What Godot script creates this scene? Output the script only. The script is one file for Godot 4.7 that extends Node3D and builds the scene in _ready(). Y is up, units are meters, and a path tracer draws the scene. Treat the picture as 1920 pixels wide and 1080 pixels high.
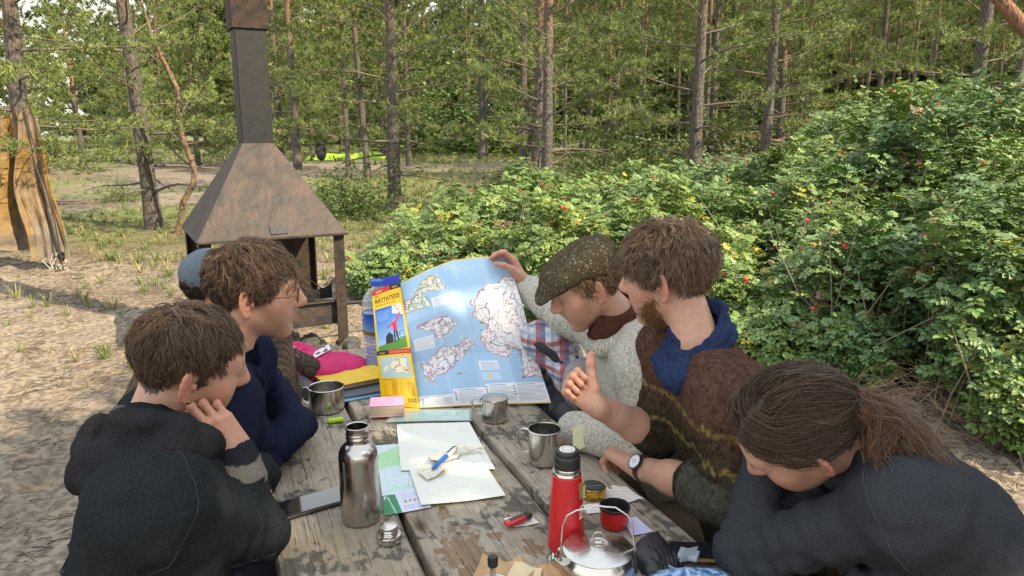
extends Node3D

const ACROSS := Vector3(0.9298, 0.0, -0.3681)
const ALONG := Vector3(-0.3681, 0.0, -0.9298)
var rng := RandomNumberGenerator.new()
var used := {}
var nz := FastNoiseLite.new()
var nz2 := FastNoiseLite.new()
var nzp := FastNoiseLite.new()
var nzq := FastNoiseLite.new()
var M := {}


# ---------------------------------------------------------------- mesh collector: faces are given counter-clockwise seen from outside
class MB:
	var v := PackedVector3Array()
	var uv := PackedVector2Array()
	var c := PackedColorArray()
	var idx := PackedInt32Array()
	var col := Color.WHITE

	func vert(p: Vector3, u := Vector2.ZERO) -> int:
		v.append(p)
		uv.append(u)
		c.append(col)
		return v.size() - 1

	func tri(a: int, b: int, d: int) -> void:
		idx.append(a)
		idx.append(d)
		idx.append(b)

	func quad(a: int, b: int, d: int, e: int) -> void:
		tri(a, b, d)
		tri(a, d, e)

	func face(a: Vector3, b: Vector3, d: Vector3, e: Vector3, ua := Vector2.ZERO, ub := Vector2(1, 0), ud := Vector2(1, 1), ue := Vector2(0, 1)) -> void:
		quad(vert(a, ua), vert(b, ub), vert(d, ud), vert(e, ue))

	func tube(pts: PackedVector3Array, rad, sides := 6, caps := true, flat := 1.0) -> void:
		var n := pts.size()
		var first := v.size()
		var t := (pts[1] - pts[0]).normalized()
		var u := t.cross(Vector3.UP)
		if u.length() < 0.1:
			u = t.cross(Vector3.RIGHT)
		u = u.normalized()
		for i in n:
			var t2 := (pts[mini(i + 1, n - 1)] - pts[maxi(i - 1, 0)]).normalized()
			u = (u - t2 * u.dot(t2)).normalized()
			var w := t2.cross(u)
			var r: float = rad[i] if rad is PackedFloat32Array or rad is Array else rad
			for j in sides:
				var a := TAU * j / sides
				vert(pts[i] + u * (cos(a) * r) + w * (sin(a) * r * flat), Vector2(float(j) / sides, float(i) / maxf(n - 1, 1)))
		for i in n - 1:
			for j in sides:
				var k := (j + 1) % sides
				quad(first + i * sides + j, first + i * sides + k, first + (i + 1) * sides + k, first + (i + 1) * sides + j)
		if caps:
			var c0 := vert(pts[0])
			var c1 := vert(pts[n - 1])
			for j in sides:
				var k := (j + 1) % sides
				tri(c0, first + k, first + j)
				tri(c1, first + (n - 1) * sides + j, first + (n - 1) * sides + k)

	# profile of (radius, height) from the bottom up the outside
	func lathe(prof: Array, segs := 32, xf := Transform3D()) -> void:
		var rings := []
		var m := prof.size()
		for k in m - 1:
			var fresh := true
			if k > 0:
				var d0: Vector2 = (prof[k] - prof[k - 1]).normalized()
				var d1: Vector2 = (prof[k + 1] - prof[k]).normalized()
				fresh = d0.dot(d1) < 0.8
			if fresh:
				rings.append([prof[k], false])
			rings.append([prof[k + 1], true])
		var start := v.size()
		for r in rings:
			for j in segs + 1:
				var a := TAU * j / segs
				vert(xf * Vector3(sin(a) * r[0].x, r[0].y, cos(a) * r[0].x), Vector2(float(j) / segs, r[0].y))
		var s := segs + 1
		for k in range(1, rings.size()):
			if rings[k][1]:
				for j in segs:
					quad(start + (k - 1) * s + j, start + (k - 1) * s + j + 1, start + k * s + j + 1, start + k * s + j)

	func box(xf: Transform3D, size: Vector3, bevel := 0.002) -> void:
		var h := size * 0.5
		bevel = minf(bevel, minf(h.x, minf(h.y, h.z)) * 0.9)
		var ax := [Vector3.RIGHT, Vector3.UP, Vector3.BACK]
		var ids := {}
		for a in 3:
			for s in [-1.0, 1.0]:
				var b := (a + 1) % 3
				var d := (a + 2) % 3
				var q := []
				for e in [[-1.0, -1.0], [1.0, -1.0], [1.0, 1.0], [-1.0, 1.0]]:
					var p: Vector3 = ax[a] * s * h[a] + ax[b] * e[0] * (h[b] - bevel) + ax[d] * e[1] * (h[d] - bevel)
					var sg := [0, 0, 0]
					sg[a] = int(s)
					sg[b] = int(e[0])
					sg[d] = int(e[1])
					var id := vert(xf * p, Vector2(e[0] * 0.5 + 0.5, 0.5 - e[1] * 0.5))
					ids[[a, sg[0], sg[1], sg[2]]] = id
					q.append(id)
				if s > 0:
					quad(q[0], q[1], q[2], q[3])
				else:
					quad(q[3], q[2], q[1], q[0])
		for a in 3:      # bevel strips along axis a
			var b := (a + 1) % 3
			var d := (a + 2) % 3
			for sb in [-1, 1]:
				for sd in [-1, 1]:
					var k := []
					for f in [[b, -1], [b, 1], [d, 1], [d, -1]]:
						var sg := [0, 0, 0]
						sg[a] = f[1]
						sg[b] = sb
						sg[d] = sd
						k.append(ids[[f[0], sg[0], sg[1], sg[2]]])
					if sb * sd > 0:
						quad(k[3], k[2], k[1], k[0])
					else:
						quad(k[0], k[1], k[2], k[3])
		for sx in [-1, 1]:
			for sy in [-1, 1]:
				for sz in [-1, 1]:
					var k := [ids[[0, sx, sy, sz]], ids[[1, sx, sy, sz]], ids[[2, sx, sy, sz]]]
					if sx * sy * sz > 0:
						tri(k[0], k[1], k[2])
					else:
						tri(k[2], k[1], k[0])

	func ball(xf: Transform3D, r: Vector3, segs := 12, rings := 8) -> void:
		var start := v.size()
		for i in rings + 1:
			var b := PI * i / rings - PI / 2
			for j in segs + 1:
				var a := TAU * j / segs
				vert(xf * Vector3(sin(a) * cos(b) * r.x, sin(b) * r.y, cos(a) * cos(b) * r.z), Vector2(float(j) / segs, float(i) / rings))
		for i in rings:
			for j in segs:
				quad(start + i * (segs + 1) + j, start + i * (segs + 1) + j + 1, start + (i + 1) * (segs + 1) + j + 1, start + (i + 1) * (segs + 1) + j)

	# a sheet with thickness: fn(u, v) gives points; u to the right, v up when seen from the front
	func sheet(nu: int, nv: int, fn: Callable, thick := 0.0006) -> void:
		var pts := PackedVector3Array()
		for j in nv + 1:
			for i in nu + 1:
				pts.append(fn.call(float(i) / nu, float(j) / nv))
		var s := nu + 1
		var front := v.size()
		for j in nv + 1:
			for i in s:
				vert(pts[j * s + i], Vector2(float(i) / nu, 1.0 - float(j) / nv))
		var back := v.size()
		for j in nv + 1:
			for i in s:
				var du := pts[j * s + mini(i + 1, nu)] - pts[j * s + maxi(i - 1, 0)]
				var dv := pts[mini(j + 1, nv) * s + i] - pts[maxi(j - 1, 0) * s + i]
				vert(pts[j * s + i] - du.cross(dv).normalized() * thick, Vector2(float(i) / nu, 1.0 - float(j) / nv))
		for j in nv:
			for i in nu:
				var a := j * s + i
				quad(front + a, front + a + 1, front + a + s + 1, front + a + s)
				quad(back + a, back + a + s, back + a + s + 1, back + a + 1)
		for i in nu:
			quad(back + i, back + i + 1, front + i + 1, front + i)
			var t := nv * s + i
			quad(front + t, front + t + 1, back + t + 1, back + t)
		for j in nv:
			var a := j * s
			quad(front + a, front + a + s, back + a + s, back + a)
			a += nu
			quad(back + a, back + a + s, front + a + s, front + a)

	func prism(poly: PackedVector2Array, xf: Transform3D, depth: float) -> void:  # poly counter-clockwise in x, y; extruded from z 0 to depth
		var t := Geometry2D.triangulate_polygon(poly)
		var lo := v.size()
		var n := poly.size()
		for p in poly:
			vert(xf * Vector3(p.x, p.y, depth), p)
		for p in poly:
			vert(xf * Vector3(p.x, p.y, 0), p)
		for i in range(0, t.size(), 3):
			var a := t[i]
			var b := t[i + 1]
			var d := t[i + 2]
			if (poly[b] - poly[a]).cross(poly[d] - poly[a]) < 0:
				var e := b
				b = d
				d = e
			tri(lo + a, lo + b, lo + d)
			tri(lo + n + a, lo + n + d, lo + n + b)
		for i in n:
			var k := (i + 1) % n
			face(xf * Vector3(poly[i].x, poly[i].y, 0), xf * Vector3(poly[k].x, poly[k].y, 0), xf * Vector3(poly[k].x, poly[k].y, depth), xf * Vector3(poly[i].x, poly[i].y, depth))

	func normals() -> PackedVector3Array:
		var nn := PackedVector3Array()
		nn.resize(v.size())
		for i in range(0, idx.size(), 3):
			var a := idx[i]
			var b := idx[i + 1]
			var d := idx[i + 2]
			var f := (v[d] - v[a]).cross(v[b] - v[a])
			nn[a] += f
			nn[b] += f
			nn[d] += f
		for i in nn.size():
			nn[i] = nn[i].normalized() if nn[i].length_squared() > 1e-24 else Vector3.UP
		return nn

	func mesh(mat: Material = null, with_color := false) -> ArrayMesh:
		var arr := []
		arr.resize(Mesh.ARRAY_MAX)
		arr[Mesh.ARRAY_VERTEX] = v
		arr[Mesh.ARRAY_NORMAL] = normals()
		arr[Mesh.ARRAY_TEX_UV] = uv
		if with_color:
			arr[Mesh.ARRAY_COLOR] = c
		arr[Mesh.ARRAY_INDEX] = idx
		var m := ArrayMesh.new()
		m.add_surface_from_arrays(Mesh.PRIMITIVE_TRIANGLES, arr)
		if mat:
			m.surface_set_material(0, mat)
		return m


# ---------------------------------------------------------------- rounded bodies: joined capsules and ellipsoids, meshed as surface nets
class SDF:
	var kind := PackedInt32Array()      # 0 capsule, 1 ellipsoid; +2 carved away
	var a := PackedVector3Array()
	var b := PackedVector3Array()
	var ra := PackedFloat32Array()
	var rb := PackedFloat32Array()
	var kk := PackedFloat32Array()
	var inv: Array[Basis] = []
	var ridge := PackedFloat32Array()
	var freq := PackedFloat32Array()
	var at := PackedFloat32Array()
	var namp := 0.0
	var nscale := Vector3.ONE
	var noise: FastNoiseLite
	var xf := Transform3D()
	var paint: Callable

	func cap(p: Vector3, q: Vector3, r0: float, r1: float, k := 0.02, carve := false, rd := 0.0, fq := 0.0, ce := 1.0) -> void:
		kind.append(2 if carve else 0)
		var z := xf.basis.get_scale().x
		a.append(xf * p)
		b.append(xf * q - xf * p)
		ra.append(r0 * z)
		rb.append(r1 * z)
		kk.append(k * z)
		inv.append(Basis())
		ridge.append(rd)
		freq.append(fq)
		at.append(ce)

	func ell(p: Vector3, r: Vector3, bas := Basis(), k := 0.02, carve := false) -> void:
		kind.append(3 if carve else 1)
		var z := xf.basis.get_scale().x
		r *= z
		a.append(xf * p)
		b.append(r)
		ra.append(maxf(r.x, maxf(r.y, r.z)))
		rb.append(minf(r.x, minf(r.y, r.z)))
		kk.append(k * z)
		inv.append((xf.basis.orthonormalized() * bas).inverse())
		ridge.append(0.0)
		freq.append(0.0)
		at.append(0.0)

	func chain(pts: Array, r0: float, r1: float, k := 0.01) -> void:
		for i in pts.size() - 1:
			cap(pts[i], pts[i + 1], lerpf(r0, r1, float(i) / (pts.size() - 1)), lerpf(r0, r1, float(i + 1) / (pts.size() - 1)), k)

	func one(i: int, p: Vector3) -> float:
		if kind[i] & 1:
			var l: Vector3 = inv[i] * (p - a[i])
			var r := b[i]
			var q := l / r
			var k0 := q.length()
			if k0 < 0.001:
				return -rb[i]
			return k0 * (k0 - 1.0) / (q / r).length()
		var ba := b[i]
		var pa := p - a[i]
		var h := clampf(pa.dot(ba) / maxf(ba.length_squared(), 1e-9), 0.0, 1.0)
		var d := (pa - ba * h).length() - lerpf(ra[i], rb[i], h)
		if ridge[i] > 0.0:
			var e := 1.0 - absf(h - at[i]) * 1.15
			if e > 0.0:
				d -= ridge[i] * e * (absf(sin(h * freq[i] * 0.5 + 3.0 * noise.get_noise_3dv(p * 22.0) + 2.0 * noise.get_noise_3dv(p * 9.0))) - 0.6)
		return d

	func value(p: Vector3, list: PackedInt32Array) -> float:
		var d := 10.0
		for i in list:
			var e := one(i, p)
			var k := kk[i]
			if kind[i] > 1:
				e = -e
				var h := maxf(k - absf(d - e), 0.0) / k
				d = maxf(d, e) + h * h * k * 0.25
			else:
				var h := maxf(k - absf(d - e), 0.0) / k
				d = minf(d, e) - h * h * k * 0.25
		if namp > 0.0:
			d -= namp * noise.get_noise_3dv(p * nscale)
		return d

	func build(mb: MB, cell: float) -> void:
		const N := 5
		var size := cell * N
		var half := size * 0.5
		var rad := half * 1.7321
		var blocks := {}
		for i in kind.size():
			if kind[i] > 1:
				continue
			var lo: Vector3
			var hi: Vector3
			if kind[i] & 1:
				lo = a[i] - Vector3.ONE * ra[i]
				hi = a[i] + Vector3.ONE * ra[i]
			else:
				var r := maxf(ra[i], rb[i])
				var q := a[i] + b[i]
				lo = a[i].min(q) - Vector3.ONE * r
				hi = a[i].max(q) + Vector3.ONE * r
			var g := kk[i] * 0.3 + namp + ridge[i] + cell
			lo -= Vector3.ONE * g
			hi += Vector3.ONE * g
			for x in range(floori(lo.x / size), floori(hi.x / size) + 1):
				for y in range(floori(lo.y / size), floori(hi.y / size) + 1):
					for z in range(floori(lo.z / size), floori(hi.z / size) + 1):
						blocks[Vector3i(x, y, z)] = true
		var where := {}
		var quads: Array[Vector3i] = []
		var axes := PackedInt32Array()
		var s := PackedFloat32Array()
		s.resize(216)
		var every := PackedInt32Array(range(kind.size()))
		for bk: Vector3i in blocks:
			var c := Vector3(bk) * size + Vector3.ONE * half
			var list := PackedInt32Array()
			for i in every:
				if one(i, c) < rad * 2.0 + kk[i] * 1.6 + ridge[i] + namp + 0.003:
					list.append(i)
			if list.is_empty() or absf(value(c, list)) > rad * 1.7 + namp * 2.0:
				continue
			var org := Vector3(bk) * size
			var neg := 0
			var n := 0
			for z in 6:
				for y in 6:
					for x in 6:
						var d := value(org + Vector3(x, y, z) * cell, list)
						s[n] = d
						n += 1
						if d < 0.0:
							neg += 1
			if neg == 0 or neg == 216:
				continue
			var base := bk * N
			for z in N:
				for y in N:
					for x in N:
						var i := x + y * 6 + z * 36
						var d0 := s[i]
						var d1 := s[i + 1]
						var d2 := s[i + 6]
						var d3 := s[i + 7]
						var d4 := s[i + 36]
						var d5 := s[i + 37]
						var d6 := s[i + 42]
						var d7 := s[i + 43]
						var m := int(d0 < 0.0) + int(d1 < 0.0) + int(d2 < 0.0) + int(d3 < 0.0) + int(d4 < 0.0) + int(d5 < 0.0) + int(d6 < 0.0) + int(d7 < 0.0)
						if m == 0 or m == 8:
							continue
						var sum := Vector3.ZERO
						var cnt := 0
						if (d0 < 0.0) != (d1 < 0.0): sum += Vector3(d0 / (d0 - d1), 0, 0); cnt += 1
						if (d2 < 0.0) != (d3 < 0.0): sum += Vector3(d2 / (d2 - d3), 1, 0); cnt += 1
						if (d4 < 0.0) != (d5 < 0.0): sum += Vector3(d4 / (d4 - d5), 0, 1); cnt += 1
						if (d6 < 0.0) != (d7 < 0.0): sum += Vector3(d6 / (d6 - d7), 1, 1); cnt += 1
						if (d0 < 0.0) != (d2 < 0.0): sum += Vector3(0, d0 / (d0 - d2), 0); cnt += 1
						if (d1 < 0.0) != (d3 < 0.0): sum += Vector3(1, d1 / (d1 - d3), 0); cnt += 1
						if (d4 < 0.0) != (d6 < 0.0): sum += Vector3(0, d4 / (d4 - d6), 1); cnt += 1
						if (d5 < 0.0) != (d7 < 0.0): sum += Vector3(1, d5 / (d5 - d7), 1); cnt += 1
						if (d0 < 0.0) != (d4 < 0.0): sum += Vector3(0, 0, d0 / (d0 - d4)); cnt += 1
						if (d1 < 0.0) != (d5 < 0.0): sum += Vector3(1, 0, d1 / (d1 - d5)); cnt += 1
						if (d2 < 0.0) != (d6 < 0.0): sum += Vector3(0, 1, d2 / (d2 - d6)); cnt += 1
						if (d3 < 0.0) != (d7 < 0.0): sum += Vector3(1, 1, d3 / (d3 - d7)); cnt += 1
						var p := org + (Vector3(x, y, z) + sum / cnt) * cell
						var ci := base + Vector3i(x, y, z)
						if paint.is_valid():
							mb.col = paint.call(p)
						where[ci] = mb.vert(p)
						if (d0 < 0.0) != (d1 < 0.0):
							quads.append(ci)
							axes.append(0 if d0 < 0.0 else 3)
						if (d0 < 0.0) != (d2 < 0.0):
							quads.append(ci)
							axes.append(1 if d0 < 0.0 else 4)
						if (d0 < 0.0) != (d4 < 0.0):
							quads.append(ci)
							axes.append(2 if d0 < 0.0 else 5)
		for n in quads.size():
			var ci := quads[n]
			var ax := axes[n] % 3
			var u := Vector3i(0, 1, 0) if ax == 0 else Vector3i(0, 0, 1) if ax == 1 else Vector3i(1, 0, 0)
			var w := Vector3i(0, 0, 1) if ax == 0 else Vector3i(1, 0, 0) if ax == 1 else Vector3i(0, 1, 0)
			var i0: int = where.get(ci - u - w, -1)
			var i1: int = where.get(ci - w, -1)
			var i2: int = where.get(ci, -1)
			var i3: int = where.get(ci - u, -1)
			if i0 < 0 or i1 < 0 or i2 < 0 or i3 < 0:
				continue
			if axes[n] < 3:
				mb.quad(i0, i1, i2, i3)
			else:
				mb.quad(i3, i2, i1, i0)
		mb.col = Color.WHITE


# ---------------------------------------------------------------- naming
func numbered(called: String, parent: Node) -> String:
	var key := [parent, called]
	var n: int = used.get(key, 0)
	used[key] = n + 1
	return called if n == 0 else "%s_%03d" % [called, n]


func tag(o: Node3D, label: String, category: String, group := "", kind := "") -> Node3D:
	if label:
		o.set_meta("label", label)
	if category:
		o.set_meta("category", category)
	if group:
		o.set_meta("group", group)
	if kind:
		o.set_meta("kind", kind)
	return o


func put(called: String, mesh: Mesh, parent: Node = self, mat: Material = null) -> MeshInstance3D:
	var o := MeshInstance3D.new()
	o.name = numbered(called, parent)
	o.mesh = mesh
	if mat:
		o.material_override = mat
	parent.add_child(o, true)
	return o


func obj(called: String, mb: MB, mat: Material, parent: Node = self, with_color := false) -> MeshInstance3D:
	return put(called, mb.mesh(mat, with_color), parent)


func thing(called: String, label: String, category: String, at := Vector3.ZERO, turn := 0.0, group := "") -> Node3D:
	var o := Node3D.new()
	o.name = numbered(called, self)
	add_child(o, true)
	o.position = at
	o.rotation.y = turn
	tag(o, label, category, group)
	return o


func struct(called: String, mb: MB, mat: Material, with_color := false) -> MeshInstance3D:
	var o := obj(called, mb, mat, self, with_color)
	o.set_meta("kind", "structure")
	return o


func scatter(called: String, mesh: Mesh, where: Array[Transform3D], tints: PackedColorArray, parent: Node = self) -> MultiMeshInstance3D:
	var mm := MultiMesh.new()
	mm.transform_format = MultiMesh.TRANSFORM_3D
	mm.use_colors = tints.size() > 0
	mm.mesh = mesh
	mm.instance_count = where.size()
	for i in where.size():
		mm.set_instance_transform(i, where[i])
		if tints.size():
			mm.set_instance_color(i, tints[i])
	var o := MultiMeshInstance3D.new()
	o.name = numbered(called, parent)
	o.multimesh = mm
	parent.add_child(o, true)
	o.set_meta("kind", "stuff")
	return o


# ---------------------------------------------------------------- materials
func lin(r: float, g: float, b: float) -> Color:
	return Color(r, g, b).linear_to_srgb()


func mat(color: Color, rough := 0.8, metal := 0.0) -> StandardMaterial3D:
	var m := StandardMaterial3D.new()
	m.albedo_color = color
	m.roughness = rough
	m.metallic = metal
	return m


func vmat(rough := 0.85) -> StandardMaterial3D:
	var m := mat(Color.WHITE, rough)
	m.vertex_color_use_as_albedo = true
	return m


func noise_image(sd: int, fq: float, size := 256, octaves := 4, type := FastNoiseLite.TYPE_SIMPLEX_SMOOTH) -> Image:
	var n := FastNoiseLite.new()
	n.seed = sd
	n.frequency = fq
	n.noise_type = type
	n.fractal_octaves = octaves
	return n.get_seamless_image(size, size)


func gray_tex(im: Image, lo := 0.0, hi := 1.0) -> ImageTexture:
	var o := Image.create(im.get_width(), im.get_height(), false, Image.FORMAT_RGB8)
	for y in im.get_height():
		for x in im.get_width():
			var g := lerpf(lo, hi, im.get_pixel(x, y).r)
			o.set_pixel(x, y, Color(g, g, g))
	return ImageTexture.create_from_image(o)


func ramp_tex(im: Image, cols: Array) -> ImageTexture:   # spreads the noise over a list of colours
	var o := Image.create(im.get_width(), im.get_height(), false, Image.FORMAT_RGB8)
	var n := cols.size() - 1
	for y in im.get_height():
		for x in im.get_width():
			var g := clampf(im.get_pixel(x, y).r, 0.0, 0.999) * n
			var i := int(g)
			var ca: Color = cols[i]
			o.set_pixel(x, y, ca.lerp(cols[i + 1], g - i))
	return ImageTexture.create_from_image(o)


func bump(im: Image, strength: float) -> ImageTexture:
	var o: Image = im.duplicate()
	o.convert(Image.FORMAT_RGBA8)
	o.bump_map_to_normal_map(strength)
	return ImageTexture.create_from_image(o)


func tri(m: StandardMaterial3D, scale: float) -> StandardMaterial3D:
	m.uv1_triplanar = true
	m.uv1_scale = Vector3.ONE * scale
	return m


func textured(m: StandardMaterial3D, albedo: Texture2D, normal: Texture2D = null, scale := 1.0, nscale := 1.0) -> StandardMaterial3D:
	m.albedo_texture = albedo
	if normal:
		m.normal_enabled = true
		m.normal_texture = normal
		m.normal_scale = nscale
	return tri(m, scale)


func T(s: float, a: float, y := 0.75) -> Vector3:      # a spot on the table: across, along, height
	return ACROSS * s + ALONG * a + Vector3(0, y, 0)


func turned(deg: float, at := Vector3.ZERO) -> Transform3D:
	return Transform3D(Basis(Vector3.UP, deg_to_rad(deg)), at)


func facing(forward: Vector3, up: Vector3, at: Vector3) -> Transform3D:    # z forward, y up, x to the left of whoever faces forward
	var f := forward.normalized()
	var u := (up - f * up.dot(f)).normalized()
	return Transform3D(Basis(u.cross(f), u, f), at)


func sm(a: float, b: float, x: float) -> float:
	var t := clampf((x - a) / (b - a), 0.0, 1.0)
	return t * t * (3.0 - 2.0 * t)


func terrain(x: float, z: float) -> float:
	var h := 0.55 * sm(9.0, 26.0, -z) + 0.92 * sm(1.7, 5.2, x) * sm(3.0, 7.0, -z) * (1.0 - 0.5 * sm(8.0, 14.0, -z))
	h += nz.get_noise_2d(x * 6.0, z * 6.0) * 0.10 * sm(5.0, 14.0, Vector2(x, z).length())
	return h


func _ready() -> void:
	var cam := Camera3D.new()
	cam.name = "camera"
	add_child(cam)
	cam.position = Vector3(0, 1.55, 0)
	cam.rotation_degrees = Vector3(-12.0, 0, 0)
	cam.fov = rad_to_deg(2.0 * atan(540.0 / 1391.0))
	cam.near = 0.05
	cam.far = 400.0
	cam.current = true
	var env := Environment.new()
	env.background_mode = Environment.BG_SKY
	var sky := Sky.new()
	var sm_ := ProceduralSkyMaterial.new()
	sm_.sky_top_color = Color(0.80, 0.83, 0.86)
	sm_.sky_horizon_color = Color(1.0, 0.97, 0.91)
	sm_.sky_curve = 0.18
	sm_.sky_energy_multiplier = 1.05
	sm_.ground_bottom_color = Color(0.30, 0.28, 0.22)
	sm_.ground_horizon_color = Color(0.60, 0.60, 0.56)
	sm_.use_debanding = false
	sky.sky_material = sm_
	env.sky = sky
	env.tonemap_mode = Environment.TONE_MAPPER_LINEAR
	env.tonemap_exposure = 2.03
	env.sdfgi_enabled = true
	env.ssao_enabled = true
	env.ssil_enabled = true
	var we := WorldEnvironment.new()
	we.name = "environment"
	we.environment = env
	add_child(we)
	var sun := DirectionalLight3D.new()
	sun.name = "sun"
	sun.light_energy = 1.6
	sun.light_color = Color(1.0, 0.92, 0.78)
	sun.light_angular_distance = 0.5
	sun.shadow_enabled = true
	add_child(sun)
	sun.look_at_from_position(Vector3(0.66, 0.64, 0.40) * 20.0, Vector3.ZERO)
	nz.seed = 1
	nz.frequency = 0.01
	nz2.seed = 2
	nz2.frequency = 0.01
	nzp.seed = 3
	nzp.frequency = 0.3
	nzq.seed = 4
	nzq.frequency = 0.3
	rng.seed = 1
	var t0 := Time.get_ticks_msec()
	for step in [build_ground, build_forest, build_roses, build_litter, build_fireplace, build_camp, build_table, build_items, build_people]:
		step.call()
		print(step.get_method(), " ", Time.get_ticks_msec() - t0)


# ---------------------------------------------------------------- ground
func spread(lo: float, a: float, b: float, hi: float, step: float) -> PackedFloat32Array:
	var out := PackedFloat32Array()
	var left := []
	var x := a
	var d := step
	while x > lo:
		d *= 1.13
		x -= d
		left.append(x)
	left.reverse()
	for l in left:
		out.append(l)
	x = a
	while x < b:
		out.append(x)
		x += step
	d = step
	while x < hi:
		out.append(x)
		d *= 1.13
		x += d
	out.append(hi)
	return out


func thicket(x: float, z: float) -> float:     # 0 outside the roses, rising to 1 well inside
	var front := -2.35 - 0.72 * (3.6 - x)      # nearest z at which roses grow
	if x < 2.3:
		front = -4.2 - 0.66 * (2.3 - x)
	front += nz.get_noise_2d(x * 40.0, 7.0) * 0.5
	var edge := minf((front - z) / 0.75, (x + 1.55 - 0.13 * maxf(0.0, -z - 7.0) + 0.35 * nz.get_noise_2d(z * 45.0, 3.0)) / 0.7)
	edge = minf(edge, (z + 12.6 + nz.get_noise_2d(x * 30.0, 55.0) * 1.5) / 0.8)
	return clampf(edge, 0.0, 1.0)


func build_ground() -> void:
	var xs := spread(-90.0, -6.0, 4.2, 90.0, 0.05)
	var zs := spread(-110.0, -9.0, 0.6, 14.0, 0.05)
	var mb := MB.new()
	var dents := []
	for i in 420:
		var p := Vector2(rng.randf_range(-6.0, 4.2), rng.randf_range(-9.0, 0.4))
		dents.append([p, rng.randf_range(0.0, TAU), rng.randf_range(0.07, 0.13), rng.randf_range(0.015, 0.035)])
	var near := {}
	for i in dents.size():
		var g := Vector2i((dents[i][0] / 0.5).floor())
		for dx in [-1, 0, 1]:
			for dy in [-1, 0, 1]:
				var k := g + Vector2i(dx, dy)
				if not near.has(k):
					near[k] = []
				near[k].append(i)
	for z in zs:
		for x in xs:
			var h := terrain(x, z)
			var close := sm(-12.0, -7.0, z)
			h += close * (0.024 * nz.get_noise_2d(x * 90.0, z * 90.0) + 0.022 * nz2.get_noise_2d(x * 260.0, z * 260.0))
			for i in near.get(Vector2i((Vector2(x, z) / 0.5).floor()), []):
				var e: Vector2 = (Vector2(x, z) - dents[i][0]).rotated(dents[i][1])
				var q: float = Vector2(e.x / 1.0, e.y / 1.9).length() / dents[i][2]
				if q < 1.6:
					h -= dents[i][3] * (1.0 - sm(0.55, 1.0, q)) - dents[i][3] * 0.5 * sm(0.8, 1.1, q) * (1.0 - sm(1.1, 1.6, q))
			var green := sm(-0.20, 0.15, nz.get_noise_2d(x * 7.0 + 40.0, z * 16.0)) * sm(8.5, 11.5, -z) * (1.0 - 0.75 * sm(-3.0, 0.0, x) * sm(-30.0, -14.0, z))
			green = maxf(green, 0.75 * sm(22.0, 30.0, -z))
			var duff := sm(-0.05, 0.35, nz2.get_noise_2d(x * 22.0, z * 30.0)) * (0.25 + 0.45 * sm(4.0, 9.0, -z))
			duff = maxf(duff, sm(0.0, 0.6, thicket(x, z)))
			var s := 1.0 + 0.12 * nz.get_noise_2d(x * 60.0, z * 60.0)
			var k := Color(0.27 * s, 0.22 * s, 0.165 * s)
			k = k.lerp(Color(0.17, 0.125, 0.085), duff)
			k = k.lerp(Color(0.17, 0.20, 0.055), green)
			mb.col = k
			mb.vert(Vector3(x, h, z), Vector2(x, z))
	var w := xs.size()
	for j in zs.size() - 1:
		for i in w - 1:
			var a := j * w + i
			mb.quad(a + w, a + w + 1, a + 1, a)
	var m := vmat(0.95)
	var im := noise_image(3, 0.02, 512, 5)
	textured(m, gray_tex(im, 0.55, 1.2), bump(noise_image(5, 0.03, 512, 5), 7.0), 1.6, 0.9)
	struct("ground", mb, m, true)


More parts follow.
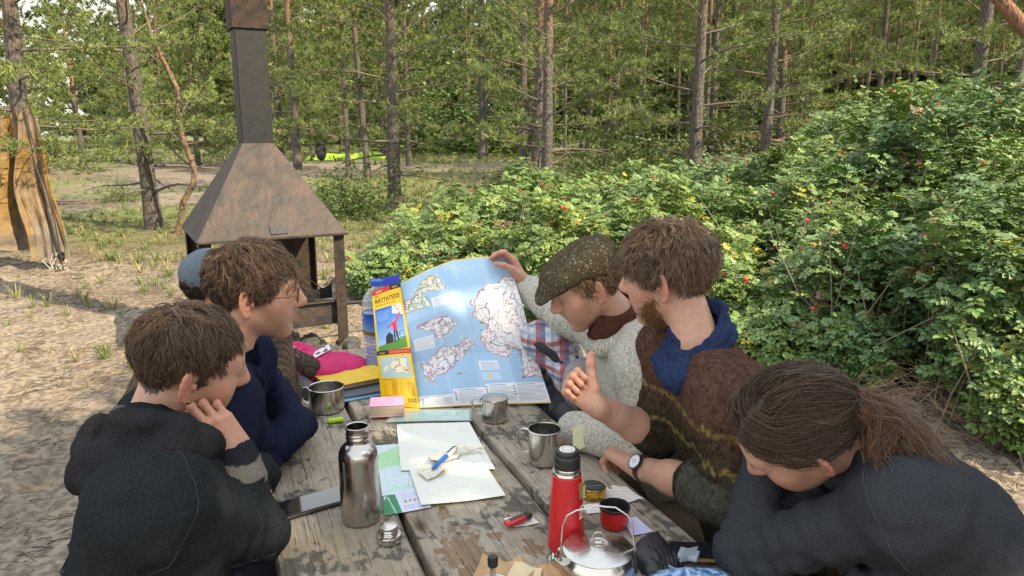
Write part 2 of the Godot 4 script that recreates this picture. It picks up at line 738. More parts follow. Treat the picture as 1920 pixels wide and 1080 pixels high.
func build_litter() -> void:
	# dry needles, bark crumbs and twigs on the sand
	var mb := MB.new()
	for i in 11:
		var p := Vector3(rng.randf_range(-0.18, 0.18), 0.003, rng.randf_range(-0.18, 0.18))
		var d := Vector3(rng.randfn(), 0.1 * rng.randfn(), rng.randfn()).normalized() * rng.randf_range(0.012, 0.04)
		mb.tube(PackedVector3Array([p - d, p + Vector3(0, 0.004, 0), p + d]), rng.randf_range(0.0012, 0.0026), 4)
	var m := vmat(0.9)
	var where: Array[Transform3D] = []
	var tint := PackedColorArray()
	for i in 3600:
		var p := Vector2(rng.randf_range(-8.0, 0.3), rng.randf_range(-13.0, -0.3))
		if i % 5 == 0:
			p = Vector2(rng.randf_range(1.0, 3.4), rng.randf_range(-5.0, -1.0))
		where.append(Transform3D(Basis(Vector3.UP, rng.randf() * TAU).scaled(Vector3.ONE * rng.randf_range(0.5, 1.5)), Vector3(p.x, terrain(p.x, p.y) + 0.004, p.y)))
		var s := rng.randf_range(0.3, 1.2)
		tint.append(Color(0.19 * s, 0.14 * s, 0.095 * s))
	var o := scatter("twig_litter", mb.mesh(m, true), where, tint)
	tag(o, "dry twigs and needles scattered over the sandy ground", "litter")
	# grass
	mb = MB.new()
	for i in 26:
		var a := rng.randf() * TAU
		var l := rng.randf_range(0.08, 0.24)
		var out := Vector3(cos(a), 0, sin(a))
		var side := out.cross(Vector3.UP) * 0.0035
		var b := out * rng.randf_range(0.0, 0.05)
		var mid := b + out * l * 0.25 + Vector3.UP * l * 0.6
		var tip := b + out * l * rng.randf_range(0.4, 0.8) + Vector3.UP * l * 0.85
		var i0 := mb.vert(b - side)
		var i1 := mb.vert(b + side)
		var i2 := mb.vert(mid + side)
		var i3 := mb.vert(mid - side)
		mb.quad(i0, i1, i2, i3)
		mb.tri(i3, i2, mb.vert(tip))
	m = vmat(0.7)
	m.backlight_enabled = true
	m.backlight = Color(0.25, 0.3, 0.08)
	where = []
	tint = PackedColorArray()
	while where.size() < 5200:
		var p := Vector2(rng.randf_range(-20.0, 6.0), rng.randf_range(-34.0, -5.5))
		if where.size() % 26 == 0:
			p = Vector2(rng.randf_range(-5.0, 3.2), rng.randf_range(-9.0, -4.0))
		var g := sm(-0.12, 0.25, nz.get_noise_2d(p.x * 7.0 + 40.0, p.y * 16.0)) * sm(8.5, 11.0, -p.y) + 0.006 + sm(22.0, 30.0, -p.y) * 0.3
		if thicket(p.x, p.y) > 0.3 or rng.randf() > g:
			continue
		where.append(Transform3D(Basis(Vector3.UP, rng.randf() * TAU).scaled(Vector3.ONE * rng.randf_range(0.35, 0.9)), Vector3(p.x, terrain(p.x, p.y), p.y)))
		var k := Color(0.12, 0.17, 0.045).lerp(Color(0.36, 0.31, 0.16), rng.randf() ** 2)
		tint.append(k)
	o = scatter("grass", mb.mesh(m, true), where, tint)
	tag(o, "tufts of green and straw coloured dune grass in the clearing", "grass")


# ---------------------------------------------------------------- pines
func tuft(mb: MB, p: Vector3, d: Vector3, n: int, l: float, w: float) -> void:
	var k := rng.randf_range(0.7, 1.35)
	var y := rng.randf()
	mb.col = Color(0.105 * k, 0.150 * k, 0.050 * k).lerp(Color(0.25 * k, 0.29 * k, 0.075 * k), y * y)
	for i in n:
		var q := (d * 0.75 + Vector3(rng.randfn(), rng.randfn() + 0.25, rng.randfn()) * 0.62).normalized() * l * rng.randf_range(0.7, 1.2)
		var s := q.cross(Vector3(rng.randfn(), rng.randfn(), rng.randfn())).normalized() * w * 0.5
		var o := p + d * l * rng.randf_range(-0.5, 0.4)
		var i0 := mb.vert(o - s)
		mb.tri(i0, mb.vert(o + s), mb.vert(o + q))


func branch(wood: MB, crown: MB, p: Vector3, d: Vector3, l: float, r: float, lift: float, leaf: float, w: float, n: int) -> void:
	var pts := PackedVector3Array([p])
	var rad := PackedFloat32Array([r])
	var q := p
	var e := d
	var segs := 6
	for i in segs:
		e = (e + Vector3(rng.randfn() * 0.16, rng.randfn() * 0.10 + lift, rng.randfn() * 0.16)).normalized()
		q += e * l / segs
		pts.append(q)
		rad.append(r * (1.0 - 0.8 * float(i + 1) / segs))
	wood.tube(pts, rad, 5, false)
	if leaf <= 0.0:
		return
	var twigs := int(l * 6.5)
	for i in twigs:
		var t := lerpf(0.22, 1.0, (i + rng.randf()) / twigs)
		var at := t * segs
		var k := mini(int(at), segs - 1)
		var s := pts[k].lerp(pts[k + 1], at - k)
		var out := (pts[k + 1] - pts[k]).normalized()
		var dir := (out * 0.7 + out.cross(Vector3.UP).normalized() * (1.0 if i % 2 == 0 else -1.0) * rng.randf_range(0.5, 1.1) + Vector3(0, rng.randf_range(-0.15, 0.45), 0)).normalized()
		var tl := rng.randf_range(0.25, 0.5) * (1.25 - 0.5 * t) * (0.6 + 0.2 * l)
		wood.tube(PackedVector3Array([s, s + dir * tl * 0.6, s + dir * tl + Vector3(0, 0.04, 0)]), PackedFloat32Array([r * 0.22, r * 0.16, 0.003]), 3, false)
		for j in n:
			var f := lerpf(0.35, 1.05, (j + rng.randf()) / n)
			tuft(crown, s + dir * tl * f + Vector3(rng.randfn(), rng.randfn(), rng.randfn()) * 0.04, (dir + Vector3(0, 0.3, 0)).normalized(), 13, leaf, w)


# returns [trunk, limbs, crown]
func pine(h: float, r: float, bare: float, count: int, reach: float, bend: float, leaf := 0.085, w := 0.011, n := 4, dead := 5, sd := 1) -> Array:
	rng.seed = sd
	var trunk := MB.new()
	var wood := MB.new()
	var crown := MB.new()
	var pts := PackedVector3Array()
	var rad := PackedFloat32Array()
	var x := Vector3.ZERO
	var lean := Vector3(rng.randfn(), 0, rng.randfn()) * bend
	var segs := 16
	for i in segs + 1:
		var t := float(i) / segs
		pts.append(Vector3(0, h * t - 0.15, 0) + lean * h * t + Vector3(sin(t * 7.0 + sd), 0, cos(t * 5.0 + sd * 2)) * bend * h * 0.12 * t)
		rad.append(r * (1.0 - 0.75 * t) * (1.35 if i == 0 else 1.0))
	var first := trunk.v.size()
	trunk.tube(pts, rad, 10, false)
	for i in trunk.v.size() - first:
		var t := trunk.v[i].y / h
		var k := sm(0.32, 0.6, t + 0.05 * sin(i * 1.7))
		trunk.c[i] = Color(0.125, 0.108, 0.095).lerp(Color(0.27, 0.14, 0.075), k)
		trunk.v[i] += Vector3(rng.randfn(), 0, rng.randfn()) * r * 0.05
	for i in count + dead:
		var t := lerpf(bare, 0.97, pow(float(i - dead) / count, 0.9)) if i >= dead else rng.randf_range(bare * 0.35, bare + 0.05)
		var at := t * segs
		var k := clampi(int(at), 0, segs - 1)
		var p := pts[k].lerp(pts[k + 1], at - k)
		var a := i * 2.4 + rng.randf() * 0.9
		var len := reach * (1.0 - 0.72 * (t - bare) / (1.0 - bare)) * rng.randf_range(0.65, 1.1) if i >= dead else reach * rng.randf_range(0.25, 0.6)
		var up := lerpf(-0.12, 0.7, t) + rng.randf_range(-0.15, 0.25)
		wood.col = Color(0.13, 0.105, 0.088)
		branch(wood, crown, p, Vector3(cos(a), up, sin(a)).normalized(), len, rad[k] * rng.randf_range(0.09, 0.19) + 0.005, 0.03 if i >= dead else -0.01, leaf if i >= dead else 0.0, w, n)
	return [trunk.mesh(M.bark, true), wood.mesh(M.twig, true), crown.mesh(M.needles, true)]


func plant_tree(kind: Array, at: Vector3, turn: float, scale: float, label: String, group := "", lean := Vector3.ZERO) -> Node3D:
	var t := thing("pine_tree", label, "tree", at, 0.0, group)
	t.basis = (Basis(Quaternion(Vector3.UP, (Vector3.UP + lean).normalized())) * Basis(Vector3.UP, turn)).scaled_local(Vector3.ONE * scale)
	put("trunk", kind[0], t)
	put("limbs", kind[1], t).set_meta("kind", "stuff")
	put("crown", kind[2], t).set_meta("kind", "stuff")
	return t


func build_forest() -> void:
	var bark := noise_image(11, 0.03, 256, 4, FastNoiseLite.TYPE_CELLULAR)
	M.bark = vmat(0.95)
	textured(M.bark, gray_tex(bark, 0.2, 1.9), bump(bark, 12.0), 2.2, 1.0)
	M.bark.uv1_scale = Vector3(5.0, 1.6, 5.0)
	M.twig = vmat(0.9)
	M.needles = vmat(0.6)
	M.needles.backlight_enabled = true
	M.needles.backlight = lin(0.26, 0.32, 0.08)
	var near_a := pine(9.0, 0.135, 0.13, 40, 2.9, 0.02, 0.095, 0.013, 6, 6, 21)
	var near_b := pine(10.0, 0.13, 0.20, 34, 2.7, 0.012, 0.095, 0.013, 6, 9, 22)
	var tall := pine(13.0, 0.125, 0.22, 48, 2.6, 0.012, 0.12, 0.022, 6, 9, 23)
	var slim := pine(11.0, 0.095, 0.26, 38, 2.2, 0.02, 0.12, 0.022, 6, 7, 24)
	var bushy := pine(5.5, 0.11, 0.05, 48, 2.4, 0.02, 0.11, 0.020, 7, 0, 25)
	var spreading := pine(9.5, 0.13, 0.2, 52, 3.0, 0.02, 0.12, 0.022, 7, 4, 28)
	var forest_a := pine(13.0, 0.12, 0.40, 44, 2.5, 0.010, 0.12, 0.022, 6, 10, 26)
	var forest_b := pine(12.0, 0.085, 0.46, 34, 2.1, 0.018, 0.12, 0.022, 6, 9, 27)
	rng.seed = 5
	# trees one can tell apart: kind, x, z, turn, scale, lean, label
	var list := [
		[near_a, -5.6, -11.56, 0.4, 0.95, Vector3(-0.03, 0, 0), "grey barked pine in the clearing left of the iron fireplace"],
		[near_a, -2.24, -14.17, 2.1, 0.98, Vector3(0.0, 0, 0), "pine with low spreading branches just right of the fireplace chimney"],
		[near_b, 0.50, -10.9, 1.0, 0.72, Vector3(-0.005, 0, 0), "straight pine rising from the roses behind the tweed cap"],
		[near_b, 0.42, -13.5, 3.4, 0.85, Vector3(0.02, 0, 0), "greenish pine trunk close behind the straight pine in the roses"],
		[tall, 0.25, -18.0, 5.0, 0.8, Vector3.ZERO, "slender orange barked pine behind the paired trunks in the middle"],
		[near_b, 2.80, -11.5, 5.2, 0.80, Vector3(0.01, 0, 0), "pine standing in the roses behind the bearded man's head"],
		[slim, -4.13, -19.0, 0.7, 0.75, Vector3.ZERO, "thin grey pine right of the chimney, before the green tent"],
		[tall, -3.66, -19.0, 2.9, 0.70, Vector3(-0.04, 0, 0), "leaning orange topped pine right of the green tent"],
		[slim, -3.1, -22.5, 4.0, 0.85, Vector3(-0.02, 0, 0), "slim sunlit pine behind the low branched pine"],
		[tall, -1.0, -26.0, 1.5, 1.25, Vector3.ZERO, "dark thick pine trunk at the end of the sandy path"],
		[near_b, -6.1, -21.4, 4.4, 0.9, Vector3.ZERO, "pine behind the sloping hood, left of the green tent"],
		[slim, -8.0, -26.0, 0.2, 1.0, Vector3.ZERO, "slim pine between the chimney and the green tent, far back"],
		[bushy, -12.2, -21.4, 0.0, 0.86, Vector3.ZERO, "bushy low pine on the far side of the grassy clearing"],
		[bushy, -12.9, -19.0, 2.0, 0.84, Vector3.ZERO, "bushy pine behind the hanging tarpaulin"],
		[bushy, -9.6, -23.0, 4.0, 0.8, Vector3.ZERO, "dense young pine in the clearing behind the leaning pine"],
		[near_a, -6.35, -9.7, 3.7, 0.9, Vector3(0.05, 0, 0.02), "leaning pine that the tarpaulin hangs from"],
		[near_b, 5.1, -15.2, 2.4, 0.9, Vector3.ZERO, "dark pine with low dead branches behind the top of the roses"],
		[near_a, 7.5, -12.4, 2.4, 0.9, Vector3.ZERO, "pine with drooping needles over the highest roses"],
		[bushy, -4.8, -28.0, 1.0, 1.1, Vector3.ZERO, "young pine beyond the green tent"],
		[bushy, 2.2, -17.6, 3.0, 0.75, Vector3.ZERO, "young pine at the back edge of the roses"],
		[bushy, 6.4, -18.0, 5.0, 1.0, Vector3.ZERO, "young pine in the shade at the forest edge on the right"],
	]
	for t in list:
		plant_tree(t[0], Vector3(t[1], terrain(t[1], t[2]), t[2]), t[3], t[4], t[6], "", t[5])
	# trees on the right, whose shade falls on the table
	for p in [[6.3, 2.0, 1.0, spreading, 0.95], [4.7, 1.1, 2.0, spreading, 0.72], [7.6, 3.4, 4.0, near_a, 1.0], [4.6, 3.2, 1.4, spreading, 0.85]]:
		plant_tree(p[3], Vector3(p[0], terrain(p[0], p[1]), p[1]), p[2], p[4], "pine beside the campsite, to the right of the roses", "pines beside the campsite")
	# the forest behind
	var spots := []
	for i in 4000:
		if spots.size() >= 190:
			break
		var p := Vector2(rng.randf_range(-42.0, 40.0), rng.randf_range(-58.0, -17.0))
		var c := absf(p.x) / -p.y
		if c > 0.85 or (p.x < 1.5 and p.y > -27.0) or (p.x < -10.0 and p.y > -30.0) or (p.x < -0.52 * -p.y) or (p.x < -0.31 * -p.y and rng.randf() < 0.5):
			continue
		if absf(p.x + 3.5) < 4.0 and p.y > -36.0:
			continue
		var ok := true
		for q in spots:
			if q.distance_to(p) < (1.5 if p.x > 1.5 else 2.1):
				ok = false
				break
		if ok:
			spots.append(p)
	for p in spots:
		var right: bool = p.x > 1.0
		var kind: Array = [forest_a, forest_b, forest_b, forest_a, tall][rng.randi() % 5] if right else [tall, bushy, bushy, slim, near_a][rng.randi() % 5]
		plant_tree(kind, Vector3(p.x, terrain(p.x, p.y), p.y), rng.randf() * TAU, rng.randf_range(0.62, 0.82) if kind != bushy else rng.randf_range(0.8, 1.1), "tall pine trunk in the dark forest behind the roses" if right else "pine in the sunny forest beyond the clearing", "pines of the dark forest on the right" if right else "pines of the sunny forest on the left", Vector3(rng.randfn(), 0, rng.randfn()) * 0.015)
	# leafy undergrowth at the forest edge
	var leafy := MB.new()
	for i in 900:
		var p := Vector3(rng.randfn(), absf(rng.randfn()) * 0.9, rng.randfn()) * 0.62
		var k := rng.randf_range(0.7, 1.4)
		leafy.col = Color(0.10 * k, 0.16 * k, 0.03 * k)
		for j in 3:
			var d := Vector3(rng.randfn(), rng.randfn() * 0.5, rng.randfn()).normalized() * 0.07
			var s := d.cross(Vector3(rng.randfn(), 1.5, rng.randfn())).normalized() * 0.028
			leafy.quad(leafy.vert(p), leafy.vert(p + d * 0.5 + s), leafy.vert(p + d), leafy.vert(p + d * 0.5 - s))
	var leaf_mesh := leafy.mesh(M.needles, true)
	var stems := MB.new()
	stems.col = Color(0.14, 0.11, 0.08)
	for i in 14:
		var d := Vector3(rng.randfn() * 0.5, 1.2, rng.randfn() * 0.5)
		stems.tube(PackedVector3Array([Vector3(d.x * 0.1, -0.1, d.z * 0.1), d * 0.5, d * 0.9]), PackedFloat32Array([0.012, 0.008, 0.003]), 4, false)
	var stem_mesh := stems.mesh(M.twig, true)
	for p in [[-2.9, -13.2, 0.8, "small leafy bush at the foot of the low branched pine"], [-2.2, -33.0, 3.2, "bright green leafy bush at the end of the path"], [-0.2, -30.0, 2.2, "leafy bush right of the path's end, by the dark trunk"], [-4.4, -33.5, 2.8, "leafy bush left of the path's end"], [1.8, -15.5, 1.0, "leafy bush behind the paired trunks"], [3.4, -19.0, 1.4, "leafy bush in the shade behind the roses"], [-7.9, -15.0, 0.4, "low bush in the grass beside the clearing"], [6.8, -20.5, 1.6, "leafy bush at the forest edge on the right"]]:
		var b := thing("leafy_bush", p[3], "bush", Vector3(p[0], terrain(p[0], p[1]), p[1]), rng.randf() * TAU)
		b.scale = Vector3.ONE * p[2]
		put("foliage", leaf_mesh, b)
		put("stems", stem_mesh, b)
	# the far wood that closes the view
	var where: Array[Transform3D] = []
	var tint := PackedColorArray()
	for i in 420:
		var a := lerpf(-1.05, 1.05, (i + rng.randf()) / 420.0)
		var d := rng.randf_range(52.0, 76.0)
		if (a < -0.50 and rng.randf() < 0.7) or (a < 0.0 and rng.randf() < 0.45):
			continue
		var p := Vector3(sin(a) * d, 0, -cos(a) * d)
		where.append(Transform3D(Basis(Vector3.UP, rng.randf() * TAU).scaled(Vector3.ONE * rng.randf_range(1.6, 2.8)), p + Vector3(0, 0.3, 0)))
		var k := rng.randf_range(0.6, 1.0)
		tint.append(Color(k, k, k))
	tag(scatter("far_wood", bushy[2], where, tint), "far off pine wood closing the view", "forest")
	# the twisted little pine, a thing of its own shape
	var tw := thing("twisted_pine", "thin twisted pine stem curving up between the leaning pine and the fireplace", "tree", Vector3(-5.0, 0.0, -11.04))
	var mb := MB.new()
	var pts := PackedVector3Array([Vector3(-0.05, -0.05, 0), Vector3(0.06, 0.22, 0), Vector3(0.12, 0.5, 0.02), Vector3(0.30, 0.78, 0), Vector3(0.33, 1.0, 0), Vector3(0.22, 1.35, 0), Vector3(0.16, 1.7, 0.03), Vector3(0.2, 2.1, 0), Vector3(0.05, 2.5, 0.05), Vector3(-0.12, 2.9, 0), Vector3(-0.2, 3.5, 0.1)])
	mb.col = Color(0.22, 0.15, 0.10)
	mb.tube(pts, PackedFloat32Array([0.055, 0.048, 0.045, 0.045, 0.045, 0.04, 0.038, 0.035, 0.03, 0.025, 0.01]), 8, false)
	obj("trunk", mb, M.bark, tw, true)
	var wood := MB.new()
	var crown := MB.new()
	wood.col = Color(0.13, 0.105, 0.088)
	for i in 9:
		var k := 4 + i % 7
		branch(wood, crown, pts[k], Vector3(cos(i * 2.3), 0.3, sin(i * 2.3)), rng.randf_range(0.6, 1.2), 0.014, 0.03, 0.085, 0.011, 4)
	obj("limbs", wood, M.twig, tw, true)
	obj("crown", crown, M.needles, tw, true)
	# leaning dead trunk and rail at the right edge
	mb = MB.new()
	mb.col = Color(0.26, 0.13, 0.085)
	pts = PackedVector3Array([Vector3(7.2, 1.2, -8.4), Vector3(6.3, 2.2, -8.6), Vector3(5.7, 2.75, -8.8), Vector3(5.2, 3.4, -9.0)])
	mb.tube(pts, PackedFloat32Array([0.11, 0.1, 0.085, 0.06]), 9)
	tag(obj("leaning_trunk", mb, M.bark, self, true), "reddish leaning trunk at the top right above the roses", "trunk")
	mb = MB.new()
	mb.col = Color(0.17, 0.12, 0.09)
	mb.tube(PackedVector3Array([Vector3(5.5, 2.02, -8.5), Vector3(6.4, 2.0, -8.4), Vector3(8.0, 1.95, -8.0)]), 0.05, 8)
	tag(obj("horizontal_log", mb, M.bark, self, true), "dark horizontal log at the right edge above the roses", "log")


# ---------------------------------------------------------------- the rose thicket
func leaflet(mb: MB, p: Vector3, d: Vector3, up: Vector3, l: float) -> void:
	var s := d.cross(up).normalized()
	var w := l * 0.36
	var m1 := p + d * l * 0.35
	var m2 := p + d * l * 0.72
	var fold := up * l * 0.10
	var i0 := mb.vert(p)
	var i1 := mb.vert(m1 - up * l * 0.02)
	var i2 := mb.vert(m2 - up * l * 0.03)
	var i3 := mb.vert(p + d * l - up * l * 0.10)
	for sg in [1.0, -1.0]:
		var a := mb.vert(m1 + s * w * sg + fold)
		var b := mb.vert(m2 + s * w * 0.8 * sg + fold * 0.6)
		if sg > 0:
			mb.tri(i0, i1, a)
			mb.quad(a, i1, i2, b)
			mb.tri(b, i2, i3)
		else:
			mb.tri(i0, a, i1)
			mb.quad(i1, a, b, i2)
			mb.tri(b, i3, i2)


func rose_leaf(mb: MB, p: Vector3, d: Vector3, l: float) -> void:
	var up := (Vector3.UP - d * d.y).normalized()
	var s := d.cross(up).normalized()
	var k := rng.randf_range(0.75, 1.3)
	mb.col = Color(0.9 * k, 1.0 * k, 0.9 * k)
	for i in 3:
		var q := p + d * l * (0.25 + 0.22 * i) - up * l * 0.05 * i * i
		for sg in [1.0, -1.0]:
			leaflet(mb, q, (s * sg + d * 0.35 - up * rng.randf_range(-0.05, 0.3)).normalized(), up, l * rng.randf_range(0.30, 0.38))
	leaflet(mb, p + d * l * 0.75 - up * l * 0.22, (d - up * 0.25).normalized(), up, l * 0.38)


func build_roses() -> void:
	rng.seed = 77
	var th := thing("rose_thicket", "large green thicket of wild roses with red hips behind the people on the right", "bush")
	var lm := vmat(0.52)
	lm.metallic_specular = 0.55
	lm.backlight_enabled = true
	lm.backlight = lin(0.12, 0.18, 0.03)
	var sprays: Array[Mesh] = []
	for i in 4:
		var mb := MB.new()
		for j in 6:
			var a := j * 2.4 + rng.randf()
			rose_leaf(mb, Vector3(0, 0.03 * j - 0.08, 0), Vector3(cos(a), rng.randf_range(0.0, 0.6), sin(a)).normalized(), rng.randf_range(0.09, 0.14))
		sprays.append(mb.mesh(lm, true))
	var stem := MB.new()
	stem.col = Color(0.13, 0.10, 0.07)
	var where := [[], [], [], []]
	var tints := [PackedColorArray(), PackedColorArray(), PackedColorArray(), PackedColorArray()]
	var hips := []
	var tries := 0
	var made := 0
	while made < 15500 and tries < 120000:
		tries += 1
		var z := -2.2 - 10.6 * pow(rng.randf(), 1.25)
		var x := rng.randf_range(-1.6, 0.78 * -z + 0.6)
		var e := thicket(x, z)
		if e <= 0.02:
			continue
		var lump := 0.85 + 0.5 * nz.get_noise_2d(x * 50.0, z * 50.0) + 0.28 * nz2.get_noise_2d(x * 120.0, z * 120.0)
		var full := (0.95 + 0.2 * sm(3.0, 5.0, x)) * lump * (0.34 + 0.66 * sm(0.0, 1.0, e))
		var low := e < 0.8 or nz2.get_noise_2d(x * 70.0 + 9.0, z * 70.0) > 0.1
		var u := pow(rng.randf(), 2.2 if not low else 1.1)
		var y := full * (1.0 - 0.8 * u)
		var p := Vector3(x, terrain(x, z) + y, z)
		var out := Vector3(rng.randfn() * 0.35, 1.0, rng.randfn() * 0.35 + (0.5 if e < 0.8 else 0.12))
		var b := Basis(Quaternion(Vector3.UP, out.normalized())) * Basis(Vector3.UP, rng.randf() * TAU)
		var k := made % 4
		where[k].append(Transform3D(b.scaled_local(Vector3.ONE * rng.randf_range(0.60, 1.08)), p))
		var shade := rng.randf_range(0.75, 1.25)
		var hue := clampf(0.5 + 0.9 * nz.get_noise_2d(x * 35.0, z * 35.0 + 90.0) + 0.25 * rng.randfn(), 0.0, 1.0)
		var col := Color(0.100, 0.175, 0.062).lerp(Color(0.185, 0.25, 0.05), hue)
		if rng.randf() < 0.022:
			col = Color(0.38, 0.30, 0.03)
		elif rng.randf() < 0.02:
			col = Color(0.17, 0.10, 0.04)
		tints[k].append(col * shade)
		if made % 6 == 0:
			var base := Vector3(x + rng.randfn() * 0.12, terrain(x, z) - 0.02, z + rng.randfn() * 0.12)
			stem.tube(PackedVector3Array([base, base.lerp(p, 0.5) + Vector3(rng.randfn(), 0, rng.randfn()) * 0.05, p]), PackedFloat32Array([0.007, 0.006, 0.003]), 4, false)
		if u < 0.1 and rng.randf() < 0.035:
			hips.append(p + out.normalized() * 0.06)
		made += 1
	for k in 4:
		var list: Array[Transform3D] = []
		list.assign(where[k])
		scatter("foliage", sprays[k], list, tints[k], th)
	# dead grey canes inside
	for i in 500:
		var z := rng.randf_range(-11.0, -2.6)
		var x := rng.randf_range(-1.0, 0.75 * -z)
		if thicket(x, z) < 0.6:
			continue
		stem.col = Color(0.22, 0.19, 0.15) * rng.randf_range(0.5, 1.2)
		var p := Vector3(x, terrain(x, z), z)
		var d := Vector3(rng.randfn() * 0.3, rng.randf_range(0.5, 1.0), rng.randfn() * 0.3)
		stem.tube(PackedVector3Array([p, p + d * 0.5 + Vector3(rng.randfn(), 0, rng.randfn()) * 0.08, p + d]), PackedFloat32Array([0.006, 0.005, 0.002]), 4, false)
	var so := obj("stems", stem, M.twig, th, true)
	so.set_meta("kind", "stuff")
	var hm := mat(lin(0.55, 0.035, 0.015), 0.3)
	var mb := MB.new()
	mb.ball(Transform3D(), Vector3(0.013, 0.0115, 0.013), 10, 7)
	for i in 5:
		var a := TAU * i / 5.0
		var d := Vector3(cos(a), 0.0, sin(a))
		mb.tube(PackedVector3Array([Vector3(0, 0.010, 0) + d * 0.003, Vector3(0, 0.018, 0) + d * 0.007, Vector3(0, 0.024, 0) + d * 0.014]), PackedFloat32Array([0.002, 0.0016, 0.0004]), 4, false)
	var hip := mb.mesh(hm)
	for i in mini(hips.size(), 190):
		var o := put("rose_hip", hip, th)
		o.position = hips[i]
		o.basis = Basis(Vector3.RIGHT, rng.randf_range(1.5, 3.6)).scaled(Vector3.ONE * rng.randf_range(0.9, 1.35))
	var fm := mat(lin(0.55, 0.07, 0.26), 0.6)
	mb = MB.new()
	for i in 5:
		var a := TAU * i / 5.0
		var d := Vector3(cos(a), 0.45, sin(a)).normalized()
		leaflet(mb, Vector3.ZERO, d, Vector3.UP, 0.042)
		leaflet(mb, d * 0.004, (d + Vector3(-d.z, 0, d.x) * 0.5).normalized(), Vector3.UP, 0.042)
	var flower := mb.mesh(fm)
	for i in 5:
		var o := put("rose_flower", flower, th)
		o.position = hips[(i * 37 + 11) % hips.size()] + Vector3(0.07, 0.03, 0.05)


# ---------------------------------------------------------------- print: drawing on pictures
func draw_line(im: Image, a: Vector2, b: Vector2, w: float, c: Color) -> void:
	var n := maxi(1, int(a.distance_to(b) * 1.3))
	var sz := im.get_size()
	var s := maxi(1, int(round(w)))
	for i in n + 1:
		var p := a.lerp(b, float(i) / n)
		im.fill_rect(Rect2i(int(p.x) - s / 2, int(p.y) - s / 2, s, s).intersection(Rect2i(Vector2i.ZERO, sz)), c)


func wiggle(a: Vector2, b: Vector2, amp: float) -> PackedVector2Array:
	var pts := PackedVector2Array([a, b])
	for k in 4:
		var q := PackedVector2Array()
		for i in pts.size() - 1:
			var d := pts[i + 1] - pts[i]
			q.append(pts[i])
			q.append(pts[i] + d * 0.5 + d.orthogonal() * rng.randf_range(-amp, amp))
		q.append(pts[pts.size() - 1])
		pts = q
	return pts


func draw_path(im: Image, pts: PackedVector2Array, w: float, c: Color) -> void:
	for i in pts.size() - 1:
		draw_line(im, pts[i], pts[i + 1], w, c)


func fill_poly(im: Image, pts: PackedVector2Array, c: Color) -> void:
	var lo := 99999.0
	var hi := -1.0
	for p in pts:
		lo = minf(lo, p.y)
		hi = maxf(hi, p.y)
	for y in range(maxi(0, int(lo)), mini(im.get_height(), int(hi) + 1)):
		var xs := []
		for i in pts.size():
			var a := pts[i]
			var b := pts[(i + 1) % pts.size()]
			if (a.y <= y) != (b.y <= y):
				xs.append(a.x + (b.x - a.x) * (y - a.y) / (b.y - a.y))
		xs.sort()
		for i in range(0, xs.size() - 1, 2):
			var x0 := clampi(int(xs[i]), 0, im.get_width())
			var x1 := clampi(int(xs[i + 1]), 0, im.get_width())
			im.fill_rect(Rect2i(x0, y, x1 - x0, 1), c)


func draw_text(im: Image, text: String, at: Vector2, size: int, c: Color, angle := 0.0, face := "Droid Sans", weight := 400) -> void:
	var f := SystemFont.new()
	f.font_names = PackedStringArray([face])
	f.font_weight = weight
	var ts := TextServerManager.get_primary_interface()
	var rid: RID = f.get_rids()[0]
	var sz := Vector2i(size, 0)
	var pen := 0.0
	var bx := Vector2.from_angle(angle)
	var by := bx.orthogonal() * -1.0
	for ch in text:
		var g: int = ts.font_get_glyph_index(rid, size, ch.unicode_at(0), 0)
		ts.font_render_glyph(rid, sz, g)
		var r: Rect2 = ts.font_get_glyph_uv_rect(rid, sz, g)
		var off: Vector2 = ts.font_get_glyph_offset(rid, sz, g)
		if r.size.x > 0:
			var tex: Image = ts.font_get_texture_image(rid, sz, ts.font_get_glyph_texture_idx(rid, sz, g))
			for y in int(r.size.y):
				for x in int(r.size.x):
					var al := tex.get_pixel(int(r.position.x) + x, int(r.position.y) + y).a
					if al > 0.05:
						var q := at + bx * (pen + off.x + x) + by * (off.y + y)
						var px := Vector2i(q.round())
						if Rect2i(Vector2i.ZERO, im.get_size()).has_point(px):
							im.set_pixelv(px, im.get_pixelv(px).lerp(c, al))
		pen += (ts.font_get_glyph_advance(rid, size, g) as Vector2).x


func fine_print(im: Image, r: Rect2, rows: int, c: Color) -> void:     # lines of small type too small to read
	for i in rows:
		var y := r.position.y + r.size.y * (i + 0.5) / rows
		var x := r.position.x
		var stop := r.end.x - (rng.randf() * 0.4 * r.size.x if i % 4 == 3 else 0.0)
		while x < stop:
			var l := rng.randf_range(3.0, 11.0)
			draw_line(im, Vector2(x, y), Vector2(minf(x + l, stop), y), 1.5, c)
			x += l + 3.0


func scribble(im: Image, at: Vector2, dir: float, words: int, size: float, c: Color) -> void:   # handwriting
	var bx := Vector2.from_angle(dir)
	var by := Vector2(-bx.y, bx.x)
	var p := at
	for w in words:
		var n := rng.randi_range(3, 7)
		var last := p
		for i in n * 3:
			var q := p + bx * size * 0.28 + by * rng.randf_range(-0.5, 0.5) * size
			draw_line(im, last, q, 1.0, c)
			last = q
			p += bx * size * 0.28
		p += bx * size * 0.8


func tex_mat(im: Image, rough := 0.6) -> StandardMaterial3D:
	var m := mat(Color.WHITE, rough)
	m.albedo_texture = ImageTexture.create_from_image(im)
	return m


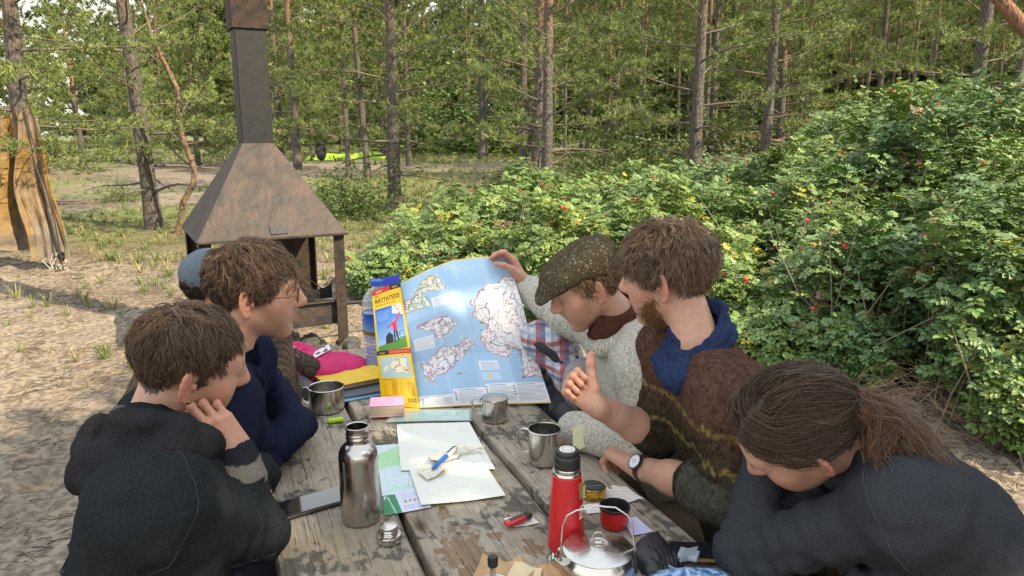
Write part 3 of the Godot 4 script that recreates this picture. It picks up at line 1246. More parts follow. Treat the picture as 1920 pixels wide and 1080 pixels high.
func roads(im: Image, poly: PackedVector2Array, n: int, c: Color, w: float, keep := 1.0) -> void:
	var pts := PackedVector2Array()
	var box := Rect2(poly[0], Vector2.ZERO)
	for p in poly:
		box = box.expand(p)
	for i in n * 6:
		var p := box.position + Vector2(rng.randf(), rng.randf()) * box.size
		if Geometry2D.is_point_in_polygon(p, poly):
			pts.append(p)
		if pts.size() >= n:
			break
	for p in pts:
		var near := Array(pts)
		near.sort_custom(func(a, b): return a.distance_squared_to(p) < b.distance_squared_to(p))
		for k in range(1, mini(4, near.size())):
			if rng.randf() < keep:
				draw_path(im, wiggle(p, near[k], 0.14), w, c)


func map_image() -> Image:
	rng.seed = 9
	var W := 900
	var H := 1100
	var im := Image.create(W, H, false, Image.FORMAT_RGB8)
	im.fill(Color(0.66, 0.785, 0.90))
	for i in 14:      # faint graticule and depth lines
		draw_path(im, wiggle(Vector2(rng.randf() * W, rng.randf() * H), Vector2(rng.randf() * W, rng.randf() * H), 0.2), 2, Color(0.58, 0.73, 0.87))
	var red := Color(0.82, 0.20, 0.24)
	var ink := Color(0.28, 0.28, 0.34)
	var land := Color(0.93, 0.925, 0.935)
	var shapes := [
		[[0.18, 0.07, 0.25, 0.05, 0.33, 0.08, 0.35, 0.13, 0.38, 0.17, 0.35, 0.18, 0.27, 0.17, 0.18, 0.15, 0.10, 0.13, 0.17, 0.12, 0.17, 0.08], Color(0.93, 0.93, 0.84), Color(0.85, 0.55, 0.12), 22],
		[[-0.02, 0.13, 0.07, 0.17, 0.17, 0.13, 0.20, 0.20, 0.23, 0.27, 0.23, 0.30, -0.02, 0.28], Color(0.87, 0.93, 0.85), red, 16],
		[[0.07, 0.40, 0.13, 0.40, 0.20, 0.38, 0.27, 0.375, 0.33, 0.38, 0.37, 0.40, 0.37, 0.43, 0.42, 0.45, 0.35, 0.47, 0.30, 0.50, 0.23, 0.53, 0.22, 0.50, 0.20, 0.45, 0.13, 0.43], land, red, 26],
		[[0.05, 0.67, 0.07, 0.68, 0.13, 0.67, 0.17, 0.63, 0.25, 0.58, 0.33, 0.58, 0.43, 0.58, 0.47, 0.55, 0.52, 0.60, 0.45, 0.63, 0.40, 0.68, 0.32, 0.72, 0.22, 0.77, 0.13, 0.83, 0.10, 0.80, 0.07, 0.75, 0.07, 0.72], land, red, 60],
		[[0.57, 0.30, 0.65, 0.25, 0.75, 0.20, 0.87, 0.17, 0.98, 0.15, 1.03, 0.18, 1.03, 0.33, 1.02, 0.70, 1.02, 0.84, 0.83, 0.84, 0.88, 0.73, 0.88, 0.65, 0.82, 0.63, 0.78, 0.68, 0.75, 0.70, 0.65, 0.67, 0.60, 0.60, 0.57, 0.57, 0.60, 0.52, 0.67, 0.48, 0.62, 0.45, 0.57, 0.42, 0.55, 0.40, 0.60, 0.37, 0.55, 0.33], land, red, 120],
	]
	for s in shapes:
		var poly := PackedVector2Array()
		var n: int = s[0].size() / 2
		for i in n:
			var a := Vector2(s[0][i * 2] * W, s[0][i * 2 + 1] * H)
			var k := (i + 1) % n
			var e := wiggle(a, Vector2(s[0][k * 2] * W, s[0][k * 2 + 1] * H), 0.22)
			e.remove_at(e.size() - 1)
			poly.append_array(e)
		fill_poly(im, poly, s[1])
		for i in 10:
			var p := poly[rng.randi() % poly.size()]
			for j in 3:
				fill_poly(im, PackedVector2Array([p + Vector2(-9, -4), p + Vector2(3, -10), p + Vector2(10, 3), p + Vector2(-3, 9)]), s[1].lerp(Color(0.72, 0.86, 0.66), 0.5))
				p += Vector2(rng.randfn(), rng.randfn()) * 14.0
		poly.append(poly[0])
		draw_path(im, poly, 1.6, Color(0.38, 0.50, 0.68))
		roads(im, poly, s[3] * 2, Color(0.66, 0.66, 0.71), 1.0)
		roads(im, poly, s[3], Color(0.50, 0.50, 0.56), 1.6, 0.7)
		roads(im, poly, s[3] / 2, ink, 2.0, 0.4)
		roads(im, poly, s[3], s[2].lerp(Color(0.9, 0.6, 0.6), 0.3), 1.8, 0.16)
		roads(im, poly, s[3] / 3 + 4, s[2], 2.4, 0.22)
		for i in range(0, poly.size() - 1):
			if (i / 14) % 3 != 2:
				draw_line(im, poly[i] + Vector2(3, 3), poly[i + 1] + Vector2(3, 3), 3.0, s[2])
		for i in s[3]:
			var p := poly[rng.randi() % poly.size()].lerp(poly[rng.randi() % poly.size()], rng.randf())
			draw_line(im, p, p + Vector2(rng.randf_range(6, 16), 0), 2.0, Color(0.35, 0.35, 0.4))
	for i in 90:
		var p := Vector2(rng.randf() * W, rng.randf() * H * 0.83)
		draw_line(im, p, p + Vector2(rng.randf_range(4, 12), 0), 1.2, Color(0.33, 0.46, 0.66))
	for p in [Vector2(0.95, 0.17), Vector2(0.79, 0.23), Vector2(0.88, 0.34), Vector2(0.86, 0.645), Vector2(0.93, 0.60), Vector2(0.33, 0.78), Vector2(0.60, 0.46), Vector2(0.97, 0.71)]:
		im.fill_rect(Rect2i(int(p.x * W), int(p.y * H), 34, 9), Color(0.42, 0.42, 0.16))
		draw_line(im, Vector2(p.x * W + 4, p.y * H + 4), Vector2(p.x * W + 29, p.y * H + 4), 2, Color(0.85, 0.8, 0.3))
	for r in [Rect2(0.24, 0.225, 0.22, 0.075), Rect2(0.03, 0.485, 0.17, 0.09), Rect2(0.52, 0.715, 0.155, 0.06)]:
		im.fill_rect(Rect2i(int(r.position.x * W), int(r.position.y * H), int(r.size.x * W), int(r.size.y * H)), Color(0.90, 0.92, 0.96))
		fine_print(im, Rect2((r.position.x + 0.02) * W, (r.position.y + 0.008) * H, (r.size.x - 0.03) * W, (r.size.y - 0.012) * H), 6, Color(0.35, 0.38, 0.45))
	im.fill_rect(Rect2i(int(0.52 * W), int(0.79 * H), int(0.15 * W), int(0.052 * H)), Color(0.75, 0.85, 0.94))
	fill_poly(im, PackedVector2Array([Vector2(0.56, 0.83) * Vector2(W, H), Vector2(0.585, 0.80) * Vector2(W, H), Vector2(0.61, 0.80) * Vector2(W, H), Vector2(0.59, 0.835) * Vector2(W, H)]), Color(0.9, 0.8, 0.55))
	# the white key along the bottom
	im.fill_rect(Rect2i(0, int(0.915 * H), int(0.27 * W), int(0.085 * H)), Color(0.93, 0.94, 0.97))
	im.fill_rect(Rect2i(int(0.27 * W), int(0.885 * H), int(0.26 * W), int(0.115 * H)), Color(0.93, 0.94, 0.97))
	im.fill_rect(Rect2i(int(0.53 * W), int(0.865 * H), int(0.47 * W), int(0.135 * H)), Color(0.93, 0.94, 0.97))
	for c in [[0.05, 0.925, 0.20, 0.065], [0.31, 0.895, 0.20, 0.09], [0.56, 0.875, 0.18, 0.11], [0.77, 0.875, 0.21, 0.11]]:
		draw_line(im, Vector2(c[0] * W, c[1] * H), Vector2((c[0] + c[2] * 0.7) * W, c[1] * H), 3, Color(0.2, 0.22, 0.3))
		fine_print(im, Rect2(c[0] * W, (c[1] + 0.008) * H, c[2] * W, (c[3] - 0.012) * H), int(c[3] * 110), Color(0.42, 0.44, 0.5))
		for j in 4:
			im.fill_rect(Rect2i(int((c[0] - 0.03) * W), int((c[1] + 0.006 + j * 0.017) * H), 12, 9), [Color(0.75, 0.2, 0.25), Color(0.25, 0.4, 0.7)][j % 2])
	for k in [0.25, 0.5, 0.75]:      # paper worn pale along the folds
		for y in H:
			var x := int(k * W) + int(1.5 * sin(y * 0.05))
			for d in 3:
				im.set_pixel(x + d - 1, y, im.get_pixel(x + d - 1, y).lerp(Color(0.95, 0.96, 0.97), 0.55 if d == 1 else 0.3))
	for k in [1.0 / 3.0, 2.0 / 3.0]:
		for x in W:
			for d in 3:
				im.set_pixel(x, int(k * H) + d - 1, im.get_pixel(x, int(k * H) + d - 1).lerp(Color(0.95, 0.96, 0.97), 0.6 if d == 1 else 0.35))
	for y in H:       # thin yellow rim at top and bottom
		if y < 7 or y > H - 8:
			im.fill_rect(Rect2i(0, y, W, 1), Color(0.93, 0.75, 0.12))
	return im


func cover_image() -> Image:
	var W := 320
	var H := 1000
	var im := Image.create(W, H, false, Image.FORMAT_RGB8)
	im.fill(Color(0.96, 0.77, 0.10))
	var dark := Color(0.12, 0.10, 0.08)
	im.fill_rect(Rect2i(0, 0, 200, 44), Color(0.84, 0.16, 0.12))
	im.fill_rect(Rect2i(200, 0, 120, 44), dark)
	draw_text(im, "REGIO", Vector2(46, 32), 22, Color(0.98, 0.92, 0.88), 0.0, "Droid Sans", 700)
	draw_text(im, "Regio", Vector2(226, 32), 22, Color(0.96, 0.77, 0.10), 0.0, "Droid Sans", 700)
	draw_text(im, "EESTI", Vector2(28, 72), 18, dark, 0.0, "Droid Sans", 700)
	draw_text(im, "RATTATEED", Vector2(26, 122), 50, dark, 0.0, "Droid Sans", 700)
	draw_text(im, "Estonian cycling routes", Vector2(34, 150), 21, dark)
	# photo of a cyclist with raised arms
	for y in range(172, 520):
		var t := (y - 172) / 348.0
		im.fill_rect(Rect2i(18, y, 280, 1), Color(0.16, 0.40, 0.80).lerp(Color(0.72, 0.84, 0.95), t))
	for i in 6:
		fine_print(im, Rect2(30, 196 + i * 15, 150 - i * 8, 12), 1, Color(0.92, 0.95, 1.0))
	fill_poly(im, PackedVector2Array([Vector2(200, 172), Vector2(298, 172), Vector2(298, 262), Vector2(190, 236)]), Color(0.90, 0.92, 0.90))
	roads(im, PackedVector2Array([Vector2(200, 172), Vector2(298, 172), Vector2(298, 262), Vector2(190, 236)]), 12, Color(0.85, 0.4, 0.35), 2)
	fill_poly(im, PackedVector2Array([Vector2(18, 505), Vector2(160, 470), Vector2(298, 440), Vector2(298, 530), Vector2(18, 560)]), Color(0.35, 0.58, 0.16))
	fill_poly(im, PackedVector2Array([Vector2(95, 490), Vector2(105, 420), Vector2(140, 390), Vector2(175, 420), Vector2(170, 480)]), Color(0.13, 0.13, 0.16))
	for k in 40:
		var a := TAU * k / 40
		for r in [30.0, 27.0]:
			im.fill_rect(Rect2i(int(262 + cos(a) * r), int(420 + sin(a) * r), 3, 3), Color(0.15, 0.16, 0.2))
	draw_line(im, Vector2(262, 420), Vector2(215, 400), 4, Color(0.2, 0.25, 0.3))
	draw_line(im, Vector2(215, 400), Vector2(200, 440), 4, Color(0.2, 0.25, 0.3))
	fill_poly(im, PackedVector2Array([Vector2(180, 315), Vector2(218, 308), Vector2(222, 390), Vector2(184, 395)]), Color(0.86, 0.13, 0.17))
	draw_line(im, Vector2(214, 318), Vector2(264, 248), 12, Color(0.86, 0.13, 0.17))
	draw_line(im, Vector2(184, 322), Vector2(128, 352), 11, Color(0.86, 0.13, 0.17))
	draw_line(im, Vector2(192, 392), Vector2(186, 470), 14, Color(0.10, 0.10, 0.12))
	draw_line(im, Vector2(212, 390), Vector2(222, 462), 14, Color(0.10, 0.10, 0.12))
	fill_poly(im, PackedVector2Array([Vector2(187, 290), Vector2(200, 284), Vector2(210, 292), Vector2(208, 310), Vector2(192, 312)]), Color(0.75, 0.52, 0.42))
	im.fill_rect(Rect2i(0, 540, 110, 40), dark)
	im.fill_rect(Rect2i(110, 540, 210, 40), Color(0.80, 0.20, 0.10))
	draw_text(im, "Regio", Vector2(24, 568), 20, Color(0.96, 0.77, 0.10), 0.0, "Droid Sans", 700)
	fine_print(im, Rect2(124, 552, 180, 16), 2, Color(0.96, 0.8, 0.6))
	im.fill_rect(Rect2i(26, 600, 268, 170), Color(0.72, 0.83, 0.83))
	var est := PackedVector2Array([Vector2(110, 660), Vector2(150, 628), Vector2(210, 612), Vector2(275, 620), Vector2(262, 665), Vector2(280, 715), Vector2(262, 752), Vector2(225, 728), Vector2(175, 738), Vector2(140, 712), Vector2(118, 700)])
	fill_poly(im, est, Color(0.93, 0.91, 0.78))
	fill_poly(im, PackedVector2Array([Vector2(48, 690), Vector2(82, 668), Vector2(100, 690), Vector2(70, 715), Vector2(52, 735)]), Color(0.93, 0.91, 0.78))
	est.append(est[0])
	draw_path(im, est, 2, Color(0.75, 0.30, 0.25))
	roads(im, est, 14, Color(0.75, 0.35, 0.28), 2)
	draw_line(im, Vector2(30, 790), Vector2(150, 790), 4, dark)
	for i in 12:
		for x in [34, 110, 170, 248]:
			draw_line(im, Vector2(x, 806 + i * 9), Vector2(x + (44 if x in [110, 248] else 30), 806 + i * 9), 3 if x in [110, 248] else 1, Color(0.35, 0.25, 0.05))
	draw_line(im, Vector2(30, 922), Vector2(170, 922), 3, dark)
	im.fill_rect(Rect2i(90, 936, 66, 30), Color(0.92, 0.92, 0.90))
	for i in 18:
		im.fill_rect(Rect2i(226 + i * 4, 930, 1 + i % 3, 36), dark)
	fine_print(im, Rect2(20, 972, 270, 22), 3, Color(0.35, 0.25, 0.05))
	return im


# ---------------------------------------------------------------- table
func wood_image() -> Array:
	var W := 1400
	var H := 560
	var col := Image.create(W, H, false, Image.FORMAT_RGB8)
	var hgt := Image.create(W, H, false, Image.FORMAT_RGB8)
	var grain := FastNoiseLite.new()
	grain.seed = 4
	grain.frequency = 0.02
	grain.fractal_octaves = 4
	var blot := FastNoiseLite.new()
	blot.seed = 8
	blot.frequency = 0.008
	blot.fractal_octaves = 5
	var speck := FastNoiseLite.new()
	speck.seed = 15
	speck.frequency = 0.055
	speck.fractal_octaves = 3
	var knots := [Vector2(980, 120), Vector2(640, 330), Vector2(300, 60), Vector2(190, 430), Vector2(860, 480), Vector2(480, 210)]
	for y in H:
		for x in W:
			var yy := float(y)
			var ring := 0.0
			for k in knots:
				var d := Vector2((x - k.x) * 0.45, y - k.y)
				var e := exp(-d.length_squared() / 900.0)
				yy += e * 16.0 * signf(d.y + 0.01)
				ring = maxf(ring, exp(-d.length_squared() / 70.0))
			var g := grain.get_noise_2d(x * 0.16, yy * 7.0)
			var g2 := grain.get_noise_2d(x * 0.22 + 500.0, yy * 15.0)
			var b := blot.get_noise_2d(x * 0.9, y * 1.05)
			var b2 := speck.get_noise_2d(x * 0.75, y * 1.0)
			var dark := sm(0.08, 0.40, b * 0.9 + 0.45 * b2 + 0.16 * g) * 0.85
			var tone := 0.60 + 0.22 * g + 0.16 * g2 + 0.10 * b2
			var c := Color(0.79, 0.735, 0.655) * (0.55 + 0.62 * tone)
			c = c.lerp(Color(0.64, 0.57, 0.48) * (0.6 + 0.6 * tone), sm(0.0, 0.35, blot.get_noise_2d(x * 0.5 + 900.0, y * 0.6)) * 0.6)
			c = c.lerp(Color(0.24, 0.225, 0.21), dark * (0.75 + 0.25 * g2))
			var crack := sm(0.50, 0.60, absf(g2) + absf(g) * 0.55) * sm(-0.1, 0.2, g)
			c = c.lerp(Color(0.13, 0.10, 0.08), crack * 0.45)
			c = c.lerp(Color(0.25, 0.16, 0.10), ring * 0.8)
			# spilt coffee, still wet
			var p := Vector2(x * 2.1 / W + 0.65, y * 0.9 / H)
			var wet := 0.0
			for q in [[1.235, 0.395, 0.10, 0.045], [1.16, 0.43, 0.06, 0.035], [1.205, 0.52, 0.03, 0.02], [1.27, 0.47, 0.02, 0.014], [1.40, 0.40, 0.022, 0.014], [1.33, 0.42, 0.016, 0.01], [1.12, 0.37, 0.05, 0.03]]:
				var d := Vector2((p.x - q[0]) / q[2], (p.y - q[1]) / q[3]).length() + 0.9 * b2 + 0.5 * b
				wet = maxf(wet, 1.0 - sm(0.75, 0.95, d))
			c = c.lerp(Color(0.40, 0.25, 0.10) * (0.55 + 0.9 * tone), wet * 0.6)
			col.set_pixel(x, y, c)
			hgt.set_pixel(x, y, Color(clampf(0.55 + 0.35 * g + 0.25 * g2 - crack * 0.45 - wet * 0.05, 0, 1), clampf(0.86 - wet * 0.62, 0, 1), 0))
	return [col, hgt]


func plank(mb: MB, s0: float, s1: float, a0: float, a1: float, y0: float, y1: float, sd: float) -> void:
	var na := 70
	var edge := [[], []]
	for i in na + 1:
		var a := lerpf(a0, a1, float(i) / na)
		edge[0].append(s0 + 0.005 * nz2.get_noise_2d(a * 160.0, sd) + 0.002 * nz2.get_noise_2d(a * 700.0, sd))
		edge[1].append(s1 + 0.005 * nz2.get_noise_2d(a * 160.0, sd + 30.0) + 0.002 * nz2.get_noise_2d(a * 700.0, sd + 30.0))
	var rows := []
	for i in na + 1:
		var a := lerpf(a0, a1, float(i) / na)
		var l: float = edge[0][i]
		var r: float = edge[1][i]
		var row := []
		for q in [[l, y0], [l, y1 - 0.006], [l + 0.005, y1 - 0.001], [lerpf(l, r, 0.25), y1], [lerpf(l, r, 0.5), y1 + 0.0005], [lerpf(l, r, 0.75), y1], [r - 0.005, y1 - 0.001], [r, y1 - 0.006], [r, y0]]:
			var u := Vector2((a - 0.65) / 2.1, (q[0] + (y1 - q[1]) * (1.0 if q[0] > (l + r) / 2 else -1.0)) / 0.9)
			row.append(mb.vert(T(q[0], a, q[1]), u))
		rows.append(row)
	for i in na:
		for j in 8:
			mb.quad(rows[i][j], rows[i][j + 1], rows[i + 1][j + 1], rows[i + 1][j])
	for i in [0, na]:
		var p := []
		for j in 9:
			p.append(mb.vert(mb.v[rows[i][j]], mb.uv[rows[i][j]]))
		for j in range(1, 8):
			if i == 0:
				mb.tri(p[0], p[j + 1], p[j])
			else:
				mb.tri(p[0], p[j], p[j + 1])


func build_table() -> void:
	var im := wood_image()
	var w := mat(lin(0.72, 0.72, 0.72), 0.85)
	w.albedo_texture = ImageTexture.create_from_image(im[0])
	w.roughness = 1.0
	w.roughness_texture = ImageTexture.create_from_image(im[1])
	w.roughness_texture_channel = BaseMaterial3D.TEXTURE_CHANNEL_GREEN
	w.heightmap_enabled = true
	w.heightmap_texture = w.roughness_texture
	w.heightmap_scale = 0.35
	M.wood = w
	var t := thing("picnic_table", "weathered grey picnic table of broad planks strewn with cups and maps", "table")
	var mb: MB
	for q in [[0.052, 0.304, 0.0], [0.320, 0.604, 11.0], [0.621, 0.838, 23.0]]:
		mb = MB.new()
		plank(mb, q[0], q[1], 0.70 + q[2] * 0.001, 2.70, 0.703, 0.75, q[2])
		obj("tabletop_plank", mb, w, t)
	for a in [1.0, 2.4]:
		mb = MB.new()
		mb.box(Transform3D(Basis(Vector3.UP, deg_to_rad(21.6)), T(0.445, a, 0.66)), Vector3(0.76, 0.085, 0.05), 0.004)
		obj("crossbar", mb, w, t)
		for s in [0.12, 0.77]:
			mb = MB.new()
			mb.tube(PackedVector3Array([T(s + (s - 0.445) * 0.7, a, -0.02), T(s, a, 0.62)]), 0.05, 4)
			obj("leg", mb, w, t)
	for s in [-0.27, 1.17]:
		var b := thing("bench", "weathered plank bench along the left side of the table" if s < 0 else "weathered plank bench along the right side of the table", "bench", Vector3.ZERO, 0.0, "benches beside the table")
		mb = MB.new()
		plank(mb, s - 0.13, s + 0.13, 0.6, 2.75, 0.40, 0.45, 50.0 + s)
		obj("seat_plank", mb, w, b)
		for a in [0.95, 2.4]:
			mb = MB.new()
			mb.box(Transform3D(Basis(Vector3.UP, deg_to_rad(21.6)), T(s, a, 0.19)), Vector3(0.2, 0.42, 0.06), 0.004)
			obj("leg", mb, w, b)


# ---------------------------------------------------------------- iron fireplace
func build_fireplace() -> void:
	var im := noise_image(31, 0.012, 512, 5)
	var rust := textured(mat(Color.WHITE, 0.62, 0.35), ramp_tex(im, [Color(0.17, 0.16, 0.165), Color(0.205, 0.19, 0.19), Color(0.24, 0.213, 0.207), Color(0.29, 0.238, 0.22), Color(0.225, 0.205, 0.203)]), bump(noise_image(32, 0.06, 256, 4), 2.5), 0.9, 0.4)
	rust.rim_enabled = false
	var black := textured(mat(Color.WHITE, 0.6, 0.3), ramp_tex(im, [Color(0.105, 0.11, 0.13), Color(0.13, 0.135, 0.15), Color(0.155, 0.15, 0.155), Color(0.12, 0.12, 0.135)]), bump(noise_image(33, 0.08, 256, 4), 2.0), 1.3, 0.1)
	var soot := textured(mat(Color.WHITE, 0.9), ramp_tex(im, [Color(0.08, 0.075, 0.07), Color(0.16, 0.13, 0.12), Color(0.24, 0.18, 0.15), Color(0.12, 0.11, 0.10)]), bump(noise_image(34, 0.08, 256, 4), 2.0), 1.5, 0.3)
	var t := thing("iron_fireplace", "rusty iron outdoor fireplace with a pyramid hood and tall square chimney", "fireplace", Vector3(-1.808, 0, -5.329), deg_to_rad(28.8))
	var hb := 0.487
	var ht := 0.104
	# hood: a shell of four sloping plates with folded rims
	var mb := MB.new()
	for k in 4:
		var b := Basis(Vector3.UP, k * PI / 2)
		var n := 10
		for inner in [0.0, 0.006]:
			var id := []
			for j in n + 1:
				var v := float(j) / n
				for i in n + 1:
					var u := float(i) / n * 2.0 - 1.0
					var h: float = lerpf(hb, ht, v) - inner
					var dent := 0.004 * nz2.get_noise_2d(u * 60.0 + k * 50.0, v * 60.0) * sin(v * PI)
					id.append(mb.vert(b * Vector3(u * h, lerpf(0.85, 1.462, v), h + dent), Vector2(u, v)))
			for j in n:
				for i in n:
					var a := j * (n + 1) + i
					if inner == 0.0:
						mb.quad(id[a], id[a + 1], id[a + n + 2], id[a + n + 1])
					else:
						mb.quad(id[a + n + 1], id[a + n + 2], id[a + 1], id[a])
		mb.box(Transform3D(b, b * Vector3(0, 0.846, hb - 0.004)), Vector3(hb * 2.0 - 0.012, 0.02, 0.012), 0.003)
	obj("hood", mb, rust, t)
	mb = MB.new()
	for k in 4:
		var b := Basis(Vector3.UP, k * PI / 2)
		mb.box(Transform3D(b, b * Vector3(0, 1.86, ht - 0.003)), Vector3(ht * 2.0 - (0.006 if k % 2 == 0 else 0.013), 0.80, 0.006), 0.002)
	obj("chimney", mb, black, t)
	mb = MB.new()
	for k in 4:
		var b := Basis(Vector3.UP, k * PI / 2)
		mb.box(Transform3D(b, b * Vector3(0, 3.05, ht + 0.014)), Vector3(ht * 2.0 + (0.03 if k % 2 == 0 else 0.022), 1.66, 0.005), 0.002)
		for x in [-0.07, 0.07]:
			mb.ball(Transform3D(b, b * Vector3(x, 2.245, ht + 0.017)), Vector3(0.007, 0.007, 0.005), 8, 4)
	obj("chimney_sleeve", mb, soot, t)
	mb = MB.new()
	mb.box(Transform3D(Basis(Vector3.RIGHT, -0.555), Vector3(0.03, 0.90, hb - 0.022)), Vector3(0.115, 0.062, 0.004), 0.0015)
	obj("plaque", mb, mat(lin(0.055, 0.055, 0.06), 0.85), t)
	for x in [-1.0, 1.0]:
		for z in [-1.0, 1.0]:
			mb = MB.new()
			var c := Vector3(x * (hb - 0.05), 0.42, z * (hb - 0.05))
			mb.box(Transform3D(Basis(), c), Vector3(0.075, 0.88, 0.009), 0.002)
			mb.box(Transform3D(Basis(), c + Vector3(x * 0.033, 0, -z * 0.035)), Vector3(0.009, 0.88, 0.06), 0.002)
			var o := obj("post", mb, soot, t)
			mb = MB.new()
			for i in 5:
				mb.ball(Transform3D(Basis(), c + Vector3(0.0, -0.18 + i * 0.13, z * 0.006)), Vector3(0.007, 0.007, 0.003), 8, 4)
			obj("bolt", mb, mat(lin(0.03, 0.03, 0.03), 0.7), o)
	mb = MB.new()
	mb.box(Transform3D(Basis(), Vector3(0.26, 0.50, -hb + 0.08)), Vector3(0.30, 0.42, 0.008), 0.002)
	obj("back_panel", mb, soot, t)
	mb = MB.new()
	mb.box(Transform3D(Basis(), Vector3(-hb + 0.08, 0.50, 0.0)), Vector3(0.008, 0.42, 0.7), 0.002)
	obj("side_panel", mb, soot, t)
	mb = MB.new()
	mb.box(Transform3D(Basis(), Vector3(-0.01, 0.27, hb - 0.10)), Vector3(0.86, 0.165, 0.01), 0.003)
	mb.box(Transform3D(Basis(), Vector3(-0.01, 0.358, hb - 0.09)), Vector3(0.86, 0.012, 0.05), 0.003)
	obj("front_panel", mb, rust, t)
	mb = MB.new()
	mb.box(Transform3D(Basis(), Vector3(0.0, 0.30, -0.03)), Vector3(0.84, 0.012, 0.78), 0.003)
	obj("fire_tray", mb, soot, t)
	mb = MB.new()
	mb.prism(PackedVector2Array([Vector2(0.05, 0.36), Vector2(0.41, 0.36), Vector2(0.41, 0.46), Vector2(0.36, 0.44), Vector2(0.12, 0.40)]), Transform3D(Basis(), Vector3(0, 0, hb - 0.2)), 0.008)
	obj("slanting_plate", mb, black, t)
	mb = MB.new()
	for i in 13:
		mb.tube(PackedVector3Array([Vector3(-0.38 + i * 0.063, 0.40, -0.38), Vector3(-0.38 + i * 0.063, 0.40, 0.32)]), 0.005, 5)
	obj("grate", mb, soot, t)
	mb = MB.new()
	mb.tube(PackedVector3Array([Vector3(0.40, 0.332, 0.4), Vector3(0.80, 0.325, 0.4), Vector3(1.06, 0.32, 0.4)]), 0.014, 8)
	obj("side_bar", mb, black, t)
	# scorched stones under the tray
	var sm_ := textured(mat(Color.WHITE, 0.95), gray_tex(noise_image(41, 0.03, 256), 0.12, 0.42), bump(noise_image(42, 0.05, 256), 6.0), 3.0, 0.8)
	rng.seed = 12
	for i in 9:
		mb = MB.new()
		mb.ball(Transform3D(), Vector3(rng.randf_range(0.06, 0.13), rng.randf_range(0.04, 0.08), rng.randf_range(0.06, 0.11)), 12, 8)
		for k in mb.v.size():
			mb.v[k] *= 1.0 + 0.25 * nzq.get_noise_3dv(mb.v[k] * 40.0 + Vector3.ONE * i * 30.0)
		var p := Vector3(-1.55 + rng.randf_range(-0.5, 0.45), 0.03, -5.1 + rng.randf_range(-0.4, 0.35))
		var o := obj("hearth_stone", mb, sm_)
		o.position = p
		tag(o, "sooty stone lying on the sand beneath the iron fireplace", "stone", "hearth stones under the fireplace")


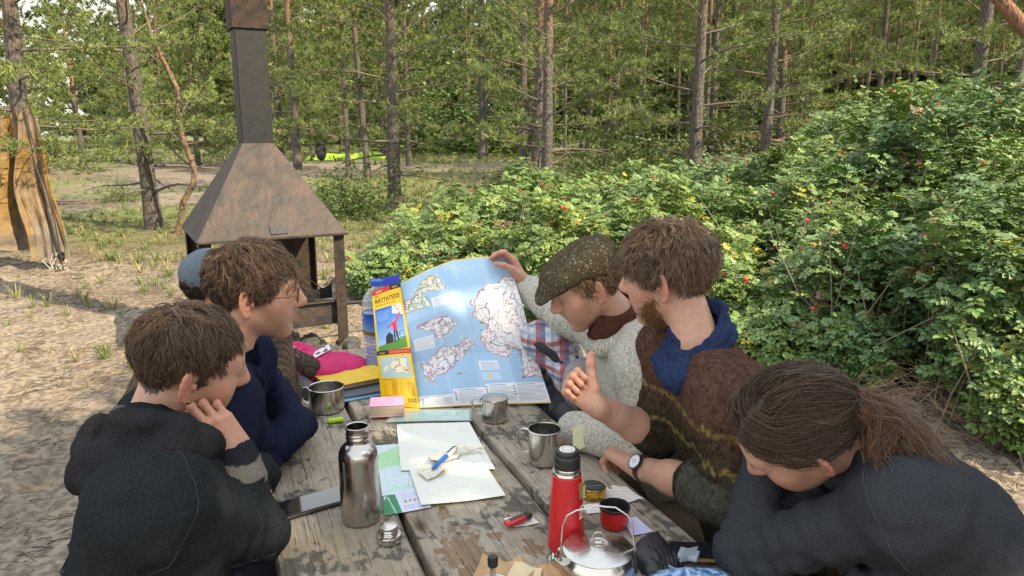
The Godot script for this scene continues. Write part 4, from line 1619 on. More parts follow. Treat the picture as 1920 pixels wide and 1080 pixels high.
# ---------------------------------------------------------------- tarpaulin, tent, pack
func build_camp() -> void:
	rng.seed = 21
	var t := thing("hanging_tarpaulin", "old yellow and grey tarpaulin hanging in folds from a pine at the left edge", "tarpaulin", Vector3(-5.45, 0.05, -8.4))
	var cloth := vmat(0.8)
	cloth.backlight_enabled = true
	cloth.backlight = lin(0.12, 0.09, 0.04)
	textured(cloth, gray_tex(noise_image(51, 0.02, 256, 5), 0.6, 1.25), bump(noise_image(52, 0.03, 256), 3.0), 1.2, 0.5)
	# two sheets gathered where they are tied, falling in folds
	for part_no in 2:
		var mb := MB.new()
		var nu := 110
		var nv := 44
		for side in 2:
			var first := mb.v.size()
			for j in nv + 1:
				var v := float(j) / nv       # 0 foot, 1 top
				for i in nu + 1:
					var u := float(i) / nu
					var p: Vector3
					var ph := u * (34.0 if part_no == 0 else 15.0) + 2.4 * nz.get_noise_2d(u * 130.0 + part_no * 70.0, v * 55.0) + part_no
					var fold := sin(ph) * 0.55 + 0.8 * sin(ph * 0.37 + 1.0) + 0.7 * nz2.get_noise_2d(u * 160.0, v * 60.0 + part_no * 30.0)
					var deep := 0.022 + 0.10 * pow(1.0 - v, 0.8)
					if part_no == 0:
						var top := Vector3(-0.44 + u * 0.40, 2.02 - 0.26 * u - 0.22 * sin(u * PI), -0.05)
						var foot := Vector3(-1.15 + u * 1.62, 0.50 - 0.42 * u + 0.07 * sin(u * 8.0), 0.25 - 0.2 * u)
						p = foot.lerp(top, v) + Vector3(0.12 * sin(v * PI) * (u - 0.7), -0.16 * sin(v * PI) * sin(u * PI), 0.0)
					else:
						var top := Vector3(0.02 + u * 0.20, 1.62 + 0.14 * sin(u * PI), 0.02)
						var foot := Vector3(0.10 + u * 0.40, 0.07 + 0.04 * sin(u * 8.0), 0.14)
						p = foot.lerp(top, v) + Vector3(0.10 * sin(v * PI) * (u - 0.9) + 0.025 * sin(v * 9.0), 0, 0.03)
						deep *= 0.55
					p += Vector3(0.30 * cos(ph * 0.5), 0.10 * sin(v * 11.0 + ph), 1.0) * fold * deep
					p += Vector3(0.5, 0.6, 1.0) * 0.016 * nz2.get_noise_2d(u * 420.0, v * 300.0)
					var stain := 0.5 + 0.9 * nz.get_noise_2d(u * 85.0 + part_no * 40.0, v * 45.0) + 0.5 * nz2.get_noise_2d(u * 240.0, v * 120.0)
					var k := clampf(sm(0.30, 0.75, stain) + 0.75 * sm(0.32, 0.10, v) - 0.35 * part_no, 0.0, 1.0)
					mb.col = Color(0.27, 0.155, 0.035).lerp(Color(0.20, 0.165, 0.125), k)
					if part_no == 1 and v > 0.84:
						mb.col = Color(0.24, 0.18, 0.11)
					mb.vert(p - Vector3(0, 0, 0.003 * side), Vector2(u, v))
			for j in nv:
				for i in nu:
					var a := first + j * (nu + 1) + i
					if side == 0:
						mb.quad(a, a + 1, a + nu + 2, a + nu + 1)
					else:
						mb.quad(a, a + nu + 1, a + nu + 2, a + 1)
		obj("cloth_panel", mb, cloth, t, true)
	var rope := mat(lin(0.03, 0.03, 0.03), 0.9)
	var mb := MB.new()
	mb.tube(PackedVector3Array([Vector3(0.10, 1.70, 0.05), Vector3(0.24, 1.2, 0.12), Vector3(0.38, 0.5, 0.2), Vector3(0.44, -0.05, 0.25)]), 0.008, 5)
	obj("guy_rope", mb, rope, t)
	mb = MB.new()
	for i in 9:
		var p := Vector3(0.30 + rng.randfn() * 0.04, 0.16, 0.15)
		mb.tube(PackedVector3Array([p, p + Vector3(rng.randfn() * 0.05, -0.1, rng.randfn() * 0.04), p + Vector3(rng.randfn() * 0.09, -0.2, 0.05)]), 0.004, 4)
	obj("cord_fringe", mb, mat(lin(0.5, 0.47, 0.42), 0.9), t)
	# lime tent and the pack before it
	var y := terrain(-5.85, -26.0)
	var g := mat(lin(0.30, 0.50, 0.03), 0.6)
	g.backlight_enabled = true
	g.backlight = lin(0.15, 0.26, 0.01)
	var tent := thing("lime_tent", "low lime green tent far back between the pines", "tent", Vector3(-5.7, y, -26.0))
	mb = MB.new()
	mb.sheet(26, 10, func(u: float, v: float) -> Vector3:
		var a := (v - 0.5) * PI
		var h := 0.36 * pow(sin(PI * clampf(u, 0.02, 0.98)), 0.55) * (0.8 + 0.35 * sin(u * 5.0 + 2.6)) + 0.03
		return Vector3(u * 2.7 - 1.3, cos(a) * h * (1.0 + 0.05 * sin(u * 30.0)), -sin(a) * 0.55), 0.01)
	obj("canopy", mb, g, tent)
	mb = MB.new()
	mb.tube(PackedVector3Array([Vector3(-0.9, 0.0, 0.56), Vector3(-0.9, 0.36, 0), Vector3(-0.9, 0.0, -0.56)]), 0.012, 5)
	mb.tube(PackedVector3Array([Vector3(0.7, 0.0, 0.56), Vector3(0.7, 0.42, 0), Vector3(0.7, 0.0, -0.56)]), 0.012, 5)
	obj("pole", mb, mat(lin(0.3, 0.4, 0.1), 0.5), tent)
	var pk := thing("backpack", "black rucksack standing in front of the green tent", "backpack", Vector3(-6.3, terrain(-6.3, -24.9), -24.9))
	var dk := mat(lin(0.018, 0.018, 0.022), 0.8)
	var s := SDF.new()
	s.ell(Vector3(0, 0.28, 0), Vector3(0.17, 0.28, 0.13))
	s.ell(Vector3(0, 0.16, 0.1), Vector3(0.14, 0.14, 0.08), Basis(), 0.03)
	s.ell(Vector3(0, 0.55, 0), Vector3(0.15, 0.07, 0.12), Basis(), 0.02)
	mb = MB.new()
	s.build(mb, 0.025)
	obj("sack", mb, dk, pk)
	mb = MB.new()
	mb.tube(PackedVector3Array([Vector3(-0.2, 0.25, 0.02), Vector3(-0.3, 0.14, 0.08), Vector3(-0.34, 0.0, 0.1)]), 0.03, 6)
	mb.tube(PackedVector3Array([Vector3(-0.18, 0.15, 0.05), Vector3(-0.3, 0.16, 0.1)]), 0.04, 6)
	obj("strap", mb, dk, pk)


# ---------------------------------------------------------------- things on the table
func steel_mat(rough := 0.28) -> StandardMaterial3D:
	var m := mat(lin(0.60, 0.58, 0.55), rough, 1.0)
	m.normal_enabled = true
	m.normal_texture = M.scratch
	m.normal_scale = 0.07
	m.roughness = 1.0
	m.roughness_texture = M.smear
	return tri(m, 9.0)


func mug(label: String, at: Vector3, r: float, h: float, handle: float) -> Node3D:
	var t := thing("steel_mug", label, "mug", at, 0.0, "steel camping mugs on the table")
	var mb := MB.new()
	mb.lathe([Vector2(0.0, 0.002), Vector2(r - 0.006, 0.0), Vector2(r - 0.001, 0.004), Vector2(r, 0.012), Vector2(r, h - 0.004), Vector2(r + 0.0022, h - 0.002), Vector2(r + 0.0022, h), Vector2(r, h + 0.001), Vector2(r - 0.0015, h - 0.001), Vector2(r - 0.0015, 0.012), Vector2(r - 0.006, 0.005), Vector2(0.0, 0.004)], 48)
	obj("cup", mb, M.steel, t)
	mb = MB.new()
	var d := Vector3(cos(handle), 0, -sin(handle))
	var pts := PackedVector3Array()
	for q in [[-0.001, 0.92], [0.010, 0.94], [0.024, 0.90], [0.030, 0.76], [0.027, 0.55], [0.020, 0.36], [0.010, 0.27], [-0.001, 0.26]]:
		pts.append(d * (r + q[0]) + Vector3(0, q[1] * h, 0))
	mb.tube(pts, 0.0055, 8, true, 0.35)
	obj("handle", mb, M.steel, t)
	return t


func paper(called: String, label: String, category: String, corners: Array, m: Material, lift := 0.002, curl := 0.006, group := "", thick := 0.0005) -> MeshInstance3D:
	# corners: far left, far right, near right, near left
	var mb := MB.new()
	var ph := rng.randf() * 9.0
	mb.sheet(10, 10, func(u: float, v: float) -> Vector3:
		var a: Vector3 = (corners[3] as Vector3).lerp(corners[2], u)
		var b: Vector3 = (corners[0] as Vector3).lerp(corners[1], u)
		var e := pow(absf(u - 0.5) * 2.0, 3.0) * 0.5 + pow(absf(v - 0.5) * 2.0, 3.0) * 0.5
		return a.lerp(b, v) + Vector3(0, lift + curl * e * (0.5 + 0.5 * sin(u * 4.0 + v * 3.0 + ph)) + curl * 0.15 * (1.0 + sin(u * 9.0 + v * 5.0)), 0), thick)
	var o := obj(called, mb, m)
	tag(o, label, category, group)
	return o


func note_image(w: int, h: int, base: Color, ink: Color, rows: int, size: float, sd: int) -> Image:
	rng.seed = sd
	var im := Image.create(w, h, false, Image.FORMAT_RGB8)
	im.fill(base)
	for i in rows:
		scribble(im, Vector2(w * 0.08, h * (i + 0.7) / (rows + 0.4)), 0.0, int(w / (size * 4.2)), size, ink)
	return im


func build_items() -> void:
	rng.seed = 3
	M.scratch = bump(noise_image(61, 0.12, 256, 3), 2.0)
	M.smear = gray_tex(noise_image(62, 0.02, 256, 5), 0.10, 0.32)
	M.steel = steel_mat()
	var brushed := mat(lin(0.50, 0.48, 0.46), 0.36, 1.0)
	brushed.anisotropy_enabled = true
	brushed.anisotropy = 0.6
	brushed.roughness = 1.0
	brushed.roughness_texture = M.smear
	tri(brushed, 6.0)
	var dark_plastic := mat(lin(0.018, 0.018, 0.02), 0.45)
	var mb: MB
	var t: Node3D

	# --- the unfolded cycling map
	t = thing("folding_map", "large unfolded blue cycling map held upright above the table", "map")
	var TL := Vector3(-0.350, 1.087, -2.273)
	var TM := Vector3(-0.187, 1.154, -2.318)
	var TR := Vector3(-0.012, 1.162, -2.330)
	var BL := Vector3(-0.267, 0.757, -2.045)
	var BM := Vector3(-0.078, 0.757, -2.072)
	var BR := Vector3(0.116, 0.757, -2.086)
	var out := Vector3(0.1, 0.35, 0.93)
	mb = MB.new()
	mb.sheet(40, 45, func(u: float, v: float) -> Vector3:
		var a := BL.lerp(BM, u * 2.0) if u < 0.5 else BM.lerp(BR, u * 2.0 - 1.0)
		var b := TL.lerp(TM, u * 2.0) if u < 0.5 else TM.lerp(TR, u * 2.0 - 1.0)
		var p := a.lerp(b, v)
		var fu := absf(fposmod(u * 4.0 + 1.0, 2.0) - 1.0)
		var fv := absf(fposmod(v * 3.0, 2.0) - 1.0)
		var crease := 0.032 * (fu - 0.5) + 0.030 * (fv - 0.5) + 0.004 * sin(u * 3.0 + 0.5) * sin(v * 3.1)
		crease += 0.004 * nz2.get_noise_2d(u * 110.0, v * 110.0) + 0.004 * sm(0.35, 0.0, v) * sin(u * 7.0)
		return p + out * crease * (0.25 + 0.75 * sm(0.0, 0.1, v)), 0.0006)
	var mp := tex_mat(map_image(), 0.6)
	mp.backlight_enabled = true
	mp.backlight = lin(0.12, 0.12, 0.12)
	obj("map_sheet", mb, mp, t)
	mb = MB.new()
	var PTL := Vector3(-0.432, 1.066, -2.225)
	var PBL := Vector3(-0.385, 0.757, -2.075)
	mb.sheet(12, 30, func(u: float, v: float) -> Vector3:
		var p := PBL.lerp(BL + Vector3(-0.001, 0, 0.001), u).lerp(PTL.lerp(TL + Vector3(-0.001, 0, 0.001), u), v)
		return p + out * (0.010 * sin(u * PI) + 0.008 * sin(v * 6.5) * u * (1.0 - u) * 3.0 + 0.010 * (1.0 - u) * sin(v * 4.0 + 1.0)), 0.0008)
	obj("cover_panel", mb, tex_mat(cover_image(), 0.4), t)
	mb = MB.new()
	mb.sheet(4, 4, func(u: float, v: float) -> Vector3: return Vector3(-0.402 + 0.052 * u, 1.070 + 0.030 * v + u * 0.012, -2.262 - 0.008 * v), 0.0008)
	obj("blue_tab", mb, mat(lin(0.02, 0.04, 0.45), 0.5), t)

	mb = MB.new()
	mb.sheet(6, 6, func(u: float, v: float) -> Vector3: return Vector3(-0.392, 0.7525, -1.978).lerp(Vector3(-0.272, 0.7525, -1.998), u).lerp(Vector3(-0.388, 0.758, -2.068).lerp(Vector3(-0.268, 0.757, -2.042), u), v), 0.0008)
	obj("cover_flap", mb, mat(lin(0.80, 0.50, 0.02), 0.4), t)

	# --- steel bottle and its cap
	t = thing("steel_bottle", "open brushed steel drinking bottle standing at the gap between planks", "bottle", Vector3(-0.317, 0.751, -1.424))
	mb = MB.new()
	mb.lathe([Vector2(0.0, 0.001), Vector2(0.036, 0.0), Vector2(0.0395, 0.003), Vector2(0.0405, 0.010), Vector2(0.0405, 0.142), Vector2(0.0395, 0.152), Vector2(0.036, 0.161), Vector2(0.030, 0.168), Vector2(0.0245, 0.172), Vector2(0.0225, 0.175), Vector2(0.0225, 0.182), Vector2(0.0237, 0.184), Vector2(0.0225, 0.187), Vector2(0.0222, 0.190), Vector2(0.0237, 0.192), Vector2(0.0222, 0.195), Vector2(0.0225, 0.202), Vector2(0.0245, 0.205), Vector2(0.0245, 0.208), Vector2(0.023, 0.209), Vector2(0.0212, 0.207), Vector2(0.021, 0.175), Vector2(0.034, 0.155), Vector2(0.038, 0.01), Vector2(0.0, 0.004)], 56)
	obj("body", mb, brushed, t)
	t = thing("bottle_cap", "ridged steel bottle cap with wire loop, lying in front of the bottle", "cap", Vector3(-0.245, 0.751, -1.341))
	mb = MB.new()
	mb.lathe([Vector2(0.0, 0.0), Vector2(0.024, 0.0), Vector2(0.0255, 0.002), Vector2(0.0255, 0.013), Vector2(0.024, 0.015), Vector2(0.0185, 0.016), Vector2(0.0178, 0.018), Vector2(0.0192, 0.020), Vector2(0.0178, 0.0225), Vector2(0.0192, 0.025), Vector2(0.0178, 0.0275), Vector2(0.0185, 0.030), Vector2(0.0175, 0.033), Vector2(0.013, 0.0345), Vector2(0.0, 0.035)], 40)
	obj("cap_body", mb, M.steel, t)
	mb = MB.new()
	var loop := PackedVector3Array()
	for i in 11:
		var a := PI * i / 10.0
		loop.append(Vector3(0.0, 0.008, 0.0) + Basis(Vector3.UP, 0.5) * (Basis(Vector3.FORWARD, -0.62) * Vector3(0.0, sin(a) * 0.026, cos(a) * 0.0265)))
	mb.tube(loop, 0.0014, 6)
	obj("wire_loop", mb, M.steel, t)

	# --- red vacuum flask, tea tag
	t = thing("vacuum_flask", "tall red vacuum flask with black ribbed stopper and hanging tea tag", "flask", Vector3(0.105, 0.751, -1.318))
	mb = MB.new()
	mb.lathe([Vector2(0.0, 0.001), Vector2(0.031, 0.0), Vector2(0.034, 0.002), Vector2(0.0348, 0.006), Vector2(0.0346, 0.02), Vector2(0.0335, 0.07), Vector2(0.0315, 0.12), Vector2(0.0298, 0.151), Vector2(0.029, 0.155), Vector2(0.0275, 0.156)], 48)
	var red := mat(lin(0.52, 0.008, 0.012), 0.22)
	red.clearcoat_enabled = true
	red.clearcoat = 0.6
	obj("body", mb, red, t)
	mb = MB.new()
	mb.lathe([Vector2(0.0275, 0.1555), Vector2(0.0285, 0.158), Vector2(0.0275, 0.161), Vector2(0.0265, 0.162), Vector2(0.0265, 0.168), Vector2(0.0255, 0.170), Vector2(0.0, 0.170)], 48)
	obj("steel_neck", mb, M.steel, t)
	mb = MB.new()
	mb.lathe([Vector2(0.025, 0.1695), Vector2(0.0258, 0.171), Vector2(0.0258, 0.180), Vector2(0.0248, 0.181), Vector2(0.0258, 0.182), Vector2(0.0258, 0.190), Vector2(0.0245, 0.193), Vector2(0.0225, 0.195), Vector2(0.0235, 0.197), Vector2(0.0235, 0.201), Vector2(0.0222, 0.204), Vector2(0.0192, 0.2055), Vector2(0.0178, 0.2045), Vector2(0.0, 0.2045)], 48)
	obj("stopper", mb, dark_plastic, t)
	mb = MB.new()
	mb.lathe([Vector2(0.0155, 0.2042), Vector2(0.0150, 0.2058), Vector2(0.0, 0.2062)], 32)
	var disc := obj("stopper_button", mb, mat(lin(0.62, 0.62, 0.58), 0.4), t)
	mb = MB.new()
	mb.lathe([Vector2(0.0105, 0.2058), Vector2(0.0102, 0.2066), Vector2(0.0092, 0.2066), Vector2(0.0090, 0.2060)], 28)
	obj("button_ring", mb, mat(lin(0.35, 0.36, 0.33), 0.4), disc)
	# white script near the foot of the flask
	var tm := TextMesh.new()
	var sf := SystemFont.new()
	sf.font_names = PackedStringArray(["Droid Serif"])
	tm.font = sf
	tm.text = "EVA"
	tm.font_size = 24
	tm.pixel_size = 0.0006
	tm.depth = 0.0006
	var o := put("lettering", tm, t, mat(lin(0.8, 0.8, 0.8), 0.5))
	o.basis = Basis(Vector3.UP, 0.95) * Basis(Vector3.BACK, PI / 2)
	o.position = Vector3(sin(0.95), 0, cos(0.95)) * 0.0337 + Vector3(0, 0.085, 0)
	var tg := thing("tea_tag", "gold paper tea tag hanging on a thread down the red flask", "tag", Vector3(0.105, 0.751, -1.318))
	var ta := Vector3(0.031, 0, 0.0165)
	mb = MB.new()
	mb.sheet(2, 4, func(u: float, v: float) -> Vector3:
		var w := 0.0085 if v > 0.2 and v < 0.8 else 0.0058
		return ta * 0.98 + Vector3(0.0, 0.111 + v * 0.034, 0.002) + Vector3(0.9, 0.0, -0.43) * (u - 0.5) * 2.0 * w - Vector3(0.002, 0, 0) * v, 0.0005)
	obj("card", mb, mat(lin(0.30, 0.20, 0.035), 0.4, 0.35), tg)
	mb = MB.new()
	mb.tube(PackedVector3Array([ta * 0.88 + Vector3(0, 0.168, 0), ta * 0.90 + Vector3(0, 0.158, 0.001), ta * 0.99 + Vector3(-0.001, 0.144, 0.002)]), 0.0006, 5)
	obj("thread", mb, mat(lin(0.7, 0.65, 0.55), 0.9), tg)
	tm = TextMesh.new()
	tm.font = sf
	tm.text = "pukka"
	tm.font_size = 20
	tm.pixel_size = 0.00042
	tm.depth = 0.0004
	o = put("lettering", tm, tg, mat(lin(0.75, 0.72, 0.6), 0.5))
	o.basis = Basis(Vector3.UP, 0.445) * Basis(Vector3.BACK, PI / 2)
	o.position = ta * 0.98 + Vector3(0.0005, 0.127, 0.0032)

	# --- kettle
	t = thing("kettle", "small steel camping kettle with wire handle and ringed lid in the foreground", "kettle", Vector3(0.157, 0.751, -1.225))
	mb = MB.new()
	mb.lathe([Vector2(0.0, 0.001), Vector2(0.062, 0.0), Vector2(0.068, 0.003), Vector2(0.072, 0.012), Vector2(0.0725, 0.024), Vector2(0.070, 0.036), Vector2(0.066, 0.045), Vector2(0.0635, 0.049), Vector2(0.0625, 0.052), Vector2(0.060, 0.052), Vector2(0.060, 0.046)], 56)
	obj("body", mb, M.steel, t)
	mb = MB.new()
	mb.lathe([Vector2(0.0, 0.050), Vector2(0.0615, 0.0505), Vector2(0.0645, 0.0515), Vector2(0.0645, 0.0530), Vector2(0.062, 0.0538), Vector2(0.050, 0.0575), Vector2(0.030, 0.0625), Vector2(0.018, 0.0645), Vector2(0.0165, 0.0635), Vector2(0.0, 0.0640)], 56)
	var lid := obj("lid", mb, M.steel, t)
	mb = MB.new()
	var ring := PackedVector3Array()
	for i in 21:
		var a := TAU * i / 20.0
		ring.append(Vector3(sin(a) * 0.0105, 0.0765 + cos(a) * 0.0105, 0.002 * cos(a)))
	mb.tube(ring, 0.0011, 6, false)
	mb.box(Transform3D(Basis(), Vector3(0, 0.066, 0)), Vector3(0.014, 0.004, 0.009), 0.001)
	obj("lid_ring", mb, M.steel, lid)
	mb = MB.new()
	mb.ball(Transform3D(Basis(Vector3.RIGHT, 0.30), Vector3(0.015, 0.0566, 0.040)), Vector3(0.0135, 0.0006, 0.0055), 20, 4)
	obj("maker_badge", mb, mat(lin(0.12, 0.12, 0.11), 0.5, 0.7), lid)
	mb = MB.new()
	for i in 5:
		mb.box(Transform3D(Basis(Vector3.RIGHT, 0.30), Vector3(0.007 + i * 0.004, 0.0571, 0.040)), Vector3(0.0012 if i % 2 == 0 else 0.0024, 0.0006, 0.005 if i != 2 else 0.003), 0.0002)
	obj("badge_letters", mb, mat(lin(0.6, 0.6, 0.57), 0.4, 0.5), lid)
	mb = MB.new()
	mb.tube(PackedVector3Array([Vector3(-0.058, 0.026, 0.012), Vector3(-0.071, 0.034, 0.016), Vector3(-0.082, 0.043, 0.020), Vector3(-0.087, 0.049, 0.022)]), PackedFloat32Array([0.015, 0.012, 0.0095, 0.0095]), 16, false)
	mb.tube(PackedVector3Array([Vector3(-0.087, 0.049, 0.022), Vector3(-0.0865, 0.0488, 0.022), Vector3(-0.078, 0.040, 0.0185)]), PackedFloat32Array([0.0095, 0.0083, 0.0078]), 16, true)
	obj("spout", mb, M.steel, t)
	mb = MB.new()
	var bail := PackedVector3Array()
	for q in [[-0.0665, 0.044], [-0.0675, 0.056], [-0.066, 0.085], [-0.058, 0.105], [-0.040, 0.116], [-0.020, 0.120], [-0.006, 0.127], [0.012, 0.125], [0.030, 0.125], [0.052, 0.112], [0.060, 0.100], [0.064, 0.070], [0.067, 0.056], [0.0665, 0.046]]:
		bail.append(Basis(Vector3.UP, -0.1) * Vector3(q[0], q[1], -0.006 - q[1] * 0.12))
	mb.tube(bail, 0.0017, 8)
	obj("wire_handle", mb, M.steel, t)
	for sx in [-1.0, 1.0]:
		mb = MB.new()
		mb.box(Transform3D(Basis(), Vector3(sx * 0.067, 0.044, -0.008)), Vector3(0.004, 0.018, 0.012), 0.0015)
		mb.ball(Transform3D(Basis(), Vector3(sx * 0.070, 0.046, -0.008)), Vector3(0.004, 0.004, 0.004), 8, 6)
		obj("handle_lug", mb, M.steel, t)

	# --- red cup
	t = thing("red_cup", "glossy red flask cup with black rim and inside, behind the kettle", "cup", Vector3(0.211, 0.752, -1.396))
	mb = MB.new()
	mb.lathe([Vector2(0.0, 0.001), Vector2(0.024, 0.0), Vector2(0.0275, 0.004), Vector2(0.0295, 0.014), Vector2(0.0305, 0.040)], 44)
	obj("shell", mb, red, t)
	mb = MB.new()
	mb.lathe([Vector2(0.0302, 0.0395), Vector2(0.0318, 0.041), Vector2(0.0318, 0.046), Vector2(0.0308, 0.047), Vector2(0.0290, 0.046), Vector2(0.0275, 0.012), Vector2(0.0, 0.006)], 44)
	obj("liner", mb, dark_plastic, t)

	# --- mugs
	mug("steel mug at the far left beside the dark grey case, handle to the left", Vector3(-0.540, 0.751, -2.047), 0.050, 0.072, PI * 0.97)
	mug("steel mug on the right plank behind the red flask", Vector3(0.079, 0.751, -1.697), 0.039, 0.088, PI * 0.9)
	t = mug("upturned steel mug in front of the map's lower right edge", Vector3(-0.048, 0.751, -1.969), 0.0365, 0.066, PI * 0.95)
	mb = MB.new()
	mb.lathe([Vector2(0.0385, 0.066), Vector2(0.038, 0.0685), Vector2(0.024, 0.069), Vector2(0.020, 0.0705), Vector2(0.0, 0.0705)], 44)
	obj("lid", mb, M.steel, t)
	mb = MB.new()
	mb.box(Transform3D(Basis(), Vector3(-0.042, 0.062, 0.004)), Vector3(0.006, 0.012, 0.014), 0.001)
	obj("hinge", mb, M.steel, t)

	# --- books and bits at the far end
	t = thing("pink_book", "thick pocket book with pink cover lying by the map's lower left corner", "book", Vector3(-0.357, 0.7605, -2.005), deg_to_rad(8.0))
	mb = MB.new()
	mb.box(Transform3D(Basis(), Vector3(0, 0.0165, 0)), Vector3(0.093, 0.030, 0.070), 0.001)
	var pages := mat(lin(0.52, 0.42, 0.30), 0.9)
	var pim := Image.create(64, 64, false, Image.FORMAT_RGB8)
	for y in 64:
		var k := 0.80 + 0.2 * rng.randf()
		pim.fill_rect(Rect2i(0, y, 64, 1), Color(0.80 * k, 0.74 * k, 0.64 * k))
	pages = tex_mat(pim, 0.9)
	obj("pages", mb, pages, t)
	mb = MB.new()
	mb.box(Transform3D(Basis(), Vector3(0, 0.0325, 0)), Vector3(0.096, 0.0016, 0.073), 0.0005)
	mb.box(Transform3D(Basis(), Vector3(0, 0.0008, 0)), Vector3(0.096, 0.0016, 0.073), 0.0005)
	mb.box(Transform3D(Basis(), Vector3(0, 0.0167, -0.036)), Vector3(0.096, 0.0298, 0.0016), 0.0005)
	var cim := Image.create(192, 146, false, Image.FORMAT_RGB8)
	cim.fill(Color(0.97, 0.68, 0.80))
	fine_print(cim, Rect2(40, 50, 130, 56), 6, Color(0.86, 0.54, 0.66))
	obj("cover", mb, tex_mat(cim, 0.5), t)
	t = thing("yellow_book", "yellow covered book lying on the blue folder left of the map", "book", T(0.36, 2.285, 0.766), deg_to_rad(34.0))
	mb = MB.new()
	mb.box(Transform3D(Basis(), Vector3(0, 0.0085, 0)), Vector3(0.20, 0.014, 0.125), 0.001)
	obj("pages", mb, mat(lin(0.35, 0.24, 0.15), 0.9), t)
	mb = MB.new()
	mb.sheet(10, 8, func(u: float, v: float) -> Vector3: return Vector3((u - 0.5) * 0.206, 0.018 + 0.004 * sin(u * 3.0) * v, 0.066 - v * 0.132), 0.0015)
	var yel := mat(lin(0.78, 0.50, 0.02), 0.5)
	obj("cover", mb, yel, t)
	t = thing("blue_folder", "blue and grey folder under the yellow book", "folder", T(0.385, 2.24, 0.7505), deg_to_rad(28.0))
	mb = MB.new()
	mb.box(Transform3D(Basis(), Vector3(0, 0.003, 0)), Vector3(0.25, 0.005, 0.17), 0.001)
	obj("blue_cover", mb, mat(lin(0.16, 0.42, 0.62), 0.4), t)
	mb = MB.new()
	mb.box(Transform3D(Basis(), Vector3(0.0, 0.010, -0.004)), Vector3(0.235, 0.007, 0.155), 0.001)
	obj("grey_notebook", mb, mat(lin(0.10, 0.11, 0.13), 0.6), t)
	mb = MB.new()
	mb.tube(PackedVector3Array([T(0.445, 2.20, 0.772), T(0.475, 2.205, 0.774), T(0.500, 2.24, 0.773)]), 0.006, 8)
	tag(obj("blue_ribbon", mb, mat(lin(0.03, 0.10, 0.50), 0.6)), "crumpled blue ribbon beside the yellow book, against the map", "ribbon")
	t = thing("glasses_case", "dark grey spectacle case beside the pink bag", "case", T(0.205, 2.275, 0.7515), deg_to_rad(125.0))
	mb = MB.new()
	var s := SDF.new()
	s.cap(Vector3(-0.062, 0.021, 0), Vector3(0.062, 0.021, 0), 0.027, 0.027, 0.004)
	s.build(mb, 0.004)
	for i in mb.v.size():
		var p := mb.v[i]
		mb.v[i] = Vector3(clampf(p.x, -0.068, 0.068), maxf(p.y * 0.92, 0.0), p.z * 1.05)
	obj("shell", mb, mat(lin(0.075, 0.07, 0.075), 0.42), t)
	mb = MB.new()
	mb.tube(PackedVector3Array([Vector3(-0.066, 0.019, 0.0286), Vector3(0.066, 0.019, 0.0286)]), 0.0009, 4)
	obj("seam", mb, dark_plastic, t)
	mb = MB.new()
	mb.box(turned(18.0, Vector3(-0.493, 0.758, -1.951)), Vector3(0.043, 0.012, 0.016), 0.003)
	tag(obj("green_lighter", mb, mat(lin(0.42, 0.72, 0.01), 0.3)), "lime green plastic lighter in front of the far left mug", "lighter")
	# pink bag: crumpled cloth with white printed parts
	t = thing("cloth_bag", "crumpled magenta cloth bag with white patterned lining at the table's far end", "bag")
	s = SDF.new()
	s.noise = nzq
	s.namp = 0.016
	s.nscale = Vector3(48, 60, 42)
	s.ell(T(0.27, 2.43, 0.775), Vector3(0.16, 0.045, 0.11), Basis(Vector3.UP, 0.2), 0.03)
	s.ell(T(0.16, 2.41, 0.79), Vector3(0.075, 0.055, 0.09), Basis(), 0.03)
	s.ell(T(0.20, 2.50, 0.80), Vector3(0.09, 0.05, 0.06), Basis(), 0.03)
	s.ell(T(0.12, 2.32, 0.765), Vector3(0.05, 0.03, 0.06), Basis(), 0.02)
	mb = MB.new()
	s.build(mb, 0.006)
	var pink := mat(lin(0.56, 0.012, 0.13), 0.75)
	pink.rim_enabled = true
	pink.rim = 0.3
	obj("cloth", mb, pink, t)
	mb = MB.new()
	var wim := Image.create(128, 128, false, Image.FORMAT_RGB8)
	wim.fill(Color(0.86, 0.85, 0.86))
	for i in 7:
		var p := Vector2(rng.randf_range(15, 110), rng.randf_range(15, 110))
		for k in 3:
			fill_poly(wim, PackedVector2Array([p + Vector2(-12, -5), p + Vector2(2, -11), p + Vector2(12, 4), p + Vector2(-3, 11)]), [Color(0.15, 0.12, 0.17), Color(0.45, 0.35, 0.40), Color(0.15, 0.12, 0.17)][k])
			p += Vector2(rng.randfn() * 7, rng.randfn() * 7)
	mb.sheet(12, 8, func(u: float, v: float) -> Vector3: return T(0.12 + 0.13 * u, 2.36 + 0.14 * v, 0.83 + 0.022 * sin(u * 5.0) + 0.016 * sin(v * 7.0 + u * 3.0)), 0.002)
	mb.sheet(8, 8, func(u: float, v: float) -> Vector3: return T(0.075 + 0.075 * u, 2.31 + 0.07 * v, 0.775 + 0.024 * sin(u * 4.0 + 0.6) + 0.02 * v), 0.002)
	mb.sheet(6, 4, func(u: float, v: float) -> Vector3: return T(0.255 + 0.06 * u, 2.39 + 0.06 * v + u * 0.05, 0.825 + 0.010 * u), 0.002)
	obj("lining", mb, tex_mat(wim, 0.8), t)
	# lilac thing behind the brown cardigan
	mb = MB.new()
	mb.lathe([Vector2(0.0, 0.0), Vector2(0.032, 0.0), Vector2(0.034, 0.004), Vector2(0.031, 0.085), Vector2(0.029, 0.10), Vector2(0.0, 0.10)], 24, Transform3D(Basis(), T(0.115, 2.545, 0.751)))
	tag(obj("lilac_tumbler", mb, mat(lin(0.50, 0.28, 0.58), 0.5)), "lilac plastic tumbler at the far end behind the brown cardigan", "tumbler")

